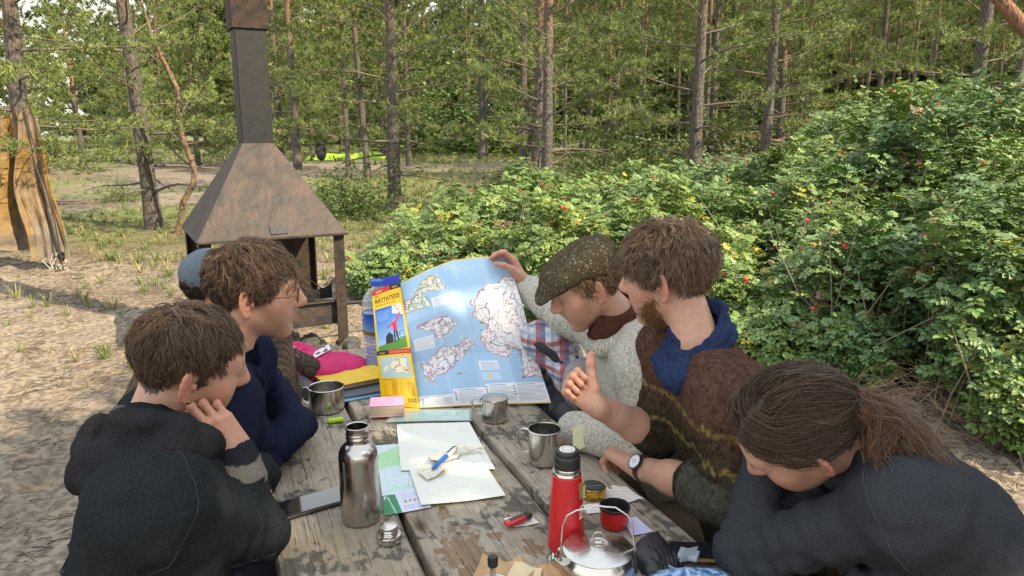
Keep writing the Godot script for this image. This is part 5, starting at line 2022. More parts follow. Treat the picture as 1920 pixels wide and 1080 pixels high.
	# --- big water bottle with label
	t = thing("water_bottle", "large clear plastic water bottle with a blue label, half hidden by the map", "bottle", Vector3(-0.455, 0.751, -2.45))
	mb = MB.new()
	var prof := [Vector2(0.0, 0.002), Vector2(0.045, 0.0), Vector2(0.052, 0.006)]
	for i in 8:
		prof.append(Vector2(0.054, 0.014 + i * 0.013))
		prof.append(Vector2(0.0515, 0.0205 + i * 0.013))
	prof.append_array([Vector2(0.054, 0.122), Vector2(0.054, 0.20), Vector2(0.051, 0.205), Vector2(0.054, 0.212), Vector2(0.053, 0.232), Vector2(0.047, 0.252), Vector2(0.034, 0.270), Vector2(0.020, 0.280), Vector2(0.019, 0.292)])
	mb.lathe(prof, 36)
	var glass := mat(Color(0.90, 0.95, 1.0, 0.16), 0.08)
	glass.transparency = BaseMaterial3D.TRANSPARENCY_ALPHA
	obj("shell", mb, glass, t)
	mb = MB.new()
	mb.lathe([Vector2(0.0, 0.005), Vector2(0.044, 0.004), Vector2(0.049, 0.010), Vector2(0.0495, 0.115), Vector2(0.0, 0.1155)], 32)
	var water := mat(Color(0.35, 0.55, 0.85, 0.35), 0.02)
	water.transparency = BaseMaterial3D.TRANSPARENCY_ALPHA
	obj("water", mb, water, t)
	var lim := Image.create(512, 128, false, Image.FORMAT_RGB8)
	for y in 128:
		lim.fill_rect(Rect2i(0, y, 512, 1), Color(0.06, 0.30, 0.68).lerp(Color(0.55, 0.72, 0.88), y / 128.0))
	for k in 2:
		var bx := 40 + k * 256
		fill_poly(lim, PackedVector2Array([Vector2(bx - 40, 128), Vector2(bx - 40, 104), Vector2(bx + 60, 96), Vector2(bx + 216, 106), Vector2(bx + 216, 128)]), Color(0.45, 0.42, 0.18))
		draw_text(lim, "SAAREMAA", Vector2(bx - 6, 36), 27, Color(0.95, 0.97, 1.0), 0.0, "Droid Sans", 700)
		fill_poly(lim, PackedVector2Array([Vector2(bx + 56, 110), Vector2(bx + 66, 58), Vector2(bx + 82, 58), Vector2(bx + 92, 110)]), Color(0.20, 0.16, 0.13))
		draw_line(lim, Vector2(bx + 44, 42), Vector2(bx + 104, 86), 5, Color(0.16, 0.13, 0.12))
		draw_line(lim, Vector2(bx + 104, 44), Vector2(bx + 44, 84), 5, Color(0.16, 0.13, 0.12))
	mb = MB.new()
	mb.lathe([Vector2(0.0546, 0.125), Vector2(0.0546, 0.198)], 36)
	for i in mb.uv.size():
		mb.uv[i].y = 1.0 - (mb.uv[i].y - 0.125) / 0.073
	obj("label", mb, tex_mat(lim, 0.4), t)
	mb = MB.new()
	mb.lathe([Vector2(0.021, 0.288), Vector2(0.022, 0.290), Vector2(0.022, 0.304), Vector2(0.020, 0.306), Vector2(0.0, 0.306)], 24)
	obj("cap", mb, mat(lin(0.03, 0.10, 0.55), 0.4), t)

	# --- papers
	rng.seed = 31
	var white := note_image(300, 420, Color(0.90, 0.90, 0.86), Color(0.62, 0.62, 0.62), 0, 5, 1)
	for q in [[105, 30, 4], [115, 60, 3], [120, 85, 3], [40, 40, 2], [240, 60, 2], [245, 80, 2], [110, 250, 3], [150, 300, 3], [30, 330, 3], [40, 350, 4], [30, 370, 4], [190, 360, 2], [60, 395, 5], [20, 60, 2]]:
		scribble(white, Vector2(q[0], q[1]), 0.35, q[2], 4.0, Color(0.60, 0.62, 0.64))
	var wm := tex_mat(white, 0.75)
	paper("paper_sheet", "long white sheet with faint handwriting, the lower one in the middle of the table", "paper", [Vector3(-0.319, 0.7515, -1.930), Vector3(-0.119, 0.7515, -1.942), Vector3(-0.040, 0.7515, -1.650), Vector3(-0.265, 0.7515, -1.640)], wm, 0.0022, 0.003, "white paper sheets on the table")
	paper("paper_sheet", "wide white paper sheet with pencil notes, on top, under the blue pen", "paper", [Vector3(-0.262, 0.7525, -1.705), Vector3(-0.085, 0.7525, -1.735), Vector3(-0.014, 0.7525, -1.514), Vector3(-0.196, 0.7525, -1.467)], wm, 0.0036, 0.004, "white paper sheets on the table")
	# folded trail map with green corner
	var rim_ := Image.create(240, 480, false, Image.FORMAT_RGB8)
	rim_.fill(Color(0.72, 0.86, 0.84))
	fill_poly(rim_, PackedVector2Array([Vector2(0, 0), Vector2(240, 0), Vector2(240, 330), Vector2(190, 300), Vector2(90, 315), Vector2(0, 345)]), Color(0.80, 0.87, 0.90))
	fill_poly(rim_, PackedVector2Array([Vector2(0, 70), Vector2(140, 20), Vector2(240, 0), Vector2(240, 150), Vector2(120, 170), Vector2(0, 185)]), Color(0.66, 0.84, 0.66))
	for i in 260:
		var p := Vector2(rng.randf() * 236, rng.randf() * 320)
		rim_.fill_rect(Rect2i(int(p.x), int(p.y), rng.randi_range(2, 5), rng.randi_range(2, 4)), [Color(0.32, 0.42, 0.45), Color(0.40, 0.55, 0.45), Color(0.80, 0.50, 0.55), Color(0.40, 0.62, 0.75)][i % 4])
	draw_path(rim_, wiggle(Vector2(200, 0), Vector2(150, 330), 0.15), 3, Color(0.85, 0.55, 0.60))
	rim_.fill_rect(Rect2i(0, 345, 240, 135), Color(0.84, 0.85, 0.93))
	fill_poly(rim_, PackedVector2Array([Vector2(0, 365), Vector2(70, 365), Vector2(92, 480), Vector2(0, 480)]), Color(0.16, 0.52, 0.33))
	draw_text(rim_, "RMK matkatee", Vector2(22, 378), 15, Color(0.95, 0.98, 0.95), 1.25, "Droid Sans", 700)
	draw_line(rim_, Vector2(8, 372), Vector2(20, 384), 3, Color(0.95, 0.98, 0.95))
	draw_line(rim_, Vector2(20, 368), Vector2(8, 392), 3, Color(0.95, 0.98, 0.95))
	fine_print(rim_, Rect2(104, 366, 120, 44), 4, Color(0.5, 0.5, 0.55))
	for i in 5:
		rim_.fill_rect(Rect2i(112 + i * 24, 412, 14, 14), [Color(0.5, 0.55, 0.5), Color(0.85, 0.5, 0.45)][i % 2])
	fine_print(rim_, Rect2(104, 440, 120, 30), 3, Color(0.4, 0.42, 0.5))
	paper("trail_map", "folded pale green trail map with dark green corner, left of the white papers", "map", [Vector3(-0.352, 0.7512, -1.789), Vector3(-0.262, 0.7512, -1.810), Vector3(-0.175, 0.7512, -1.470), Vector3(-0.270, 0.7512, -1.436)], tex_mat(rim_, 0.5), 0.0012, 0.0015, "", 0.0014)
	# map in a clear sleeve
	var sim := Image.create(300, 100, false, Image.FORMAT_RGB8)
	sim.fill(Color(0.76, 0.84, 0.80))
	roads(sim, PackedVector2Array([Vector2(10, 5), Vector2(290, 5), Vector2(290, 95), Vector2(10, 95)]), 40, Color(0.60, 0.70, 0.66), 1)
	fill_poly(sim, PackedVector2Array([Vector2(0, 60), Vector2(110, 70), Vector2(190, 100), Vector2(0, 100)]), Color(0.66, 0.80, 0.72))
	t = thing("map_sleeve", "clear plastic sleeve with a pale topographic map, across the table below the big map", "sleeve")
	mb = MB.new()
	mb.sheet(10, 4, func(u: float, v: float) -> Vector3: return Vector3(-0.345, 0.754, -1.948).lerp(Vector3(-0.120, 0.754, -1.958), u).lerp(Vector3(-0.338, 0.756, -2.02).lerp(Vector3(-0.124, 0.756, -2.036), u), v), 0.001)
	obj("map_insert", mb, tex_mat(sim, 0.6), t)
	mb = MB.new()
	mb.sheet(12, 6, func(u: float, v: float) -> Vector3: return Vector3(-0.352, 0.7575 + 0.002 * sin(u * 11.0), -1.938).lerp(Vector3(-0.113, 0.7575, -1.950), u).lerp(Vector3(-0.342, 0.759, -2.026).lerp(Vector3(-0.118, 0.759, -2.042), u), v), 0.0006)
	var film := mat(Color(0.95, 1.0, 0.98, 0.12), 0.06)
	film.transparency = BaseMaterial3D.TRANSPARENCY_ALPHA
	obj("plastic_film", mb, film, t)
	mb = MB.new()
	mb.tube(PackedVector3Array([Vector3(-0.350, 0.757, -1.940), Vector3(-0.23, 0.758, -1.946), Vector3(-0.113, 0.757, -1.952)]), 0.0022, 6)
	obj("seam", mb, mat(lin(0.42, 0.52, 0.50), 0.3), t)
	# handwritten scraps
	var sc := tex_mat(note_image(160, 80, Color(0.89, 0.87, 0.80), Color(0.42, 0.42, 0.46), 4, 5.0, 7), 0.8)
	paper("paper_scrap", "small handwritten paper scrap right under the blue pen", "paper", [Vector3(-0.205, 0.7575, -1.715), Vector3(-0.120, 0.7575, -1.745), Vector3(-0.135, 0.7575, -1.690), Vector3(-0.195, 0.7575, -1.655)], sc, 0.004, 0.014, "handwritten paper scraps on the white sheets")
	paper("paper_scrap", "handwritten scrap with a curled edge, below the pen's tip", "paper", [Vector3(-0.225, 0.7575, -1.625), Vector3(-0.150, 0.7575, -1.660), Vector3(-0.160, 0.7575, -1.615), Vector3(-0.195, 0.7575, -1.580)], sc, 0.003, 0.010, "handwritten paper scraps on the white sheets")
	paper("paper_scrap", "narrow curled scrap lying right of the blue pen", "paper", [Vector3(-0.120, 0.7575, -1.745), Vector3(-0.070, 0.7575, -1.752), Vector3(-0.075, 0.7575, -1.740), Vector3(-0.122, 0.7575, -1.715)], sc, 0.006, 0.012, "handwritten paper scraps on the white sheets")
	t = thing("ballpoint_pen", "thick blue and white ballpoint pen lying across the paper scraps", "pen", Vector3(-0.168, 0.771, -1.668))
	t.basis = Basis(Vector3.UP, deg_to_rad(66.0)) * Basis(Vector3.BACK, 0.06)
	mb = MB.new()
	mb.tube(PackedVector3Array([Vector3(-0.050, 0, 0), Vector3(-0.046, 0, 0), Vector3(-0.036, 0, 0), Vector3(0.020, 0, 0)]), PackedFloat32Array([0.0012, 0.003, 0.0056, 0.006]), 14)
	obj("blue_barrel", mb, mat(lin(0.02, 0.13, 0.50), 0.3), t)
	mb = MB.new()
	mb.tube(PackedVector3Array([Vector3(0.020, 0, 0), Vector3(0.058, 0, 0)]), 0.0058, 14)
	obj("white_barrel", mb, mat(lin(0.70, 0.72, 0.75), 0.3), t)
	mb = MB.new()
	for i in 4:
		mb.box(Transform3D(Basis(), Vector3(0.064, cos(i * 1.57) * 0.004, sin(i * 1.57) * 0.004)), Vector3(0.014, 0.002, 0.002), 0.0005)
	mb.box(Transform3D(Basis(), Vector3(0.042, 0.0075, 0)), Vector3(0.034, 0.0014, 0.004), 0.0005)
	obj("clip_and_buttons", mb, mat(lin(0.05, 0.06, 0.08), 0.4), t)

	# --- phones
	t = thing("smartphone", "black smartphone lying left of the steel bottle, under the elbow", "phone", Vector3(-0.428, 0.7515, -1.487), deg_to_rad(34.0), "smartphones on the table")
	mb = MB.new()
	mb.box(Transform3D(Basis(), Vector3(0, 0.0045, 0)), Vector3(0.155, 0.009, 0.074), 0.003)
	obj("case", mb, mat(lin(0.03, 0.028, 0.02), 0.4, 0.3), t)
	mb = MB.new()
	mb.box(Transform3D(Basis(), Vector3(0, 0.0094, 0)), Vector3(0.148, 0.0012, 0.068), 0.0005)
	var gl := mat(lin(0.012, 0.014, 0.018), 0.05)
	gl.clearcoat_enabled = true
	gl.clearcoat = 1.0
	gl.clearcoat_roughness = 0.03
	obj("screen", mb, gl, t)
	t = thing("smartphone", "black faced smartphone in a wooden case near the right table edge", "phone", Vector3(0.352, 0.7515, -1.288), deg_to_rad(-4.0), "smartphones on the table")
	mb = MB.new()
	mb.box(Transform3D(Basis(), Vector3(0, 0.0052, 0)), Vector3(0.128, 0.0104, 0.062), 0.004)
	obj("wooden_case", mb, mat(lin(0.24, 0.13, 0.05), 0.5), t)
	mb = MB.new()
	mb.box(Transform3D(Basis(), Vector3(0, 0.0106, 0)), Vector3(0.121, 0.0012, 0.056), 0.0005)
	obj("screen", mb, gl, t)
	mb = MB.new()
	mb.lathe([Vector2(0.0045, 0.0112), Vector2(0.0050, 0.0118), Vector2(0.0042, 0.0118), Vector2(0.0040, 0.0112)], 24, Transform3D(Basis(), Vector3(0.053, 0, 0)))
	obj("home_button", mb, mat(lin(0.45, 0.45, 0.45), 0.3, 0.8), t)

	# --- tin, scraps, lighter
	t = thing("gold_tin", "round gold tin with a dark printed lid, beside the red flask", "tin", Vector3(0.181, 0.752, -1.524))
	var gold := mat(lin(0.62, 0.36, 0.07), 0.28, 1.0)
	mb = MB.new()
	mb.lathe([Vector2(0.0, 0.0), Vector2(0.027, 0.0), Vector2(0.0283, 0.002), Vector2(0.0283, 0.013), Vector2(0.0291, 0.0135), Vector2(0.0291, 0.016), Vector2(0.0285, 0.017), Vector2(0.0291, 0.018), Vector2(0.0291, 0.023), Vector2(0.028, 0.0245), Vector2(0.027, 0.0240)], 48)
	obj("tin_body", mb, gold, t)
	var tim := Image.create(160, 160, false, Image.FORMAT_RGB8)
	tim.fill(Color(0.17, 0.18, 0.21))
	draw_text(tim, "LARS HARVEST", Vector2(20, 92), 17, Color(0.55, 0.60, 0.68), -0.08, "Droid Sans", 700)
	fine_print(tim, Rect2(50, 105, 60, 16), 2, Color(0.45, 0.42, 0.35))
	draw_path(tim, wiggle(Vector2(55, 40), Vector2(105, 40), 0.3), 3, Color(0.4, 0.42, 0.45))
	mb = MB.new()
	for i in 40:
		var a := TAU * i / 40.0
		mb.vert(Vector3(cos(a) * 0.0272, 0.0243, sin(a) * 0.0272), Vector2(0.5 + cos(a) * 0.5, 0.5 + sin(a) * 0.5))
	for i in range(1, 39):
		mb.tri(0, i + 1, i)
	obj("lid_print", mb, tex_mat(tim, 0.35), t)
	var sc2 := tex_mat(note_image(140, 100, Color(0.88, 0.87, 0.84), Color(0.62, 0.52, 0.50), 4, 5.0, 17), 0.8)
	paper("note_scrap", "white handwritten scrap right of the gold tin, the nearest", "paper", [Vector3(0.205, 0.7512, -1.545), Vector3(0.255, 0.7512, -1.560), Vector3(0.275, 0.7512, -1.500), Vector3(0.200, 0.7512, -1.470)], sc2, 0.0015, 0.003, "scraps under the gold tin")
	paper("note_scrap", "white handwritten scrap sticking out furthest to the right of the gold tin", "paper", [Vector3(0.225, 0.7520, -1.565), Vector3(0.262, 0.7520, -1.560), Vector3(0.290, 0.7520, -1.500), Vector3(0.240, 0.7520, -1.505)], sc2, 0.0022, 0.003, "scraps under the gold tin")
	paper("note_scrap", "white scrap peeking out behind the gold tin", "paper", [Vector3(0.165, 0.7505, -1.585), Vector3(0.205, 0.7505, -1.590), Vector3(0.235, 0.7505, -1.530), Vector3(0.180, 0.7505, -1.525)], sc2, 0.001, 0.002, "scraps under the gold tin")
	paper("note_scrap", "white scrap between the gold tin and the red cup", "paper", [Vector3(0.155, 0.7508, -1.48), Vector3(0.205, 0.7508, -1.49), Vector3(0.215, 0.7508, -1.46), Vector3(0.160, 0.7508, -1.44)], sc2, 0.0012, 0.003, "scraps under the gold tin")
	paper("lilac_paper", "small lilac paper beside the red cup", "paper", [Vector3(0.232, 0.7512, -1.430), Vector3(0.262, 0.7512, -1.425), Vector3(0.287, 0.7512, -1.372), Vector3(0.240, 0.7512, -1.352)], mat(lin(0.60, 0.58, 0.85), 0.6), 0.0015, 0.002)
	paper("note_scrap", "white scrap with writing under the red lighter", "paper", [Vector3(-0.018, 0.7512, -1.425), Vector3(0.040, 0.7512, -1.432), Vector3(0.057, 0.7512, -1.405), Vector3(0.002, 0.7512, -1.385)], sc2, 0.0012, 0.003)
	t = thing("red_lighter", "red plastic lighter lying on a white scrap in the foreground", "lighter", Vector3(0.012, 0.762, -1.402), deg_to_rad(37.0))
	mb = MB.new()
	mb.box(Transform3D(Basis(), Vector3(-0.006, 0, 0)), Vector3(0.052, 0.012, 0.020), 0.004)
	obj("body", mb, red, t)
	mb = MB.new()
	mb.box(Transform3D(Basis(), Vector3(-0.002, 0.0061, 0)), Vector3(0.038, 0.001, 0.011), 0.0004)
	obj("grip_panel", mb, mat(lin(0.10, 0.025, 0.03), 0.6), t)
	mb = MB.new()
	mb.box(Transform3D(Basis(), Vector3(0.026, 0.0005, 0)), Vector3(0.014, 0.011, 0.017), 0.002)
	mb.tube(PackedVector3Array([Vector3(0.026, 0.005, -0.006), Vector3(0.026, 0.005, 0.006)]), 0.004, 10)
	obj("spark_wheel", mb, mat(lin(0.05, 0.045, 0.045), 0.4, 0.6), t)
	# --- foreground: stove valve, cardboard, tin lid, stuff sack, wrapper
	t = thing("stove_valve", "camping stove valve with a black knob at the bottom edge", "stove", Vector3(-0.034, 0.751, -1.185))
	mb = MB.new()
	mb.tube(PackedVector3Array([Vector3(0, 0.012, 0), Vector3(0, 0.043, 0)]), 0.0052, 12)
	mb.lathe([Vector2(0.0, 0.004), Vector2(0.020, 0.0), Vector2(0.026, 0.008), Vector2(0.022, 0.014), Vector2(0.008, 0.017), Vector2(0.0, 0.018)], 28)
	mb.box(turned(-25.0, Vector3(0.016, 0.021, 0.004)), Vector3(0.026, 0.012, 0.013), 0.003)
	obj("valve_body", mb, M.steel, t)
	mb = MB.new()
	mb.lathe([Vector2(0.0065, 0.042), Vector2(0.0085, 0.043), Vector2(0.0085, 0.060), Vector2(0.0075, 0.062), Vector2(0.0, 0.0625)], 24)
	for i in 12:
		var a := TAU * i / 12.0
		mb.box(Transform3D(Basis(Vector3.UP, a), Vector3(sin(a) * 0.0086, 0.052, cos(a) * 0.0086)), Vector3(0.002, 0.016, 0.0016), 0.0005)
	obj("knob", mb, dark_plastic, t)
	var card := textured(mat(Color.WHITE, 0.85), ramp_tex(noise_image(71, 0.05, 128, 3), [Color(0.66, 0.52, 0.38), Color(0.76, 0.62, 0.46), Color(0.72, 0.58, 0.43)]), null, 5.0)
	paper("cardboard", "piece of brown cardboard behind the stove valve", "cardboard", [Vector3(-0.055, 0.752, -1.255), Vector3(0.015, 0.752, -1.262), Vector3(0.065, 0.752, -1.160), Vector3(-0.080, 0.752, -1.150)], card, 0.003, 0.022, "flattened packaging in the foreground", 0.0015)
	paper("cardboard", "brown cardboard flap between the valve and the kettle", "cardboard", [Vector3(0.048, 0.752, -1.235), Vector3(0.082, 0.752, -1.245), Vector3(0.100, 0.752, -1.140), Vector3(0.015, 0.752, -1.150)], card, 0.006, 0.020, "flattened packaging in the foreground", 0.0015)
	paper("packing_paper", "cream packing paper between the pieces of cardboard", "paper", [Vector3(0.005, 0.752, -1.232), Vector3(0.055, 0.752, -1.220), Vector3(0.045, 0.752, -1.150), Vector3(-0.030, 0.752, -1.150)], mat(lin(0.66, 0.53, 0.33), 0.8), 0.012, 0.012)
	mb = MB.new()
	mb.lathe([Vector2(0.038, 0.0), Vector2(0.0405, 0.003), Vector2(0.0405, 0.022), Vector2(0.0395, 0.0235), Vector2(0.037, 0.0225), Vector2(0.026, 0.0220), Vector2(0.024, 0.0212), Vector2(0.018, 0.0212), Vector2(0.016, 0.0220), Vector2(0.0, 0.0222)], 44, Transform3D(Basis(), Vector3(0.165, 0.7515, -1.128)))
	tag(obj("tin_can", mb, mat(lin(0.62, 0.50, 0.20), 0.25, 1.0)), "round golden tin can lid in front of the kettle", "tin")
	# stuff sack
	t = thing("stuff_sack", "empty black nylon stuff sack with gathered mouth, right of the kettle", "bag")
	mb = MB.new()
	var c0 := [Vector3(0.222, 0.0, -1.30), Vector3(0.296, 0.0, -1.372), Vector3(0.325, 0.0, -1.235), Vector3(0.250, 0.0, -1.175)]
	for side in [1.0, 0.25]:
		mb.sheet(22, 22, func(u: float, v: float) -> Vector3:
			var p: Vector3 = (c0[3] as Vector3).lerp(c0[2], u).lerp((c0[0] as Vector3).lerp(c0[1], u), v)
			var dome := pow(sin(PI * clampf(u, 0.0, 1.0)) * sin(PI * v), 0.5)
			var gather := sm(0.55, 0.0, v)
			var rad := Vector2(u - 0.62, v + 0.1)
			var w := 0.010 * gather * sin(rad.angle() * 22.0 + 2.0 * nz2.get_noise_2d(u * 90.0, v * 90.0))
			return p + Vector3(0, 0.753 + 0.030 * dome * side + w * side + 0.006 * side * nz2.get_noise_2d(u * 130.0, v * 130.0) - 0.018 * gather * sin(PI * u) * side, 0), 0.001)
	var nylon := mat(lin(0.022, 0.022, 0.028), 0.45)
	obj("sack", mb, nylon, t)
	mb = MB.new()
	mb.tube(PackedVector3Array([Vector3(0.285, 0.775, -1.215), Vector3(0.300, 0.772, -1.205), Vector3(0.322, 0.768, -1.205), Vector3(0.335, 0.766, -1.215)]), 0.0022, 6)
	obj("drawcord", mb, mat(lin(0.25, 0.25, 0.26), 0.8), t)
	# blue wrapper and zip end
	t = thing("blue_wrapper", "crumpled blue and white plastic wrapper at the bottom edge", "wrapper")
	mb = MB.new()
	mb.sheet(26, 14, func(u: float, v: float) -> Vector3:
		var e := sin(PI * u) * sin(PI * v)
		return Vector3(0.225 + 0.21 * u, 0.753 + 0.026 * pow(maxf(e, 0.0), 0.5) + 0.010 * nz2.get_noise_2d(u * 190.0, v * 150.0), -1.115 - 0.115 * v + 0.04 * (u - 0.4) * (u - 0.4)), 0.0008)
	var bl := textured(mat(Color.WHITE, 0.12), ramp_tex(noise_image(81, 0.03, 128, 4), [Color(0.18, 0.34, 0.55), Color(0.30, 0.48, 0.70), Color(0.75, 0.82, 0.90), Color(0.32, 0.50, 0.72), Color(0.2, 0.36, 0.58)]), bump(noise_image(82, 0.08, 128), 5.0), 8.0, 1.0)
	obj("foil", mb, bl, t)
	mb = MB.new()
	for i in 9:
		mb.box(turned(-25.0, Vector3(0.316 + i * 0.0036, 0.777 - i * 0.0003, -1.245 - i * 0.0016)), Vector3(0.0024, 0.012, 0.030), 0.0006)
	mb.box(turned(-25.0, Vector3(0.330, 0.775, -1.252)), Vector3(0.036, 0.009, 0.028), 0.001)
	obj("zip_pull", mb, mat(lin(0.30, 0.36, 0.40), 0.5), t)
	# black rucksack with a plaid shirt strapped on, behind the map's right edge
	t = thing("day_pack", "black rucksack with a plaid shirt under its straps, behind the map's right edge", "backpack")
	s = SDF.new()
	s.noise = nzq
	s.namp = 0.012
	s.nscale = Vector3.ONE * 60.0
	s.ell(Vector3(0.145, 0.70, -2.30), Vector3(0.13, 0.24, 0.14), Basis(Vector3.BACK, 0.25), 0.03)
	s.ell(Vector3(0.20, 0.62, -2.16), Vector3(0.13, 0.16, 0.12), Basis(), 0.04)
	mb = MB.new()
	s.build(mb, 0.012)
	obj("sack", mb, nylon, t)
	var plaid := Image.create(128, 128, false, Image.FORMAT_RGB8)
	for y in 128:
		for x in 128:
			var c := Color(0.80, 0.79, 0.78)
			var bx: int = x % 64
			var by: int = y % 64
			if bx < 14: c = c.lerp(Color(0.55, 0.12, 0.12), 0.6)
			elif bx < 26: c = c.lerp(Color(0.15, 0.18, 0.38), 0.6)
			elif bx > 40 and bx < 50: c = c.lerp(Color(0.45, 0.58, 0.75), 0.6)
			if by < 12: c = c.lerp(Color(0.55, 0.12, 0.12), 0.55)
			elif by > 20 and by < 32: c = c.lerp(Color(0.16, 0.20, 0.40), 0.5)
			elif by > 44 and by < 52: c = c.lerp(Color(0.48, 0.60, 0.76), 0.6)
			plaid.set_pixel(x, y, c)
	s = SDF.new()
	s.noise = nzq
	s.namp = 0.010
	s.nscale = Vector3(60, 90, 60)
	s.ell(Vector3(0.120, 0.895, -2.215), Vector3(0.105, 0.075, 0.075), Basis(Vector3.BACK, -0.65), 0.03)
	s.ell(Vector3(0.185, 0.815, -2.150), Vector3(0.085, 0.06, 0.07), Basis(Vector3.BACK, -0.9), 0.04)
	mb = MB.new()
	s.build(mb, 0.008)
	var pm := tex_mat(plaid, 0.85)
	tri(pm, 7.0)
	obj("plaid_shirt", mb, pm, t)
	s = SDF.new()
	s.ell(Vector3(0.235, 0.80, -2.10), Vector3(0.10, 0.085, 0.05), Basis(Vector3.BACK, -0.8), 0.03)
	mb = MB.new()
	s.build(mb, 0.010)
	obj("grey_flap", mb, mat(lin(0.30, 0.28, 0.28), 0.85), t)
	mb = MB.new()
	mb.tube(PackedVector3Array([Vector3(0.050, 0.925, -2.20), Vector3(0.085, 0.915, -2.148), Vector3(0.12, 0.893, -2.134), Vector3(0.150, 0.862, -2.125), Vector3(0.175, 0.825, -2.082), Vector3(0.200, 0.77, -2.055), Vector3(0.225, 0.68, -2.05)]), 0.013, 8)
	mb.tube(PackedVector3Array([Vector3(0.085, 0.83, -2.17), Vector3(0.15, 0.865, -2.132), Vector3(0.20, 0.88, -2.14)]), 0.009, 8)
	obj("strap", mb, mat(lin(0.02, 0.02, 0.024), 0.8), t)
	mb = MB.new()
	mb.box(Transform3D(Basis(Vector3.BACK, -0.4), Vector3(0.155, 0.862, -2.118)), Vector3(0.036, 0.024, 0.012), 0.003)
	obj("buckle", mb, dark_plastic, t)


# ---------------------------------------------------------------- people
func part(person: Node3D, called: String, mb: MB, m: Material, colored := false) -> MeshInstance3D:
	var o := obj(called, mb, m, person, colored)
	if person.get_parent() == self:
		o.position = -person.position
	return o


func fresh(noise_amp := 0.0, scale := Vector3.ONE) -> SDF:
	var s := SDF.new()
	s.noise = nzq
	s.namp = noise_amp
	s.nscale = scale
	return s


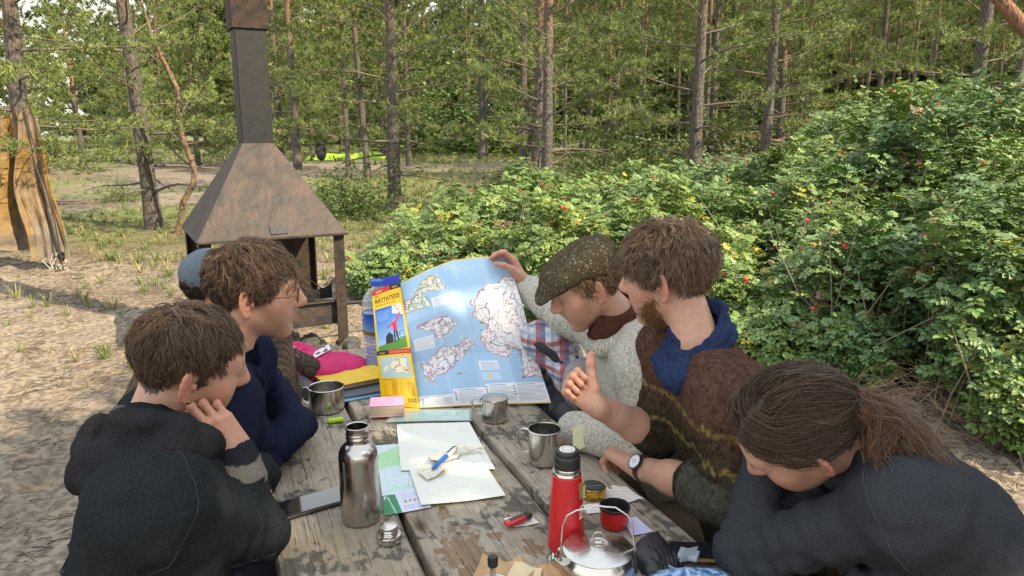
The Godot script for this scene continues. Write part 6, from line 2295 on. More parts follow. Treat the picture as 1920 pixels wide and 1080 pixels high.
func head_shape(mb: MB, xf: Transform3D, neck: Vector3, hairc: Color, wide := 1.0, stubble := 0.0, bald := false) -> void:
	var s := fresh()
	s.xf = xf
	s.ell(Vector3(0, 0.035, -0.012), Vector3(0.076 * wide, 0.088, 0.097), Basis(), 0.02)
	s.ell(Vector3(0, 0.020, 0.030), Vector3(0.066 * wide, 0.075, 0.066), Basis(), 0.03)
	s.ell(Vector3(0, -0.040, 0.032), Vector3(0.056 * wide, 0.072, 0.056), Basis(), 0.03)
	s.cap(Vector3(0.052 * wide, -0.055, -0.005), Vector3(0.014, -0.100, 0.062), 0.016, 0.016, 0.03)
	s.cap(Vector3(-0.052 * wide, -0.055, -0.005), Vector3(-0.014, -0.100, 0.062), 0.016, 0.016, 0.03)
	s.cap(Vector3(-0.008, -0.099, 0.070), Vector3(0.008, -0.099, 0.070), 0.0165, 0.0165, 0.025)
	for x in [-1.0, 1.0]:
		s.ell(Vector3(x * 0.042, -0.020, 0.060), Vector3(0.024, 0.022, 0.022), Basis(), 0.03)
		s.ell(Vector3(x * 0.034, -0.055, 0.062), Vector3(0.022, 0.026, 0.020), Basis(), 0.03)
	s.cap(Vector3(-0.036, 0.030, 0.078), Vector3(0.036, 0.030, 0.078), 0.013, 0.013, 0.022)
	for x in [-1.0, 1.0]:
		s.ell(Vector3(x * 0.031, 0.010, 0.100), Vector3(0.018, 0.013, 0.016), Basis(), 0.014, true)
	s.cap(Vector3(0, 0.026, 0.090), Vector3(0, -0.020, 0.114), 0.0095, 0.0125, 0.014)
	s.ell(Vector3(0, -0.025, 0.113), Vector3(0.0135, 0.0115, 0.013), Basis(), 0.010)
	for x in [-1.0, 1.0]:
		s.ell(Vector3(x * 0.0125, -0.028, 0.102), Vector3(0.0075, 0.0075, 0.010), Basis(), 0.008)
		s.ell(Vector3(x * 0.0062, -0.0365, 0.107), Vector3(0.0035, 0.003, 0.005), Basis(), 0.002, true)
		s.ell(Vector3(x * 0.031, 0.012, 0.0775), Vector3(0.0155, 0.0125, 0.0135), Basis(), 0.006)
	s.cap(Vector3(0, -0.040, 0.092), Vector3(0, -0.056, 0.092), 0.012, 0.010, 0.015)
	s.cap(Vector3(-0.016, -0.062, 0.087), Vector3(0.016, -0.062, 0.087), 0.0070, 0.0070, 0.008)
	s.cap(Vector3(-0.014, -0.072, 0.085), Vector3(0.014, -0.072, 0.085), 0.0078, 0.0078, 0.008)
	s.cap(Vector3(-0.022, -0.0668, 0.099), Vector3(0.022, -0.0668, 0.099), 0.0028, 0.0028, 0.004, true)
	# ears
	for x in [-1.0, 1.0]:
		var e := Vector3(x * 0.0765 * wide, -0.004, -0.012)
		var ob := Vector3(x * 0.55, 0.0, -0.83)      # outward and back
		var rim := []
		for q in [[0.30, 0.010], [0.10, 0.024], [-0.05, 0.031], [-0.45, 0.031], [-0.80, 0.022], [-0.95, 0.006], [-0.80, -0.012], [-0.45, -0.026], [-0.12, -0.033]]:
			rim.append(e + ob * (0.014 - q[0] * 0.013) + Vector3(x * 0.003, q[1], 0.008))
		s.chain(rim, 0.0042, 0.0048, 0.003)
		s.ell(e + ob * 0.010 + Vector3(0, 0.0, 0.006), Vector3(0.0045, 0.027, 0.014), Basis(Vector3.UP, -x * 0.58), 0.006)
		s.chain([e + ob * 0.018 + Vector3(x * 0.003, 0.018, 0.008), e + ob * 0.016 + Vector3(x * 0.004, 0.002, 0.006), e + ob * 0.009 + Vector3(x * 0.004, -0.016, 0.008)], 0.0040, 0.0040, 0.004)
		s.ell(e + ob * 0.006 + Vector3(x * 0.001, -0.031, 0.008), Vector3(0.0055, 0.010, 0.008), Basis(Vector3.UP, -x * 0.58), 0.006)
		s.ell(e + ob * 0.007 + Vector3(x * 0.008, -0.002, 0.010), Vector3(0.006, 0.010, 0.006), Basis(), 0.004, true)
		s.ell(e + Vector3(x * 0.003, -0.003, 0.013), Vector3(0.004, 0.008, 0.005), Basis(), 0.004)
	var nl := xf.affine_inverse() * neck
	s.cap(Vector3(0, -0.050, -0.030), nl, 0.050 * wide, 0.056 * wide, 0.03)
	s.cap(Vector3(0.03, -0.06, -0.03), nl.lerp(Vector3(0.02, -0.06, 0.02), 0.25), 0.018, 0.012, 0.03)
	s.cap(Vector3(-0.03, -0.06, -0.03), nl.lerp(Vector3(-0.02, -0.06, 0.02), 0.25), 0.018, 0.012, 0.03)
	var inv := xf.affine_inverse()
	var skin := Color(0.47, 0.262, 0.185)
	s.paint = func(p: Vector3) -> Color:
		var l: Vector3 = inv * p
		var c := skin * (1.0 + 0.16 * nzq.get_noise_3dv(p * 180.0) + 0.14 * nzp.get_noise_3dv(p * 600.0))
		var flush := maxf(1.0 - l.distance_to(Vector3(0, -0.026, 0.115)) / 0.03, maxf(1.0 - l.distance_to(Vector3(0.048, -0.025, 0.062)) / 0.04, 1.0 - l.distance_to(Vector3(-0.048, -0.025, 0.062)) / 0.04))
		if absf(l.x) > 0.079 * wide and l.y > -0.05 and l.z < 0.03:
			flush = 0.9
		c = c.lerp(Color(0.53, 0.20, 0.135), clampf(flush, 0, 1) * 0.55)
		if absf(l.x) < 0.022 and l.y < -0.056 and l.y > -0.080 and l.z > 0.085:
			c = c.lerp(Color(0.42, 0.15, 0.115), 0.8)
		if absf(l.y - 0.034) < 0.005 and absf(l.x) > 0.012 and absf(l.x) < 0.048 and l.z > 0.06:
			c = c.lerp(hairc, 0.7)
		var jaw := sm(-0.03, -0.06, l.y) * sm(0.0, 0.02, l.z + 0.02) * sm(-0.125, -0.105, l.y)
		if stubble > 0.0 and l.y < -0.02:
			c = c.lerp(hairc * 1.4, jaw * stubble * (0.6 + 0.8 * absf(nzq.get_noise_3dv(p * 900.0))))
		if not bald and scalp(l) > 0.5:
			c = hairc * 0.8
		return c
	s.build(mb, 0.0031)


func scalp(l: Vector3) -> float:      # 1 where hair grows on a short haired head
	var line := 0.070
	if l.z < 0.075:
		line = lerpf(0.028, 0.070, sm(0.030, 0.078, l.z))
	if l.z < 0.030:
		line = lerpf(-0.012, 0.028, sm(0.012, 0.034, l.z))
	if l.z < 0.004:
		line = 0.030 if l.z > -0.030 else lerpf(-0.046, 0.022, sm(-0.060, -0.030, l.z))
	line += 0.006 * nzq.get_noise_2d(l.z * 600.0, l.x * 600.0)
	return sm(line - 0.004, line + 0.004, l.y)


func eyes(person: Node3D, xf: Transform3D) -> void:
	for x in [-1.0, 1.0]:
		var mb := MB.new()
		mb.ball(Transform3D(xf.basis, xf * Vector3(x * 0.031, 0.0105, 0.0805)), Vector3(0.0115, 0.0062, 0.0118), 16, 10)
		var o := part(person, "eye", mb, M.eye_white)
		mb = MB.new()
		mb.ball(Transform3D(xf.basis, xf * Vector3(x * 0.031, 0.0095, 0.0895)), Vector3(0.0052, 0.0048, 0.0032), 14, 8)
		obj("iris", mb, M.iris, o)


func body_shape(mb: MB, lat: Vector3, hip: Vector3, chest: Vector3, neck: Vector3, sl: Vector3, sr: Vector3, arms: Array) -> void:
	var s := fresh()
	var up := (chest - hip).normalized()
	var b := Basis(lat, up, lat.cross(up)).orthonormalized()
	s.ell(hip, Vector3(0.16, 0.13, 0.12), b, 0.05)
	s.ell(hip.lerp(chest, 0.5), Vector3(0.115, 0.16, 0.095), b, 0.05)
	s.ell(chest, Vector3(0.115, 0.14, 0.095), b, 0.05)
	var low := neck.lerp(chest, 0.45)
	s.cap(sl, low, 0.040, 0.045, 0.03)
	s.cap(sr, low, 0.040, 0.045, 0.03)
	s.cap(neck, chest, 0.048, 0.08, 0.03)
	for a in arms:
		s.cap(a[0], a[1], 0.040, 0.036, 0.02)
		s.cap(a[1], a[1].lerp(a[2], 0.3), 0.038, 0.040, 0.015)
		s.cap(a[1].lerp(a[2], 0.3), a[2], 0.040, 0.026, 0.015)
	for q in [0.10, -0.10]:
		var knee: Vector3 = hip + lat * q * 1.5 + lat.cross(Vector3.UP) * 0.42 + Vector3(0, 0.02, 0)
		s.cap(hip + lat * q + Vector3(0, -0.02, 0), knee + Vector3(0, -0.02, 0), 0.060, 0.048, 0.03)
		s.cap(knee, Vector3(knee.x, 0.09, knee.z) - lat.cross(Vector3.UP) * 0.05, 0.052, 0.04, 0.02)
		s.cap(Vector3(knee.x, 0.04, knee.z) - lat.cross(Vector3.UP) * 0.07, Vector3(knee.x, 0.035, knee.z) + lat.cross(Vector3.UP) * 0.12, 0.04, 0.032, 0.02)
	s.paint = func(_p: Vector3) -> Color: return Color(0.47, 0.262, 0.185)
	s.build(mb, 0.014)


func legs_shape(mb: MB, lat: Vector3, hip: Vector3) -> void:
	var s := fresh(0.006, Vector3.ONE * 70.0)
	var fwd := lat.cross(Vector3.UP)
	s.ell(hip + Vector3(0, -0.01, 0), Vector3(0.185, 0.13, 0.15), Basis(lat, Vector3.UP, fwd * -1.0).orthonormalized(), 0.05)
	for q in [0.10, -0.10]:
		var knee: Vector3 = hip + lat * q * 1.5 + fwd * 0.42 + Vector3(0, 0.02, 0)
		s.cap(hip + lat * q, knee, 0.095, 0.072, 0.04, false, 0.006, 40.0, 0.0)
		s.cap(knee, Vector3(knee.x, 0.10, knee.z) - fwd * 0.05, 0.07, 0.06, 0.02)
	s.build(mb, 0.014)


func hand_shape(mb: MB, wrist: Vector3, dir: Vector3, back: Vector3, side: Vector3, curl: Array, thumb: Array, scale := 1.0, elbow := Vector3.ZERO, spread := 1.0, cell := 0.0028, stout := 1.0) -> void:
	var d := dir.normalized()
	var bk := (back - d * back.dot(d)).normalized()
	var sd := d.cross(bk)
	if sd.dot(side) < 0:
		sd = -sd
	var s := fresh(0.0006, Vector3.ONE * 900.0)
	var base := [0.029, 0.010, -0.010, -0.028]
	var far := [0.088, 0.091, 0.086, 0.077]
	var lens := [[0.043, 0.026, 0.021], [0.047, 0.030, 0.022], [0.043, 0.028, 0.022], [0.034, 0.021, 0.019]]
	var rads := [0.0089, 0.0092, 0.0087, 0.0077]
	s.cap(wrist - d * 0.012, wrist + d * 0.02, 0.024 * scale, 0.022 * scale, 0.02)
	for f in 4:
		var k: Vector3 = wrist + (d * far[f] + sd * base[f] * spread + bk * (0.004 - absf(f - 1.3) * 0.0018)) * scale
		s.cap(wrist + (d * 0.014 + sd * base[f] * 0.62) * scale, k, 0.0155 * scale, 0.0112 * scale, 0.012)
		s.ell(k + bk * 0.002, Vector3.ONE * rads[f] * 1.22 * scale, Basis(), 0.004)
		var ang := 0.0
		var p := k
		for j in 3:
			ang += deg_to_rad(curl[f][j])
			var fd: Vector3 = (d * cos(ang) - bk * sin(ang) + sd * base[f] * (1.6 * spread if ang < 1.0 else 0.0)).normalized()
			var q: Vector3 = p + fd * lens[f][j] * scale
			var r: float = rads[f] * scale * (1.0 - 0.10 * j)
			s.cap(p, q, r, r * (0.92 if j < 2 else 0.84), 0.0035)
			if j == 0:
				s.ell(q + (d * sin(ang) + bk * cos(ang)) * 0.001, Vector3.ONE * r * 1.08, Basis(), 0.003)
			p = q
	s.cap(wrist + (d * 0.012 + sd * 0.010) * scale, wrist + (d * 0.034 + sd * 0.026 - bk * 0.010) * scale, 0.016 * scale, 0.0145 * scale, 0.014)
	var p: Vector3 = wrist + (d * 0.030 + sd * 0.028 - bk * 0.010) * scale
	for j in 3:
		var t: Vector3 = thumb[j]
		var q: Vector3 = p + (d * t.x + sd * t.y + bk * t.z).normalized() * [0.040, 0.033, 0.027][j] * scale / sqrt(stout)
		s.cap(p, q, [0.0135, 0.0108, 0.0105][j] * scale * stout, [0.0108, 0.0102, 0.0085][j] * scale * stout, 0.006)
		p = q
	if elbow != Vector3.ZERO:
		var e := wrist.lerp(elbow, 0.92)
		s.cap(wrist - d * 0.012, wrist.lerp(e, 0.45), 0.0245 * scale, 0.034 * scale, 0.02)
		s.cap(wrist.lerp(e, 0.40), e, 0.034 * scale, 0.042 * scale, 0.02)
	s.paint = func(x: Vector3) -> Color:
		var t := clampf((x - wrist).dot(d) / 0.09, 0.0, 1.0)
		var c := Color(0.47, 0.262, 0.185).lerp(Color(0.53, 0.24, 0.165), t * 0.6)
		return c * (1.0 + 0.12 * nzq.get_noise_3dv(x * 500.0) + 0.08 * nzp.get_noise_3dv(x * 1500.0))
	s.build(mb, cell)


func jumper(lat: Vector3, hip: Vector3, chest: Vector3, neck: Vector3, sl: Vector3, sr: Vector3, arms: Array, bulk: float, sleeve: float, fold := 0.007, tail := 0.0, na := 0.004) -> SDF:
	var s := fresh(na, Vector3(45, 55, 45))
	var up := (chest - hip).normalized()
	var b := Basis(lat, up, lat.cross(up)).orthonormalized()
	var half := sl.distance_to(sr) * 0.43
	s.ell(hip, Vector3(0.162, 0.15 + tail, 0.14) * bulk, b, 0.06)
	s.ell(hip.lerp(chest, 0.5), Vector3(half, 0.18, 0.122) * bulk, b, 0.06)
	s.ell(chest, Vector3(half, 0.165, 0.120) * bulk, b, 0.06)
	s.cap(sl, neck, 0.062 * bulk, 0.058 * bulk, 0.05)
	s.cap(sr, neck, 0.062 * bulk, 0.058 * bulk, 0.05)
	s.cap(neck, chest, 0.07 * bulk, 0.10 * bulk, 0.05)
	s.cap(sr, hip.lerp(chest, 0.45), 0.055 * bulk, 0.085 * bulk, 0.09)
	s.cap(sl, hip.lerp(chest, 0.45), 0.055 * bulk, 0.085 * bulk, 0.09)
	for a in arms:      # shoulder, elbow, cuff
		s.cap(a[0].lerp(chest, 0.22), a[0], sleeve * 1.14, sleeve * 1.14, 0.09)
		s.cap(a[0], a[1], sleeve * 1.18, sleeve, 0.028, false, fold, 46.0, 1.0)
		s.cap(a[1], a[2], sleeve, sleeve * 0.78, 0.018, false, fold, 40.0, 0.0)
	return s


# strands that grow on an ellipsoid scalp, in head axes (x left, y up, z forward)
func hair(person: Node3D, xf: Transform3D, o: Dictionary) -> MeshInstance3D:
	rng.seed = o.get("seed", 1)
	var c: Vector3 = o.get("center", Vector3(0, 0.033, -0.012))
	var rad: Vector3 = o.get("rad", Vector3(0.077, 0.089, 0.098))
	var mb := MB.new()
	var segs: int = o.get("segs", 7)
	var kids: int = o.get("kids", 6)
	var vol: float = o.get("vol", 0.025)
	var mask: Callable = o.mask
	var comb: Callable = o.comb
	var c0: Color = o.c0
	var c1: Color = o.c1
	var curl: float = o.get("curl", 0.3)
	var grav: float = o.get("grav", 0.2)
	var lift: float = o.get("lift", 0.6)
	var thick: float = o.get("thick", 0.0009)
	var clump: float = o.get("clump", 0.006)
	var down: Vector3 = xf.basis.inverse() * Vector3.DOWN
	var made := 0
	var tries := 0
	while made < o.count and tries < o.count * 12:
		tries += 1
		var dir := Vector3(rng.randfn(), rng.randfn(), rng.randfn()).normalized()
		var root := c + dir * rad
		var w: float = mask.call(root)
		if w < 0.05 or rng.randf() > w * 3.0:
			continue
		made += 1
		var L: float = o.len * rng.randf_range(0.65, 1.2) * minf(w, 1.0)
		var layer := vol * pow(rng.randf(), 0.8) * minf(w, 1.0)
		var ph := rng.randf() * TAU
		var cf: float = rng.randf_range(0.6, 1.5) * o.get("cfreq", 0.9)
		var ca := curl * rng.randf_range(0.4, 1.4)
		var pts := PackedVector3Array([root])
		var pos := root
		var tw: Vector3 = Vector3(rng.randfn(), rng.randfn(), rng.randfn()) * o.get("mess", 0.25)
		for k in segs:
			var t := float(k) / segs
			var n := ((pos - c) / (rad * rad)).normalized()
			var tang: Vector3 = comb.call(pos, n) + tw
			tang = (tang - n * tang.dot(n)).normalized()
			var side := n.cross(tang)
			var v := (tang + n * lift * (1.0 - 1.6 * t) + down * grav * t + (side * cos(ph + k * cf) + n * sin(ph + k * cf) * 0.6) * ca).normalized()
			pos += v * L / segs
			var q := (pos - c) / rad
			var h := q.length()
			var lo := 1.0 + layer * minf(1.0, t * 2.5 + 0.15) / 0.088
			var hi := 1.0 + (layer * 1.2 + 0.006) / 0.088
			if h < lo:
				pos = c + q / h * lo * rad
			elif h > hi and o.get("keep", true):
				pos = c + q / h * lerpf(h, hi, 0.6) * rad
			for e in [[Vector3(0, -0.030, 0.028), Vector3(0.064, 0.082, 0.062)], [Vector3(0, -0.085, -0.035), Vector3(0.062, 0.080, 0.062)]]:
				var qq: Vector3 = (pos - e[0]) / e[1]
				var lim: float = 1.03 + layer * 5.0
				if o.get("push", true) and qq.length() < lim:
					pos = e[0] + qq.normalized() * lim * e[1]
			if k > 1 and o.get("push", true) and (pos.y < -0.088 or (pos.y < -0.018 and pos.z > -0.036)):
				break
			pts.append(pos)
		if pts.size() < 3:
			continue
		var last := pts.size() - 1
		var tone := rng.randf()
		for j in kids:
			var off := Vector3(rng.randfn(), rng.randfn(), rng.randfn()) * clump
			var wob := Vector3(rng.randfn(), rng.randfn(), rng.randfn()) * clump * 0.5
			var end := rng.randf_range(0.75, 1.0)
			var path := PackedVector3Array()
			var rr := PackedFloat32Array()
			for k in pts.size():
				var t := float(k) / last
				var at := t * end * last
				var i0 := mini(int(at), last - 1)
				path.append(xf * (pts[i0].lerp(pts[i0 + 1], at - i0) + off * (1.0 - 0.7 * t) + wob * sin(t * 6.0 + j)))
				rr.append(thick * (1.0 - 0.75 * t * t))
			mb.col = c0.lerp(c1, clampf(tone * 0.7 + rng.randf() * 0.4, 0, 1)) * rng.randf_range(0.75, 1.2)
			mb.tube(path, rr, 3, false)
	return part(person, o.get("called", "hair"), mb, M.hair, true)


# loose strands along a free path (a pony tail)
func locks(mb: MB, path: Array, count: int, width: Array, curl: float, thick: float, c0: Color, c1: Color, sd: int) -> void:
	rng.seed = sd
	var n := path.size()
	for i in count:
		var off := Vector3(rng.randfn(), rng.randfn(), rng.randfn())
		var ph := rng.randf() * TAU
		var f := rng.randf_range(2.5, 7.0)
		var amp := curl * rng.randf_range(0.2, 1.3)
		var pts := PackedVector3Array()
		var rr := PackedFloat32Array()
		var stop := rng.randf_range(0.55, 1.0)
		var steps := 14
		var u := Vector3(rng.randfn(), rng.randfn(), rng.randfn()).normalized()
		var w := u.cross(Vector3(rng.randfn(), rng.randfn(), rng.randfn())).normalized()
		for k in steps + 1:
			var t := float(k) / steps * stop
			var at := t * (n - 1)
			var j := mini(int(at), n - 2)
			var p: Vector3 = (path[j] as Vector3).lerp(path[j + 1], at - j)
			var wd: float = lerpf(width[j], width[j + 1], at - j)
			pts.append(p + off * wd + (u * cos(ph + t * f * TAU * 0.5) + w * sin(ph + t * f * TAU * 0.5)) * amp * t)
			rr.append(thick * (1.0 - 0.7 * t))
		mb.col = c0.lerp(c1, clampf(rng.randf() * 0.6 + 0.4 * float(i % 5) / 4.0, 0, 1)) * rng.randf_range(0.7, 1.2)
		mb.tube(pts, rr, 3, false)


# a stitched seam that follows the cloth round an axis
func seam(person: Node3D, s: SDF, c: Vector3, axis: Vector3, tint: Color) -> void:
	var every := PackedInt32Array(range(s.kind.size()))
	var u := axis.normalized().cross(Vector3(0.3, 0.2, 0.9)).normalized()
	var w := axis.normalized().cross(u)
	var run := PackedVector3Array()
	for i in 49:
		var a := TAU * i / 48.0
		var d := u * cos(a) + w * sin(a)
		var t := 0.015
		while t < 0.26 and s.value(c + d * t, every) < -0.0006:
			t += 0.002
		run.append(c + d * t)
	var mb := MB.new()
	mb.tube(run, 0.0016, 5, false)
	part(person, "seam", mb, mat(tint.linear_to_srgb(), 0.95))


# short fibres standing off woolly cloth
func fuzz(person: Node3D, mb_cloth: MB, count: int, l: float, m: Material, tint: Color, sd: int) -> void:
	rng.seed = sd
	var nn := mb_cloth.normals()
	var mb := MB.new()
	for i in count:
		var k := rng.randi() % mb_cloth.v.size()
		var p := mb_cloth.v[k]
		var d := (nn[k] + Vector3(rng.randfn(), rng.randfn(), rng.randfn()) * 0.7).normalized() * l * rng.randf_range(0.5, 1.3)
		mb.col = (mb_cloth.c[k] if tint.a == 0.0 else tint) * rng.randf_range(0.8, 1.5)
		var s := d.cross(Vector3(rng.randfn(), rng.randfn(), rng.randfn())).normalized() * 0.0003
		mb.tri(mb.vert(p - s), mb.vert(p + s), mb.vert(p + d))
	var o := part(person, "wool_fibres", mb, M.fibre if m else m, true)
	o.set_meta("kind", "stuff")


func cloth(fine: float, scale := 10.0, strength := 4.0) -> StandardMaterial3D:
	var m := vmat(0.95)
	textured(m, M.wool_tone, M.wool_bump, scale, fine)
	m.metallic_specular = 0.1
	return m


func build_people() -> void:
	M.eye_white = mat(lin(0.62, 0.58, 0.54), 0.2)
	M.iris = mat(lin(0.03, 0.02, 0.015), 0.1)
	M.skin = vmat(0.5)
	M.skin.subsurf_scatter_enabled = true
	M.skin.subsurf_scatter_strength = 0.12
	M.skin.normal_enabled = true
	M.skin.normal_texture = bump(noise_image(91, 0.10, 256, 3), 2.0)
	M.skin.normal_scale = 0.25
	tri(M.skin, 14.0)
	M.fibre = vmat(1.0)
	M.fibre.specular_mode = BaseMaterial3D.SPECULAR_DISABLED
	M.hair = vmat(0.34)
	M.hair.metallic_specular = 0.42
	M.wool_tone = gray_tex(noise_image(92, 0.06, 256, 5), 0.45, 1.45)
	M.wool_bump = bump(noise_image(93, 0.07, 256, 5), 5.0)
	var wool := cloth(0.55, 15.0)
	var smooth := cloth(0.14, 22.0)
	var felt := cloth(0.7, 13.0)
	var right := Vector3(-0.368, 0, -0.930)      # left hand side of those on the left bench, who face the table
	var s: SDF
	var mb: MB
	var p: Node3D
	var xf: Transform3D
	var crown_comb := func(q: Vector3, _n: Vector3) -> Vector3:      # out of a whorl at the back of the crown, then down
		var away := q - Vector3(0.012, 0.11, -0.055)
		return away.normalized() + Vector3(0, -0.5, 0.15)

	# ---- A: dark hooded wool jacket, head on hand
	p = thing("person", "person in charcoal hooded wool jacket at the front left, cheek resting on hand", "person", Vector3(-0.70, 0.45, -1.08))
	xf = facing(Vector3(0.80, -0.26, -0.54), Vector3(0.16, 0.96, 0.20), Vector3(-0.612, 1.117, -1.345)).scaled_local(Vector3.ONE * 0.94)
	var dark := Color(0.060, 0.042, 0.030)
	mb = MB.new()
	var nk := Vector3(-0.672, 0.998, -1.295)
	head_shape(mb, xf, nk, dark)
	body_shape(mb, right, Vector3(-0.66, 0.56, -1.12), Vector3(-0.630, 0.87, -1.20), nk, Vector3(-0.70, 0.95, -1.39), Vector3(-0.585, 0.95, -1.115), [[Vector3(-0.585, 0.95, -1.115), Vector3(-0.47, 0.81, -1.27), Vector3(-0.535, 0.97, -1.31)], [Vector3(-0.71, 0.97, -1.39), Vector3(-0.56, 0.82, -1.47), Vector3(-0.52, 0.90, -1.33)]])
	# the hand that carries the cheek
	hand_shape(mb, Vector3(-0.512, 0.955, -1.300), Vector3(-0.50, 0.78, 0.10), Vector3(0.35, 0.30, 0.90), Vector3(-0.8, -0.5, 0.1), [[14, 82, 48], [10, 86, 50], [10, 86, 50], [12, 84, 50]], [Vector3(0.5, 0.75, -0.4), Vector3(0.85, 0.45, -0.35), Vector3(0.95, 0.1, -0.3)], 0.92)
	hand_shape(mb, Vector3(-0.530, 0.900, -1.33), Vector3(0.05, -0.1, 1.0), Vector3(0.7, 0.5, 0.0), Vector3(0, 1, 0), [[30, 60, 30], [32, 60, 30], [34, 60, 30], [36, 60, 30]], [Vector3(0.7, 0.4, -0.5), Vector3(0.9, 0.1, -0.4), Vector3(0.9, 0, -0.3)], 0.9, Vector3.ZERO, 1.0, 0.004)
	part(p, "body", mb, M.skin, true)
	eyes(p, xf)
	hair(p, xf, {"seed": 11, "count": 950, "kids": 9, "len": 0.047, "vol": 0.008, "mask": func(l): return scalp(l) * (0.5 + 0.5 * sm(0.0, 0.09, l.y)), "comb": crown_comb, "c0": Color(0.055, 0.036, 0.025), "c1": Color(0.17, 0.11, 0.075), "curl": 0.22, "lift": 0.6, "grav": 0.25, "mess": 0.36, "clump": 0.0040, "thick": 0.00068})
	mb = MB.new()
	mb.ball(Transform3D(Basis(), xf * Vector3(-0.0835, -0.037, -0.004)), Vector3.ONE * 0.0042, 10, 8)
	part(p, "ear_stud", mb, mat(lin(0.30, 0.22, 0.08), 0.3, 1.0))
	var arms := [[Vector3(-0.575, 0.945, -1.080), Vector3(-0.475, 0.808, -1.270), Vector3(-0.518, 0.930, -1.300)], [Vector3(-0.71, 0.97, -1.39), Vector3(-0.56, 0.825, -1.47), Vector3(-0.535, 0.88, -1.36)]]
	s = jumper(right, Vector3(-0.655, 0.58, -1.12), Vector3(-0.630, 0.865, -1.20), Vector3(-0.665, 0.985, -1.27), Vector3(-0.70, 0.955, -1.40), Vector3(-0.600, 0.950, -1.120), arms, 1.0, 0.053, 0.022, 0.0, 0.012)
	s.paint = func(_x: Vector3) -> Color: return Color(0.027, 0.028, 0.032)
	mb = MB.new()
	s.build(mb, 0.0095)
	part(p, "jacket", mb, wool, true)
	seam(p, s, Vector3(-0.570, 0.940, -1.088), Vector3(0.10, -0.137, -0.19), Color(0.020, 0.020, 0.023))
	seam(p, s, Vector3(-0.64, 0.80, -1.19), Vector3(0.05, 1.0, -0.1), Color(0.022, 0.022, 0.025))
	fuzz(p, mb, 7000, 0.005, M.hair, Color(0.036, 0.037, 0.042, 1), 1)
	# the hood lying round the neck and down the back
	s = fresh(0.007, Vector3(60, 60, 60))
	var loop := []
	s.chain([Vector3(-0.545, 0.975, -1.285), Vector3(-0.551, 1.008, -1.250), Vector3(-0.570, 1.046, -1.205), Vector3(-0.612, 1.064, -1.185), Vector3(-0.671, 1.060, -1.200), Vector3(-0.735, 1.030, -1.245), Vector3(-0.765, 0.995, -1.285)], 0.020, 0.022, 0.02)
	s.chain([Vector3(-0.765, 0.990, -1.290), Vector3(-0.757, 0.985, -1.240), Vector3(-0.738, 0.965, -1.185), Vector3(-0.690, 0.972, -1.145), Vector3(-0.617, 1.010, -1.135), Vector3(-0.575, 1.020, -1.160), Vector3(-0.555, 0.990, -1.235)], 0.024, 0.021, 0.03)
	s.cap(Vector3(-0.765, 0.99, -1.29), Vector3(-0.735, 1.00, -1.37), 0.030, 0.028, 0.03)
	s.cap(Vector3(-0.735, 1.00, -1.37), Vector3(-0.64, 0.99, -1.40), 0.028, 0.026, 0.03)
	s.ell(Vector3(-0.685, 1.008, -1.190), Vector3(0.068, 0.030, 0.052), Basis(Vector3.BACK, 0.25), 0.03)
	s.ell(Vector3(-0.722, 1.052, -1.215), Vector3(0.036, 0.030, 0.020), Basis(Vector3.UP, 0.5), 0.012, true)
	s.paint = func(_x: Vector3) -> Color: return Color(0.028, 0.029, 0.033)
	mb = MB.new()
	s.build(mb, 0.008)
	part(p, "hood", mb, wool, true)
	fuzz(p, mb, 2500, 0.005, M.hair, Color(0.036, 0.037, 0.042, 1), 2)
	# grey collar of the inner layer and cuff
	s = fresh(0.003, Vector3.ONE * 80.0)
	loop = []
	for i in 9:
		var a := TAU * i / 8.0
		loop.append(nk + Vector3(0.006, 0.022, 0.0) + Vector3(cos(a) * 0.062, -0.016 * cos(a), sin(a) * 0.066))
	s.chain(loop, 0.014, 0.014, 0.01)
	s.paint = func(_x: Vector3) -> Color: return Color(0.15, 0.14, 0.125)
	mb = MB.new()
	s.build(mb, 0.005)
	part(p, "inner_collar", mb, smooth, true)
	s = fresh(0.003, Vector3.ONE * 90.0)
	s.cap(Vector3(-0.512, 0.908, -1.297), Vector3(-0.521, 0.950, -1.304), 0.047, 0.040, 0.01)
	s.cap(Vector3(-0.524, 0.966, -1.306), Vector3(-0.54, 1.02, -1.31), 0.027, 0.027, 0.004, true)
	s.paint = func(x: Vector3) -> Color: return Color(0.03, 0.031, 0.036) if x.y > 0.946 else Color(0.20, 0.185, 0.165)
	mb = MB.new()
	s.build(mb, 0.004)
	part(p, "cuff", mb, smooth, true)
	mb = MB.new()
	legs_shape(mb, right, Vector3(-0.70, 0.54, -1.08))
	part(p, "trousers", mb, mat(lin(0.02, 0.022, 0.028), 0.9))

	# ---- B: navy fleece, glasses
	p = thing("person", "smiling person in navy fleece with curly brown hair and thin glasses", "person", Vector3(-0.80, 0.45, -1.52))
	xf = facing(Vector3(0.965, -0.07, -0.22), Vector3(0.06, 0.99, 0.12), Vector3(-0.580, 1.193, -1.640)).scaled_local(Vector3.ONE * 0.88)
	nk = Vector3(-0.640, 1.055, -1.60)
	mb = MB.new()
	head_shape(mb, xf, nk, Color(0.055, 0.036, 0.026), 1.0, 0.22)
	var bsl := Vector3(-0.69, 0.985, -1.79)
	var bsr := Vector3(-0.61, 0.985, -1.45)
	arms = [[bsr, Vector3(-0.590, 0.815, -1.60), Vector3(-0.545, 0.805, -1.80)], [bsl, Vector3(-0.66, 0.82, -1.95), Vector3(-0.57, 0.83, -1.80)]]
	body_shape(mb, right, Vector3(-0.82, 0.56, -1.52), Vector3(-0.70, 0.87, -1.60), nk, bsl, bsr, arms)
	part(p, "body", mb, M.skin, true)
	eyes(p, xf)
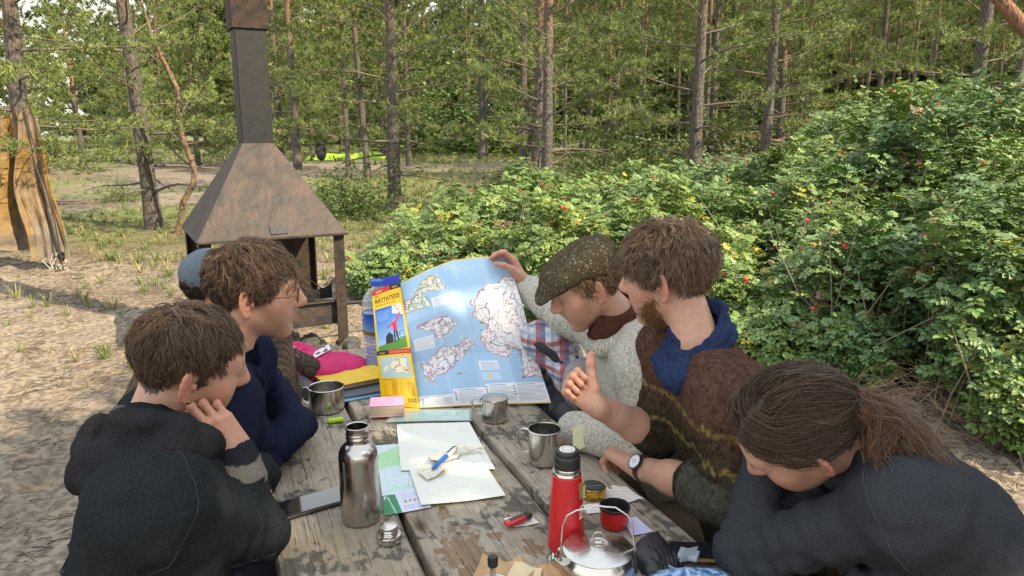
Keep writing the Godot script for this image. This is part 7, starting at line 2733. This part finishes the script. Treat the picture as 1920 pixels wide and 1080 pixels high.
	hair(p, xf, {"seed": 23, "count": 950, "kids": 9, "len": 0.080, "segs": 9, "vol": 0.018, "mask": func(l): return scalp(l) * (0.45 + 0.55 * sm(0.0, 0.085, l.y)), "comb": func(q: Vector3, _n: Vector3) -> Vector3: return (q - Vector3(0.0, 0.10, -0.03)).normalized() + Vector3(0, -0.35, 0.30 if q.y > 0.06 else -0.5), "c0": Color(0.050, 0.032, 0.023), "c1": Color(0.165, 0.105, 0.070), "curl": 0.75, "cfreq": 1.1, "lift": 0.65, "grav": 0.2, "mess": 0.35, "clump": 0.0050, "thick": 0.00068})
	s = jumper(right, Vector3(-0.83, 0.58, -1.52), Vector3(-0.705, 0.865, -1.60), Vector3(-0.655, 1.01, -1.60), bsl, bsr, arms, 1.0, 0.054, 0.018, 0.0, 0.006)
	s.paint = func(_x: Vector3) -> Color: return Color(0.016, 0.022, 0.046)
	mb = MB.new()
	s.build(mb, 0.0095)
	part(p, "fleece", mb, smooth, true)
	s = fresh(0.002, Vector3.ONE * 60.0)
	loop = []
	for i in 9:
		var a := TAU * i / 8.0
		loop.append(nk + Vector3(-0.010, 0.012, 0.0) + Vector3(cos(a) * 0.064, -0.020 * cos(a), sin(a) * 0.066))
	s.chain(loop, 0.017, 0.017, 0.012)
	s.cap(nk + Vector3(0.02, 0.01, 0.07), nk + Vector3(0.085, -0.045, 0.055), 0.016, 0.014, 0.012)
	s.cap(nk + Vector3(-0.04, 0.03, 0.06), nk + Vector3(0.05, -0.03, 0.075), 0.020, 0.018, 0.012)
	s.paint = func(_x: Vector3) -> Color: return Color(0.009, 0.010, 0.016)
	mb = MB.new()
	s.build(mb, 0.005)
	part(p, "collar", mb, smooth, true)
	mb = MB.new()
	for x in [-1.0, 1.0]:
		var rim := PackedVector3Array()
		for i in 21:
			var a := TAU * i / 20.0
			rim.append(xf * Vector3(x * 0.034 + cos(a) * 0.024, 0.006 + sin(a) * 0.0205, 0.107 - 0.10 * pow(absf(x * 0.034 + cos(a) * 0.024), 1.6)))
		mb.tube(rim, 0.0011, 6, false)
		mb.tube(PackedVector3Array([xf * Vector3(x * 0.058, 0.012, 0.100), xf * Vector3(x * 0.074, 0.012, 0.088), xf * Vector3(x * 0.0825, 0.012, 0.02), xf * Vector3(x * 0.083, 0.006, -0.012)]), 0.0011, 6)
	mb.tube(PackedVector3Array([xf * Vector3(-0.011, 0.010, 0.108), xf * Vector3(0, 0.014, 0.110), xf * Vector3(0.011, 0.010, 0.108)]), 0.0010, 6)
	var gl := part(p, "glasses", mb, mat(lin(0.12, 0.06, 0.03), 0.3, 0.6))
	var lens := mat(Color(1, 1, 1, 0.08), 0.03)
	lens.transparency = BaseMaterial3D.TRANSPARENCY_ALPHA
	for x in [-1.0, 1.0]:
		mb = MB.new()
		var mid := mb.vert(xf * Vector3(x * 0.034, 0.006, 0.1055))
		for i in 20:
			var a := TAU * i / 20.0
			mb.vert(xf * Vector3(x * 0.034 + cos(a) * 0.0235, 0.006 + sin(a) * 0.020, 0.1065 - 0.10 * pow(absf(x * 0.034 + cos(a) * 0.0235), 1.6)))
		for i in 20:
			mb.tri(mid, mid + 1 + i, mid + 1 + (i + 1) % 20)
		obj("lens", mb, lens, gl)
	mb = MB.new()
	legs_shape(mb, right, Vector3(-0.81, 0.54, -1.52))
	part(p, "trousers", mb, mat(lin(0.03, 0.035, 0.05), 0.9))

	# ---- C: cap and brown cardigan, mostly hidden
	p = thing("person", "person in blue denim cap and brown cardigan, half hidden behind the navy fleece", "person", Vector3(-1.06, 0.45, -2.06))
	xf = facing(Vector3(0.90, -0.10, -0.42), Vector3(0.05, 0.99, 0.05), Vector3(-0.880, 1.090, -2.165)).scaled_local(Vector3.ONE * 0.88)
	nk = Vector3(-0.93, 0.975, -2.13)
	mb = MB.new()
	head_shape(mb, xf, nk, Color(0.035, 0.024, 0.020))
	var csl := Vector3(-0.98, 0.915, -2.34)
	var csr := Vector3(-0.87, 0.915, -2.03)
	arms = [[csr, Vector3(-0.66, 0.815, -2.00), Vector3(-0.675, 0.97, -2.05)], [csl, Vector3(-0.80, 0.82, -2.36), Vector3(-0.66, 0.80, -2.28)]]
	body_shape(mb, right, Vector3(-1.07, 0.56, -2.06), Vector3(-0.99, 0.82, -2.14), nk, csl, csr, arms)
	hand_shape(mb, Vector3(-0.68, 0.99, -2.055), Vector3(-0.35, 0.8, -0.1), Vector3(0.6, 0.2, 0.6), Vector3(0, 0.2, 1), [[20, 70, 40], [20, 70, 40], [20, 70, 40], [20, 70, 40]], [Vector3(0.6, 0.6, -0.4), Vector3(0.8, 0.4, -0.3), Vector3(0.9, 0.1, -0.3)], 0.95, Vector3.ZERO, 1.0, 0.005)
	part(p, "body", mb, M.skin, true)
	eyes(p, xf)
	hair(p, xf, {"seed": 35, "count": 420, "kids": 5, "len": 0.035, "vol": 0.008, "mask": func(l): return scalp(l) * (1.0 if l.y < 0.05 else 0.0), "comb": func(_q: Vector3, _n: Vector3) -> Vector3: return Vector3(0, -1, -0.25), "c0": Color(0.030, 0.020, 0.016), "c1": Color(0.07, 0.045, 0.03), "curl": 0.2, "lift": 0.2, "clump": 0.004})
	s = fresh()
	s.xf = xf
	s.ell(Vector3(0, 0.050, -0.016), Vector3(0.087, 0.085, 0.107), Basis(), 0.01)
	s.ell(Vector3(0, -0.075, 0.0), Vector3(0.20, 0.105, 0.20), Basis(Vector3.RIGHT, -0.12), 0.006, true)
	s.ell(Vector3(0, 0.034, 0.112), Vector3(0.072, 0.008, 0.055), Basis(Vector3.RIGHT, 0.22), 0.012)
	s.paint = func(x: Vector3) -> Color:
		var k := 1.0 + 0.25 * nzq.get_noise_3dv(x * 300.0)
		return Color(0.155, 0.19, 0.235) * k
	mb = MB.new()
	s.build(mb, 0.0045)
	part(p, "cap", mb, smooth, true)
	mb = MB.new()
	for a in [0.0, 1.05, 2.1]:
		var seam := PackedVector3Array()
		for i in 13:
			var b := PI * (0.12 + 0.76 * i / 12.0)
			seam.append(xf * (Vector3(0, 0.050, -0.016) + Vector3(cos(b) * cos(a) * 0.0876, sin(b) * 0.0856, cos(b) * sin(a) * 0.1076)))
		mb.tube(seam, 0.0011, 5, false)
	obj("cap_seam", mb, mat(lin(0.25, 0.30, 0.36), 0.9), p.get_node("cap"))
	s = jumper(right, Vector3(-1.08, 0.58, -2.06), Vector3(-1.0, 0.815, -2.14), Vector3(-0.975, 0.94, -2.13), csl, csr, arms, 1.0, 0.056, 0.006)
	s.paint = func(x: Vector3) -> Color:
		return Color(0.115, 0.085, 0.07) * (0.85 + 0.35 * sin((x.x * 0.5 + x.z) * 700.0)) * (1.0 + 0.3 * nzq.get_noise_3dv(x * 300.0))
	mb = MB.new()
	s.build(mb, 0.008)
	part(p, "cardigan", mb, felt, true)
	mb = MB.new()
	legs_shape(mb, right, Vector3(-1.06, 0.54, -2.06))
	part(p, "trousers", mb, mat(lin(0.05, 0.05, 0.055), 0.9))

	# ---- D: tweed flat cap, pale wool jumper, holds the map
	var left := Vector3(0.368, 0, 0.930)
	p = thing("person", "person in tweed flat cap, brown scarf and pale grey wool jumper, holding up the map", "person", Vector3(0.50, 0.45, -1.86))
	xf = facing(Vector3(-0.86, -0.40, 0.16), Vector3(-0.35, 0.90, 0.12), Vector3(0.193, 1.150, -1.905)).scaled_local(Vector3.ONE * 0.87)
	nk = Vector3(0.300, 1.055, -1.90)
	var sandy := Color(0.16, 0.095, 0.05)
	mb = MB.new()
	head_shape(mb, xf, nk, sandy, 1.0, 0.30)
	var dsl := Vector3(0.345, 0.985, -1.735)
	var dsr := Vector3(0.29, 0.99, -2.06)
	arms = [[dsl, Vector3(0.318, 0.83, -1.655), Vector3(0.205, 0.80, -1.77)], [dsr, Vector3(0.165, 0.985, -2.215), Vector3(0.060, 1.050, -2.315)]]
	body_shape(mb, left, Vector3(0.52, 0.56, -1.86), Vector3(0.375, 0.87, -1.90), nk, dsl, dsr, arms)
	hand_shape(mb, Vector3(0.036, 1.073, -2.328), Vector3(-0.42, 0.80, -0.10), Vector3(0.75, 0.42, -0.30), Vector3(-0.3, 0.1, 0.9), [[25, 45, 30], [30, 50, 30], [32, 52, 30], [36, 55, 30]], [Vector3(0.9, 0.35, -0.35), Vector3(0.75, 0.0, -0.65), Vector3(0.6, -0.1, -0.8)], 0.90, Vector3.ZERO, 1.0, 0.0034)
	hand_shape(mb, Vector3(0.19, 0.79, -1.79), Vector3(-0.7, -0.25, -0.3), Vector3(0, 1, 0.3), Vector3(0.3, 0, -1), [[30, 60, 30], [30, 60, 30], [30, 60, 30], [30, 60, 30]], [Vector3(0.6, 0.6, -0.4), Vector3(0.8, 0.4, -0.3), Vector3(0.9, 0.1, -0.3)], 0.95, Vector3.ZERO, 1.0, 0.005)
	part(p, "body", mb, M.skin, true)
	eyes(p, xf)
	hair(p, xf, {"seed": 41, "count": 520, "kids": 5, "len": 0.040, "vol": 0.016, "mask": func(l): return scalp(l) * (1.0 if l.y < 0.055 else 0.0), "comb": func(_q: Vector3, _n: Vector3) -> Vector3: return Vector3(0, -1, -0.5), "c0": Color(0.13, 0.08, 0.045), "c1": Color(0.34, 0.22, 0.13), "curl": 0.8, "cfreq": 1.2, "lift": 0.6, "clump": 0.004})
	hair(p, xf, {"called": "beard", "push": false, "seed": 42, "count": 420, "kids": 3, "len": 0.006, "vol": 0.003, "segs": 3, "center": Vector3(0, -0.045, 0.030), "rad": Vector3(0.060, 0.074, 0.060), "mask": func(l): return sm(-0.03, -0.05, l.y) * sm(-0.02, 0.0, l.z), "comb": func(_q: Vector3, _n: Vector3) -> Vector3: return Vector3(0, -1, 0.1), "c0": Color(0.20, 0.11, 0.055), "c1": Color(0.34, 0.20, 0.11), "curl": 0.2, "lift": 0.7, "clump": 0.003, "thick": 0.0005})
	# flat cap
	s = fresh(0.004, Vector3(55, 55, 55))
	s.xf = xf
	s.ell(Vector3(0, 0.078, -0.012), Vector3(0.098, 0.058, 0.118), Basis(Vector3.RIGHT, 0.16), 0.02)
	s.ell(Vector3(0, 0.066, 0.070), Vector3(0.085, 0.034, 0.068), Basis(Vector3.RIGHT, 0.42), 0.03)
	s.ell(Vector3(0, 0.040, 0.118), Vector3(0.068, 0.011, 0.046), Basis(Vector3.RIGHT, 0.50), 0.014)
	s.ell(Vector3(0, 0.050, -0.040), Vector3(0.086, 0.040, 0.078), Basis(Vector3.RIGHT, -0.12), 0.02)
	s.ell(Vector3(0, -0.050, 0.0), Vector3(0.17, 0.075, 0.20), Basis(Vector3.RIGHT, 0.12), 0.006, true)
	s.paint = func(x: Vector3) -> Color:
		var n := nzq.get_noise_3dv(x * 900.0)
		var c := Color(0.085, 0.070, 0.046) * (1.0 + 0.7 * n + 0.4 * nzp.get_noise_3dv(x * 2600.0))
		if nzp.get_noise_3dv(x * 3300.0 + Vector3.ONE * 50.0) > 0.42:
			c = Color(0.30, 0.27, 0.22)
		return c
	mb = MB.new()
	s.build(mb, 0.0038)
	part(p, "flat_cap", mb, felt, true)
	s = jumper(left, Vector3(0.53, 0.58, -1.86), Vector3(0.385, 0.865, -1.90), Vector3(0.320, 1.005, -1.90), dsl, dsr, arms, 1.10, 0.060, 0.009)
	# rib cuffs and rolled collar
	s.cap(Vector3(0.255, 0.805, -1.715), Vector3(0.165, 0.79, -1.805), 0.056, 0.050, 0.012)
	s.cap(Vector3(0.090, 1.032, -2.290), Vector3(0.056, 1.055, -2.320), 0.043, 0.039, 0.012)
	var knit := func(x: Vector3) -> Color:
		var n := nzq.get_noise_3dv(x * 420.0) * 0.6 + nzp.get_noise_3dv(x * 2400.0) * 0.5
		return Color(0.56, 0.545, 0.475) * (0.93 + 0.28 * n)
	s.paint = knit
	mb = MB.new()
	s.build(mb, 0.0085)
	var knitm := cloth(0.8, 8.0)
	part(p, "jumper", mb, knitm, true)
	fuzz(p, mb, 14000, 0.005, M.hair, Color(0.5, 0.5, 0.47, 1), 3)
	s = fresh(0.003, Vector3.ONE * 70.0)
	loop = []
	for i in 11:
		var a := TAU * i / 10.0
		loop.append(Vector3(0.292, 1.028, -1.90) + Vector3(cos(a) * 0.072, 0.036 * cos(a) - 0.004, sin(a) * 0.078))
	s.chain(loop, 0.024, 0.024, 0.015)
	s.paint = func(x: Vector3) -> Color:
		return (knit.call(x) as Color) * (0.93 + 0.2 * sin(atan2(x.z + 1.90, x.x - 0.292) * 60.0))
	mb = MB.new()
	s.build(mb, 0.005)
	part(p, "rolled_collar", mb, knitm, true)
	# brown scarf wound tight round the neck
	s = fresh(0.004, Vector3(30, 140, 30))
	for k in 4:
		loop = []
		for i in 13:
			var a := TAU * i / 12.0
			loop.append(Vector3(0.276, 1.052 + k * 0.015, -1.902) + Vector3(cos(a) * (0.064 - k * 0.003), 0.030 * cos(a + 0.3 * k), sin(a) * (0.066 - k * 0.002)))
		s.chain(loop, 0.012, 0.012, 0.006)
	s.paint = func(x: Vector3) -> Color: return Color(0.085, 0.038, 0.028) * (1.0 + 0.5 * nzq.get_noise_3dv(x * 300.0))
	mb = MB.new()
	s.build(mb, 0.0045)
	part(p, "scarf", mb, smooth, true)
	mb = MB.new()
	legs_shape(mb, left, Vector3(0.51, 0.54, -1.86))
	part(p, "trousers", mb, textured(mat(lin(0.11, 0.075, 0.04), 0.95), M.wool_tone, M.wool_bump, 20.0, 0.5))

	# ---- E: bearded, navy neckerchief, patterned brown jumper
	p = thing("person", "bearded person in patterned brown jumper and navy neckerchief, thumb raised, wearing a watch", "person", Vector3(0.56, 0.45, -1.43))
	xf = facing(Vector3(-0.86, -0.16, -0.47), Vector3(-0.12, 0.98, 0.10), Vector3(0.340, 1.238, -1.600)).scaled_local(Vector3.ONE * 0.9)
	nk = Vector3(0.395, 1.105, -1.535)
	var brown := Color(0.11, 0.072, 0.046)
	mb = MB.new()
	head_shape(mb, xf, nk, brown, 1.0, 0.14)
	var esl := Vector3(0.450, 1.010, -1.395)
	var esr := Vector3(0.385, 1.035, -1.69)
	var eel := Vector3(0.435, 0.845, -1.335)
	var ewl := Vector3(0.292, 0.793, -1.585)
	var eer := Vector3(0.335, 0.85, -1.635)
	var ewr := Vector3(0.184, 0.952, -1.565)
	body_shape(mb, left, Vector3(0.58, 0.56, -1.43), Vector3(0.475, 0.92, -1.51), nk, esl, esr, [[esl, eel, ewl], [esr, eer, ewr]])
	hand_shape(mb, ewl, Vector3(-0.46, 0.04, -0.88), Vector3(0.12, 0.93, 0.30), Vector3(0.8, 0, -0.55), [[34, 62, 35], [42, 66, 38], [48, 68, 38], [52, 66, 38]], [Vector3(0.75, 0.35, -0.55), Vector3(0.95, -0.1, -0.4), Vector3(0.95, -0.25, -0.3)], 1.02, eel)
	hand_shape(mb, ewr, Vector3(-0.72, 0.62, -0.22), Vector3(-0.35, -0.1, -0.93), Vector3(0.45, 0.9, 0), [[84, 100, 55], [88, 102, 55], [90, 102, 55], [92, 102, 55]], [Vector3(0.80, 0.60, -0.12), Vector3(0.68, 0.73, 0.0), Vector3(0.58, 0.80, 0.12)], 0.85, eer, 1.0, 0.0026, 1.28)
	part(p, "body", mb, M.skin, true)
	eyes(p, xf)
	hair(p, xf, {"seed": 57, "count": 1050, "kids": 9, "len": 0.080, "segs": 9, "vol": 0.026, "mask": func(l): return scalp(l) * (0.6 + 0.4 * sm(0.0, 0.085, l.y)), "comb": func(q: Vector3, _n: Vector3) -> Vector3: return (q - Vector3(0.0, 0.11, -0.035)).normalized() + Vector3(0, -0.55, 0.2 if q.z > 0.03 else -0.1), "c0": Color(0.085, 0.055, 0.037), "c1": Color(0.27, 0.185, 0.125), "curl": 0.85, "cfreq": 1.15, "lift": 0.75, "grav": 0.22, "mess": 0.42, "clump": 0.0052, "thick": 0.00068})
	hair(p, xf, {"called": "beard", "push": false, "seed": 58, "count": 2000, "kids": 4, "len": 0.018, "vol": 0.007, "segs": 4, "center": Vector3(0, -0.045, 0.030), "rad": Vector3(0.0635, 0.079, 0.0635), "mask": func(l): return 0.6 * sm(-0.022, -0.062, l.y) * sm(-0.03, 0.0, l.z) + sm(-0.02, -0.03, l.y) * sm(0.012, 0.0, absf(l.z - 0.004)), "comb": func(_q: Vector3, _n: Vector3) -> Vector3: return Vector3(0, -1, 0.15), "c0": Color(0.13, 0.065, 0.03), "c1": Color(0.32, 0.17, 0.085), "curl": 0.35, "lift": 0.7, "grav": 0.3, "clump": 0.0035, "thick": 0.0007})
	arms = [[esl, eel, eel.lerp(ewl, 0.30)], [esr, eer, eer.lerp(ewr, 0.16)]]
	s = jumper(left, Vector3(0.59, 0.58, -1.43), Vector3(0.48, 0.915, -1.515), Vector3(0.420, 1.045, -1.535), esl, esr, arms, 0.95, 0.058, 0.009, 0.0, 0.005)
	# rolled up sleeve
	var ed := (ewl - eel).normalized()
	for k in 3:
		s.cap(eel + ed * (0.03 + k * 0.026), eel + ed * (0.040 + k * 0.026), 0.064 - k * 0.002, 0.064 - k * 0.002, 0.006)
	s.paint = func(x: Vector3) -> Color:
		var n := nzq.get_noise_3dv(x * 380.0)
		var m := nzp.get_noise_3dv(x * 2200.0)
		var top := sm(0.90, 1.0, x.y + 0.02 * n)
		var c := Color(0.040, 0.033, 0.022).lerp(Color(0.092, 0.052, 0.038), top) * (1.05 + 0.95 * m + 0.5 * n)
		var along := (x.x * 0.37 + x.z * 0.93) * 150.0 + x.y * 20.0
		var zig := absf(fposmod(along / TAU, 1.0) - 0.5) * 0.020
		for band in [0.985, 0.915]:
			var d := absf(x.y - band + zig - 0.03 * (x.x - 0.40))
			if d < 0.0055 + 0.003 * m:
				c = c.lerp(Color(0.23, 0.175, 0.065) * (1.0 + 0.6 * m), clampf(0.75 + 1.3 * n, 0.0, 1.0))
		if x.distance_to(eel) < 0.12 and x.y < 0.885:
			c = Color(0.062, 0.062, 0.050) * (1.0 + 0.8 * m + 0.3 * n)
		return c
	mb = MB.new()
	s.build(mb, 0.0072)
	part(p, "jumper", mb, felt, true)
	fuzz(p, mb, 26000, 0.006, M.hair, Color(0, 0, 0, 0), 4)
	# neckerchief
	s = fresh(0.002, Vector3(60, 120, 60))
	for k in 9:
		loop = []
		for i in 19:
			var a := TAU * i / 18.0
			var sag := 0.006 * sin(a * 2.0 + k * 1.7) + 0.004 * sin(a * 5.0 + k)
			loop.append(Vector3(0.398, 1.072 + k * 0.0095 + sag, -1.546) + Vector3(cos(a) * (0.074 - k * 0.0028 + sag * 0.6), 0.044 * cos(a + 0.16 * k - 0.2), sin(a) * (0.071 - k * 0.0025 + sag * 0.6)))
		s.chain(loop, 0.0090, 0.0090, 0.004)
	s.cap(Vector3(0.322, 1.058, -1.560), Vector3(0.338, 1.036, -1.490), 0.017, 0.019, 0.02)
	s.cap(Vector3(0.338, 1.036, -1.490), Vector3(0.385, 1.050, -1.462), 0.019, 0.015, 0.02)
	s.cap(Vector3(0.330, 1.040, -1.530), Vector3(0.350, 1.018, -1.478), 0.010, 0.012, 0.012)
	s.paint = func(x: Vector3) -> Color: return Color(0.030, 0.045, 0.105) * (1.0 + 0.5 * nzq.get_noise_3dv(x * 260.0))
	mb = MB.new()
	s.build(mb, 0.0045)
	part(p, "neckerchief", mb, smooth, true)
	# watch on the left wrist
	var wd := (ewl - eel).normalized()
	var wup := (Vector3(-0.35, 0.62, 0.70) - wd * Vector3(-0.35, 0.62, 0.70).dot(wd)).normalized()
	var wb := Basis(wup.cross(wd) * -1.0, wd, wup)
	wb = Basis(wd.cross(wup), wd, wup)
	var wc := ewl - wd * 0.022
	mb = MB.new()
	var strap := PackedVector3Array()
	for i in 25:
		var a := TAU * i / 24.0
		strap.append(wc + wb * Vector3(sin(a) * 0.0305, 0, cos(a) * 0.0285))
	mb.tube(strap, 0.009, 8, false, 0.25)
	for i in mb.v.size():     # a flat band: thin across, wide along the arm
		var l := wb.inverse() * (mb.v[i] - wc)
		var rd := Vector2(l.x, l.z)
		var r := clampf(rd.length(), 0.0285, 0.0318)
		rd = rd.normalized() * r
		mb.v[i] = wc + wb * Vector3(rd.x, l.y, rd.y)
	var watch := part(p, "wristwatch", mb, mat(lin(0.055, 0.022, 0.016), 0.6))
	var face := Transform3D(wb * Basis(Vector3.RIGHT, PI / 2), wc + wup * 0.0310)
	mb = MB.new()
	mb.lathe([Vector2(0.0, -0.001), Vector2(0.0175, -0.001), Vector2(0.0188, 0.002), Vector2(0.0188, 0.005), Vector2(0.0178, 0.0068), Vector2(0.0160, 0.0068), Vector2(0.0158, 0.0058)], 36, face)
	obj("watch_case", mb, mat(lin(0.06, 0.025, 0.018), 0.4, 0.3), watch)
	mb = MB.new()
	mb.lathe([Vector2(0.0160, 0.0054), Vector2(0.0158, 0.0060), Vector2(0.0, 0.0061)], 36, face)
	obj("dial", mb, mat(lin(0.62, 0.68, 0.76), 0.3), watch)
	mb = MB.new()
	mb.box(face * Transform3D(Basis(Vector3.UP, 0.5), Vector3(0.002, 0.0066, -0.0035)), Vector3(0.0009, 0.0005, 0.013), 0.0002)
	mb.box(face * Transform3D(Basis(Vector3.UP, 0.9), Vector3(-0.002, 0.0070, 0.002)), Vector3(0.0011, 0.0005, 0.009), 0.0002)
	for i in 12:
		var a := TAU * i / 12.0
		mb.box(face * Transform3D(Basis(Vector3.UP, a), Vector3(sin(a) * 0.0138, 0.0064, cos(a) * 0.0138)), Vector3(0.0006, 0.0004, 0.0022), 0.0001)
	obj("watch_hands", mb, M.iris, watch)
	mb = MB.new()
	legs_shape(mb, left, Vector3(0.57, 0.54, -1.43))
	part(p, "trousers", mb, mat(lin(0.018, 0.018, 0.017), 0.9))
	mb = MB.new()
	mb.sheet(3, 3, func(u: float, v: float) -> Vector3: return Vector3(0.150, 0.775, -1.700) + Vector3(0.045 * u, 0.012 * u + 0.055 * v, -0.02 * u - 0.02 * v), 0.0006)
	tag(obj("held_note", mb, mat(lin(0.72, 0.68, 0.45), 0.8)), "small cream note held between the fingers of the hand with the watch", "paper")

	# ---- F: long dark hair, head bowed on her arms
	p = thing("person", "person with dark pony tail in charcoal jumper at the front right, head bowed", "person", Vector3(0.86, 0.45, -1.06))
	xf = facing(Vector3(-0.68, -0.66, -0.32), Vector3(-0.48, 0.76, 0.32), Vector3(0.500, 1.035, -1.212)).scaled_local(Vector3.ONE * 0.95)
	nk = Vector3(0.625, 1.000, -1.20)
	var dk := Color(0.040, 0.027, 0.021)
	mb = MB.new()
	head_shape(mb, xf, nk, dk, 0.96)
	var fsl := Vector3(0.625, 0.965, -1.07)
	var fsr := Vector3(0.72, 0.945, -1.34)
	var fel := Vector3(0.425, 0.795, -1.225)
	arms = [[fsl, fel, Vector3(0.470, 0.945, -1.285)], [fsr, Vector3(0.60, 0.80, -1.38), Vector3(0.50, 0.81, -1.27)]]
	body_shape(mb, left, Vector3(0.88, 0.56, -1.06), Vector3(0.745, 0.85, -1.16), nk, fsl, fsr, arms)
	hand_shape(mb, Vector3(0.478, 0.955, -1.29), Vector3(0.1, 0.7, -0.3), Vector3(-0.7, 0.1, 0.2), Vector3(0, 0.1, 1), [[20, 70, 40], [20, 70, 40], [20, 70, 40], [20, 70, 40]], [Vector3(0.6, 0.6, -0.4), Vector3(0.8, 0.4, -0.3), Vector3(0.9, 0.1, -0.3)], 0.9, Vector3.ZERO, 1.0, 0.005)
	part(p, "body", mb, M.skin, true)
	eyes(p, xf)
	var tie := Vector3(0.0, -0.005, -0.118)
	var long_mask := func(l: Vector3) -> float:
		var line := 0.068
		if l.z < 0.075: line = lerpf(0.012, 0.068, sm(0.020, 0.078, l.z))
		if l.z < 0.020: line = lerpf(0.030, 0.012, sm(0.0, 0.02, l.z)) if l.z > -0.026 else lerpf(-0.060, 0.030, sm(-0.06, -0.026, l.z))
		return sm(line - 0.004, line + 0.006, l.y)
	var back_comb := func(q: Vector3, _n: Vector3) -> Vector3:
		var v := (tie - q).normalized()
		if q.z > 0.0 and q.y > 0.05:
			v += Vector3(signf(q.x - 0.012) * 0.9, 0.0, 0.0)
		return v
	hair(p, xf, {"seed": 63, "count": 1150, "kids": 9, "len": 0.150, "segs": 12, "vol": 0.011, "push": false, "mask": long_mask, "comb": back_comb, "c0": Color(0.034, 0.021, 0.015), "c1": Color(0.125, 0.072, 0.045), "curl": 0.06, "lift": 0.25, "grav": 0.0, "mess": 0.06, "clump": 0.0042, "thick": 0.0006})
	hair(p, xf, {"called": "flyaway_hair", "seed": 64, "count": 160, "kids": 2, "len": 0.13, "segs": 12, "vol": 0.022, "push": false, "mask": long_mask, "comb": back_comb, "c0": Color(0.10, 0.07, 0.05), "c1": Color(0.22, 0.15, 0.11), "curl": 0.30, "lift": 0.5, "grav": 0.1, "mess": 0.3, "clump": 0.006, "thick": 0.00032})
	mb = MB.new()
	var tw := xf * tie
	rng.seed = 70
	for k in 38:
		var e := Vector3(rng.randf_range(0.0, 0.14), rng.randf_range(-0.135, -0.055), rng.randf_range(0.04, 0.14))
		var sway := Vector3(rng.randfn(), rng.randfn() * 0.6, rng.randfn()) * 0.014
		var m1 := tw + e * 0.30 + Vector3(0.006, 0.014, 0.004) + sway
		var m2 := tw + e * 0.55 + Vector3(0.004, 0.012, 0.010) - sway
		var m3 := tw + e * 0.80 + sway * 1.2
		var warm := rng.randf()
		locks(mb, [xf * Vector3(0, 0.0, -0.098), tw + Vector3(rng.randfn(), rng.randfn(), rng.randfn()) * 0.006, m1, m2, m3, tw + e - sway], 70, [0.007, 0.006, 0.0075, 0.0075, 0.007, 0.006], 0.0045, 0.00062, Color(0.055, 0.035, 0.025), Color(0.16, 0.095, 0.060).lerp(Color(0.42, 0.23, 0.12), warm), 80 + k)
		rng.seed = 200 + k
	locks(mb, [tw, tw + Vector3(0.04, 0.01, 0.02), tw + Vector3(0.09, -0.02, 0.05), tw + Vector3(0.12, -0.07, 0.08)], 120, [0.012, 0.026, 0.032, 0.034], 0.034, 0.00032, Color(0.14, 0.085, 0.055), Color(0.36, 0.22, 0.13), 68)
	part(p, "pony_tail", mb, M.hair, true)
	mb = MB.new()
	loop = []
	var lp := PackedVector3Array()
	for i in 13:
		var a := TAU * i / 12.0
		lp.append(tw + xf.basis * Vector3(cos(a) * 0.015, sin(a) * 0.015, 0.006))
	mb.tube(lp, 0.004, 6, false)
	part(p, "hair_tie", mb, mat(lin(0.015, 0.012, 0.012), 0.9))
	s = jumper(left, Vector3(0.89, 0.58, -1.06), Vector3(0.755, 0.845, -1.16), Vector3(0.655, 0.965, -1.19), fsl, fsr, arms, 1.0, 0.050, 0.016, 0.0, 0.009)
	s.ell(Vector3(0.66, 0.70, -1.09), Vector3(0.15, 0.14, 0.13), Basis(), 0.06)
	s.paint = func(_x: Vector3) -> Color: return Color(0.047, 0.048, 0.057)
	mb = MB.new()
	s.build(mb, 0.0085)
	seam(p, s, fsl.lerp(fel, 0.06), fel - fsl, Color(0.036, 0.037, 0.044))
	part(p, "jumper", mb, smooth, true)
	s = fresh()
	loop = []
	for i in 11:
		var a := TAU * i / 10.0
		loop.append(Vector3(0.628, 0.985, -1.20) + Vector3(cos(a) * 0.066, 0.030 * cos(a), sin(a) * 0.070))
	s.chain(loop, 0.018, 0.018, 0.015)
	s.paint = func(_x: Vector3) -> Color: return Color(0.047, 0.048, 0.057)
	var cb := MB.new()
	s.build(cb, 0.006)
	part(p, "neckband", cb, smooth, true)
	fuzz(p, mb, 2500, 0.003, M.hair, Color(0.05, 0.05, 0.058, 1), 5)
	mb = MB.new()
	legs_shape(mb, left, Vector3(0.87, 0.54, -1.06))
	part(p, "trousers", mb, mat(lin(0.012, 0.012, 0.013), 0.9))
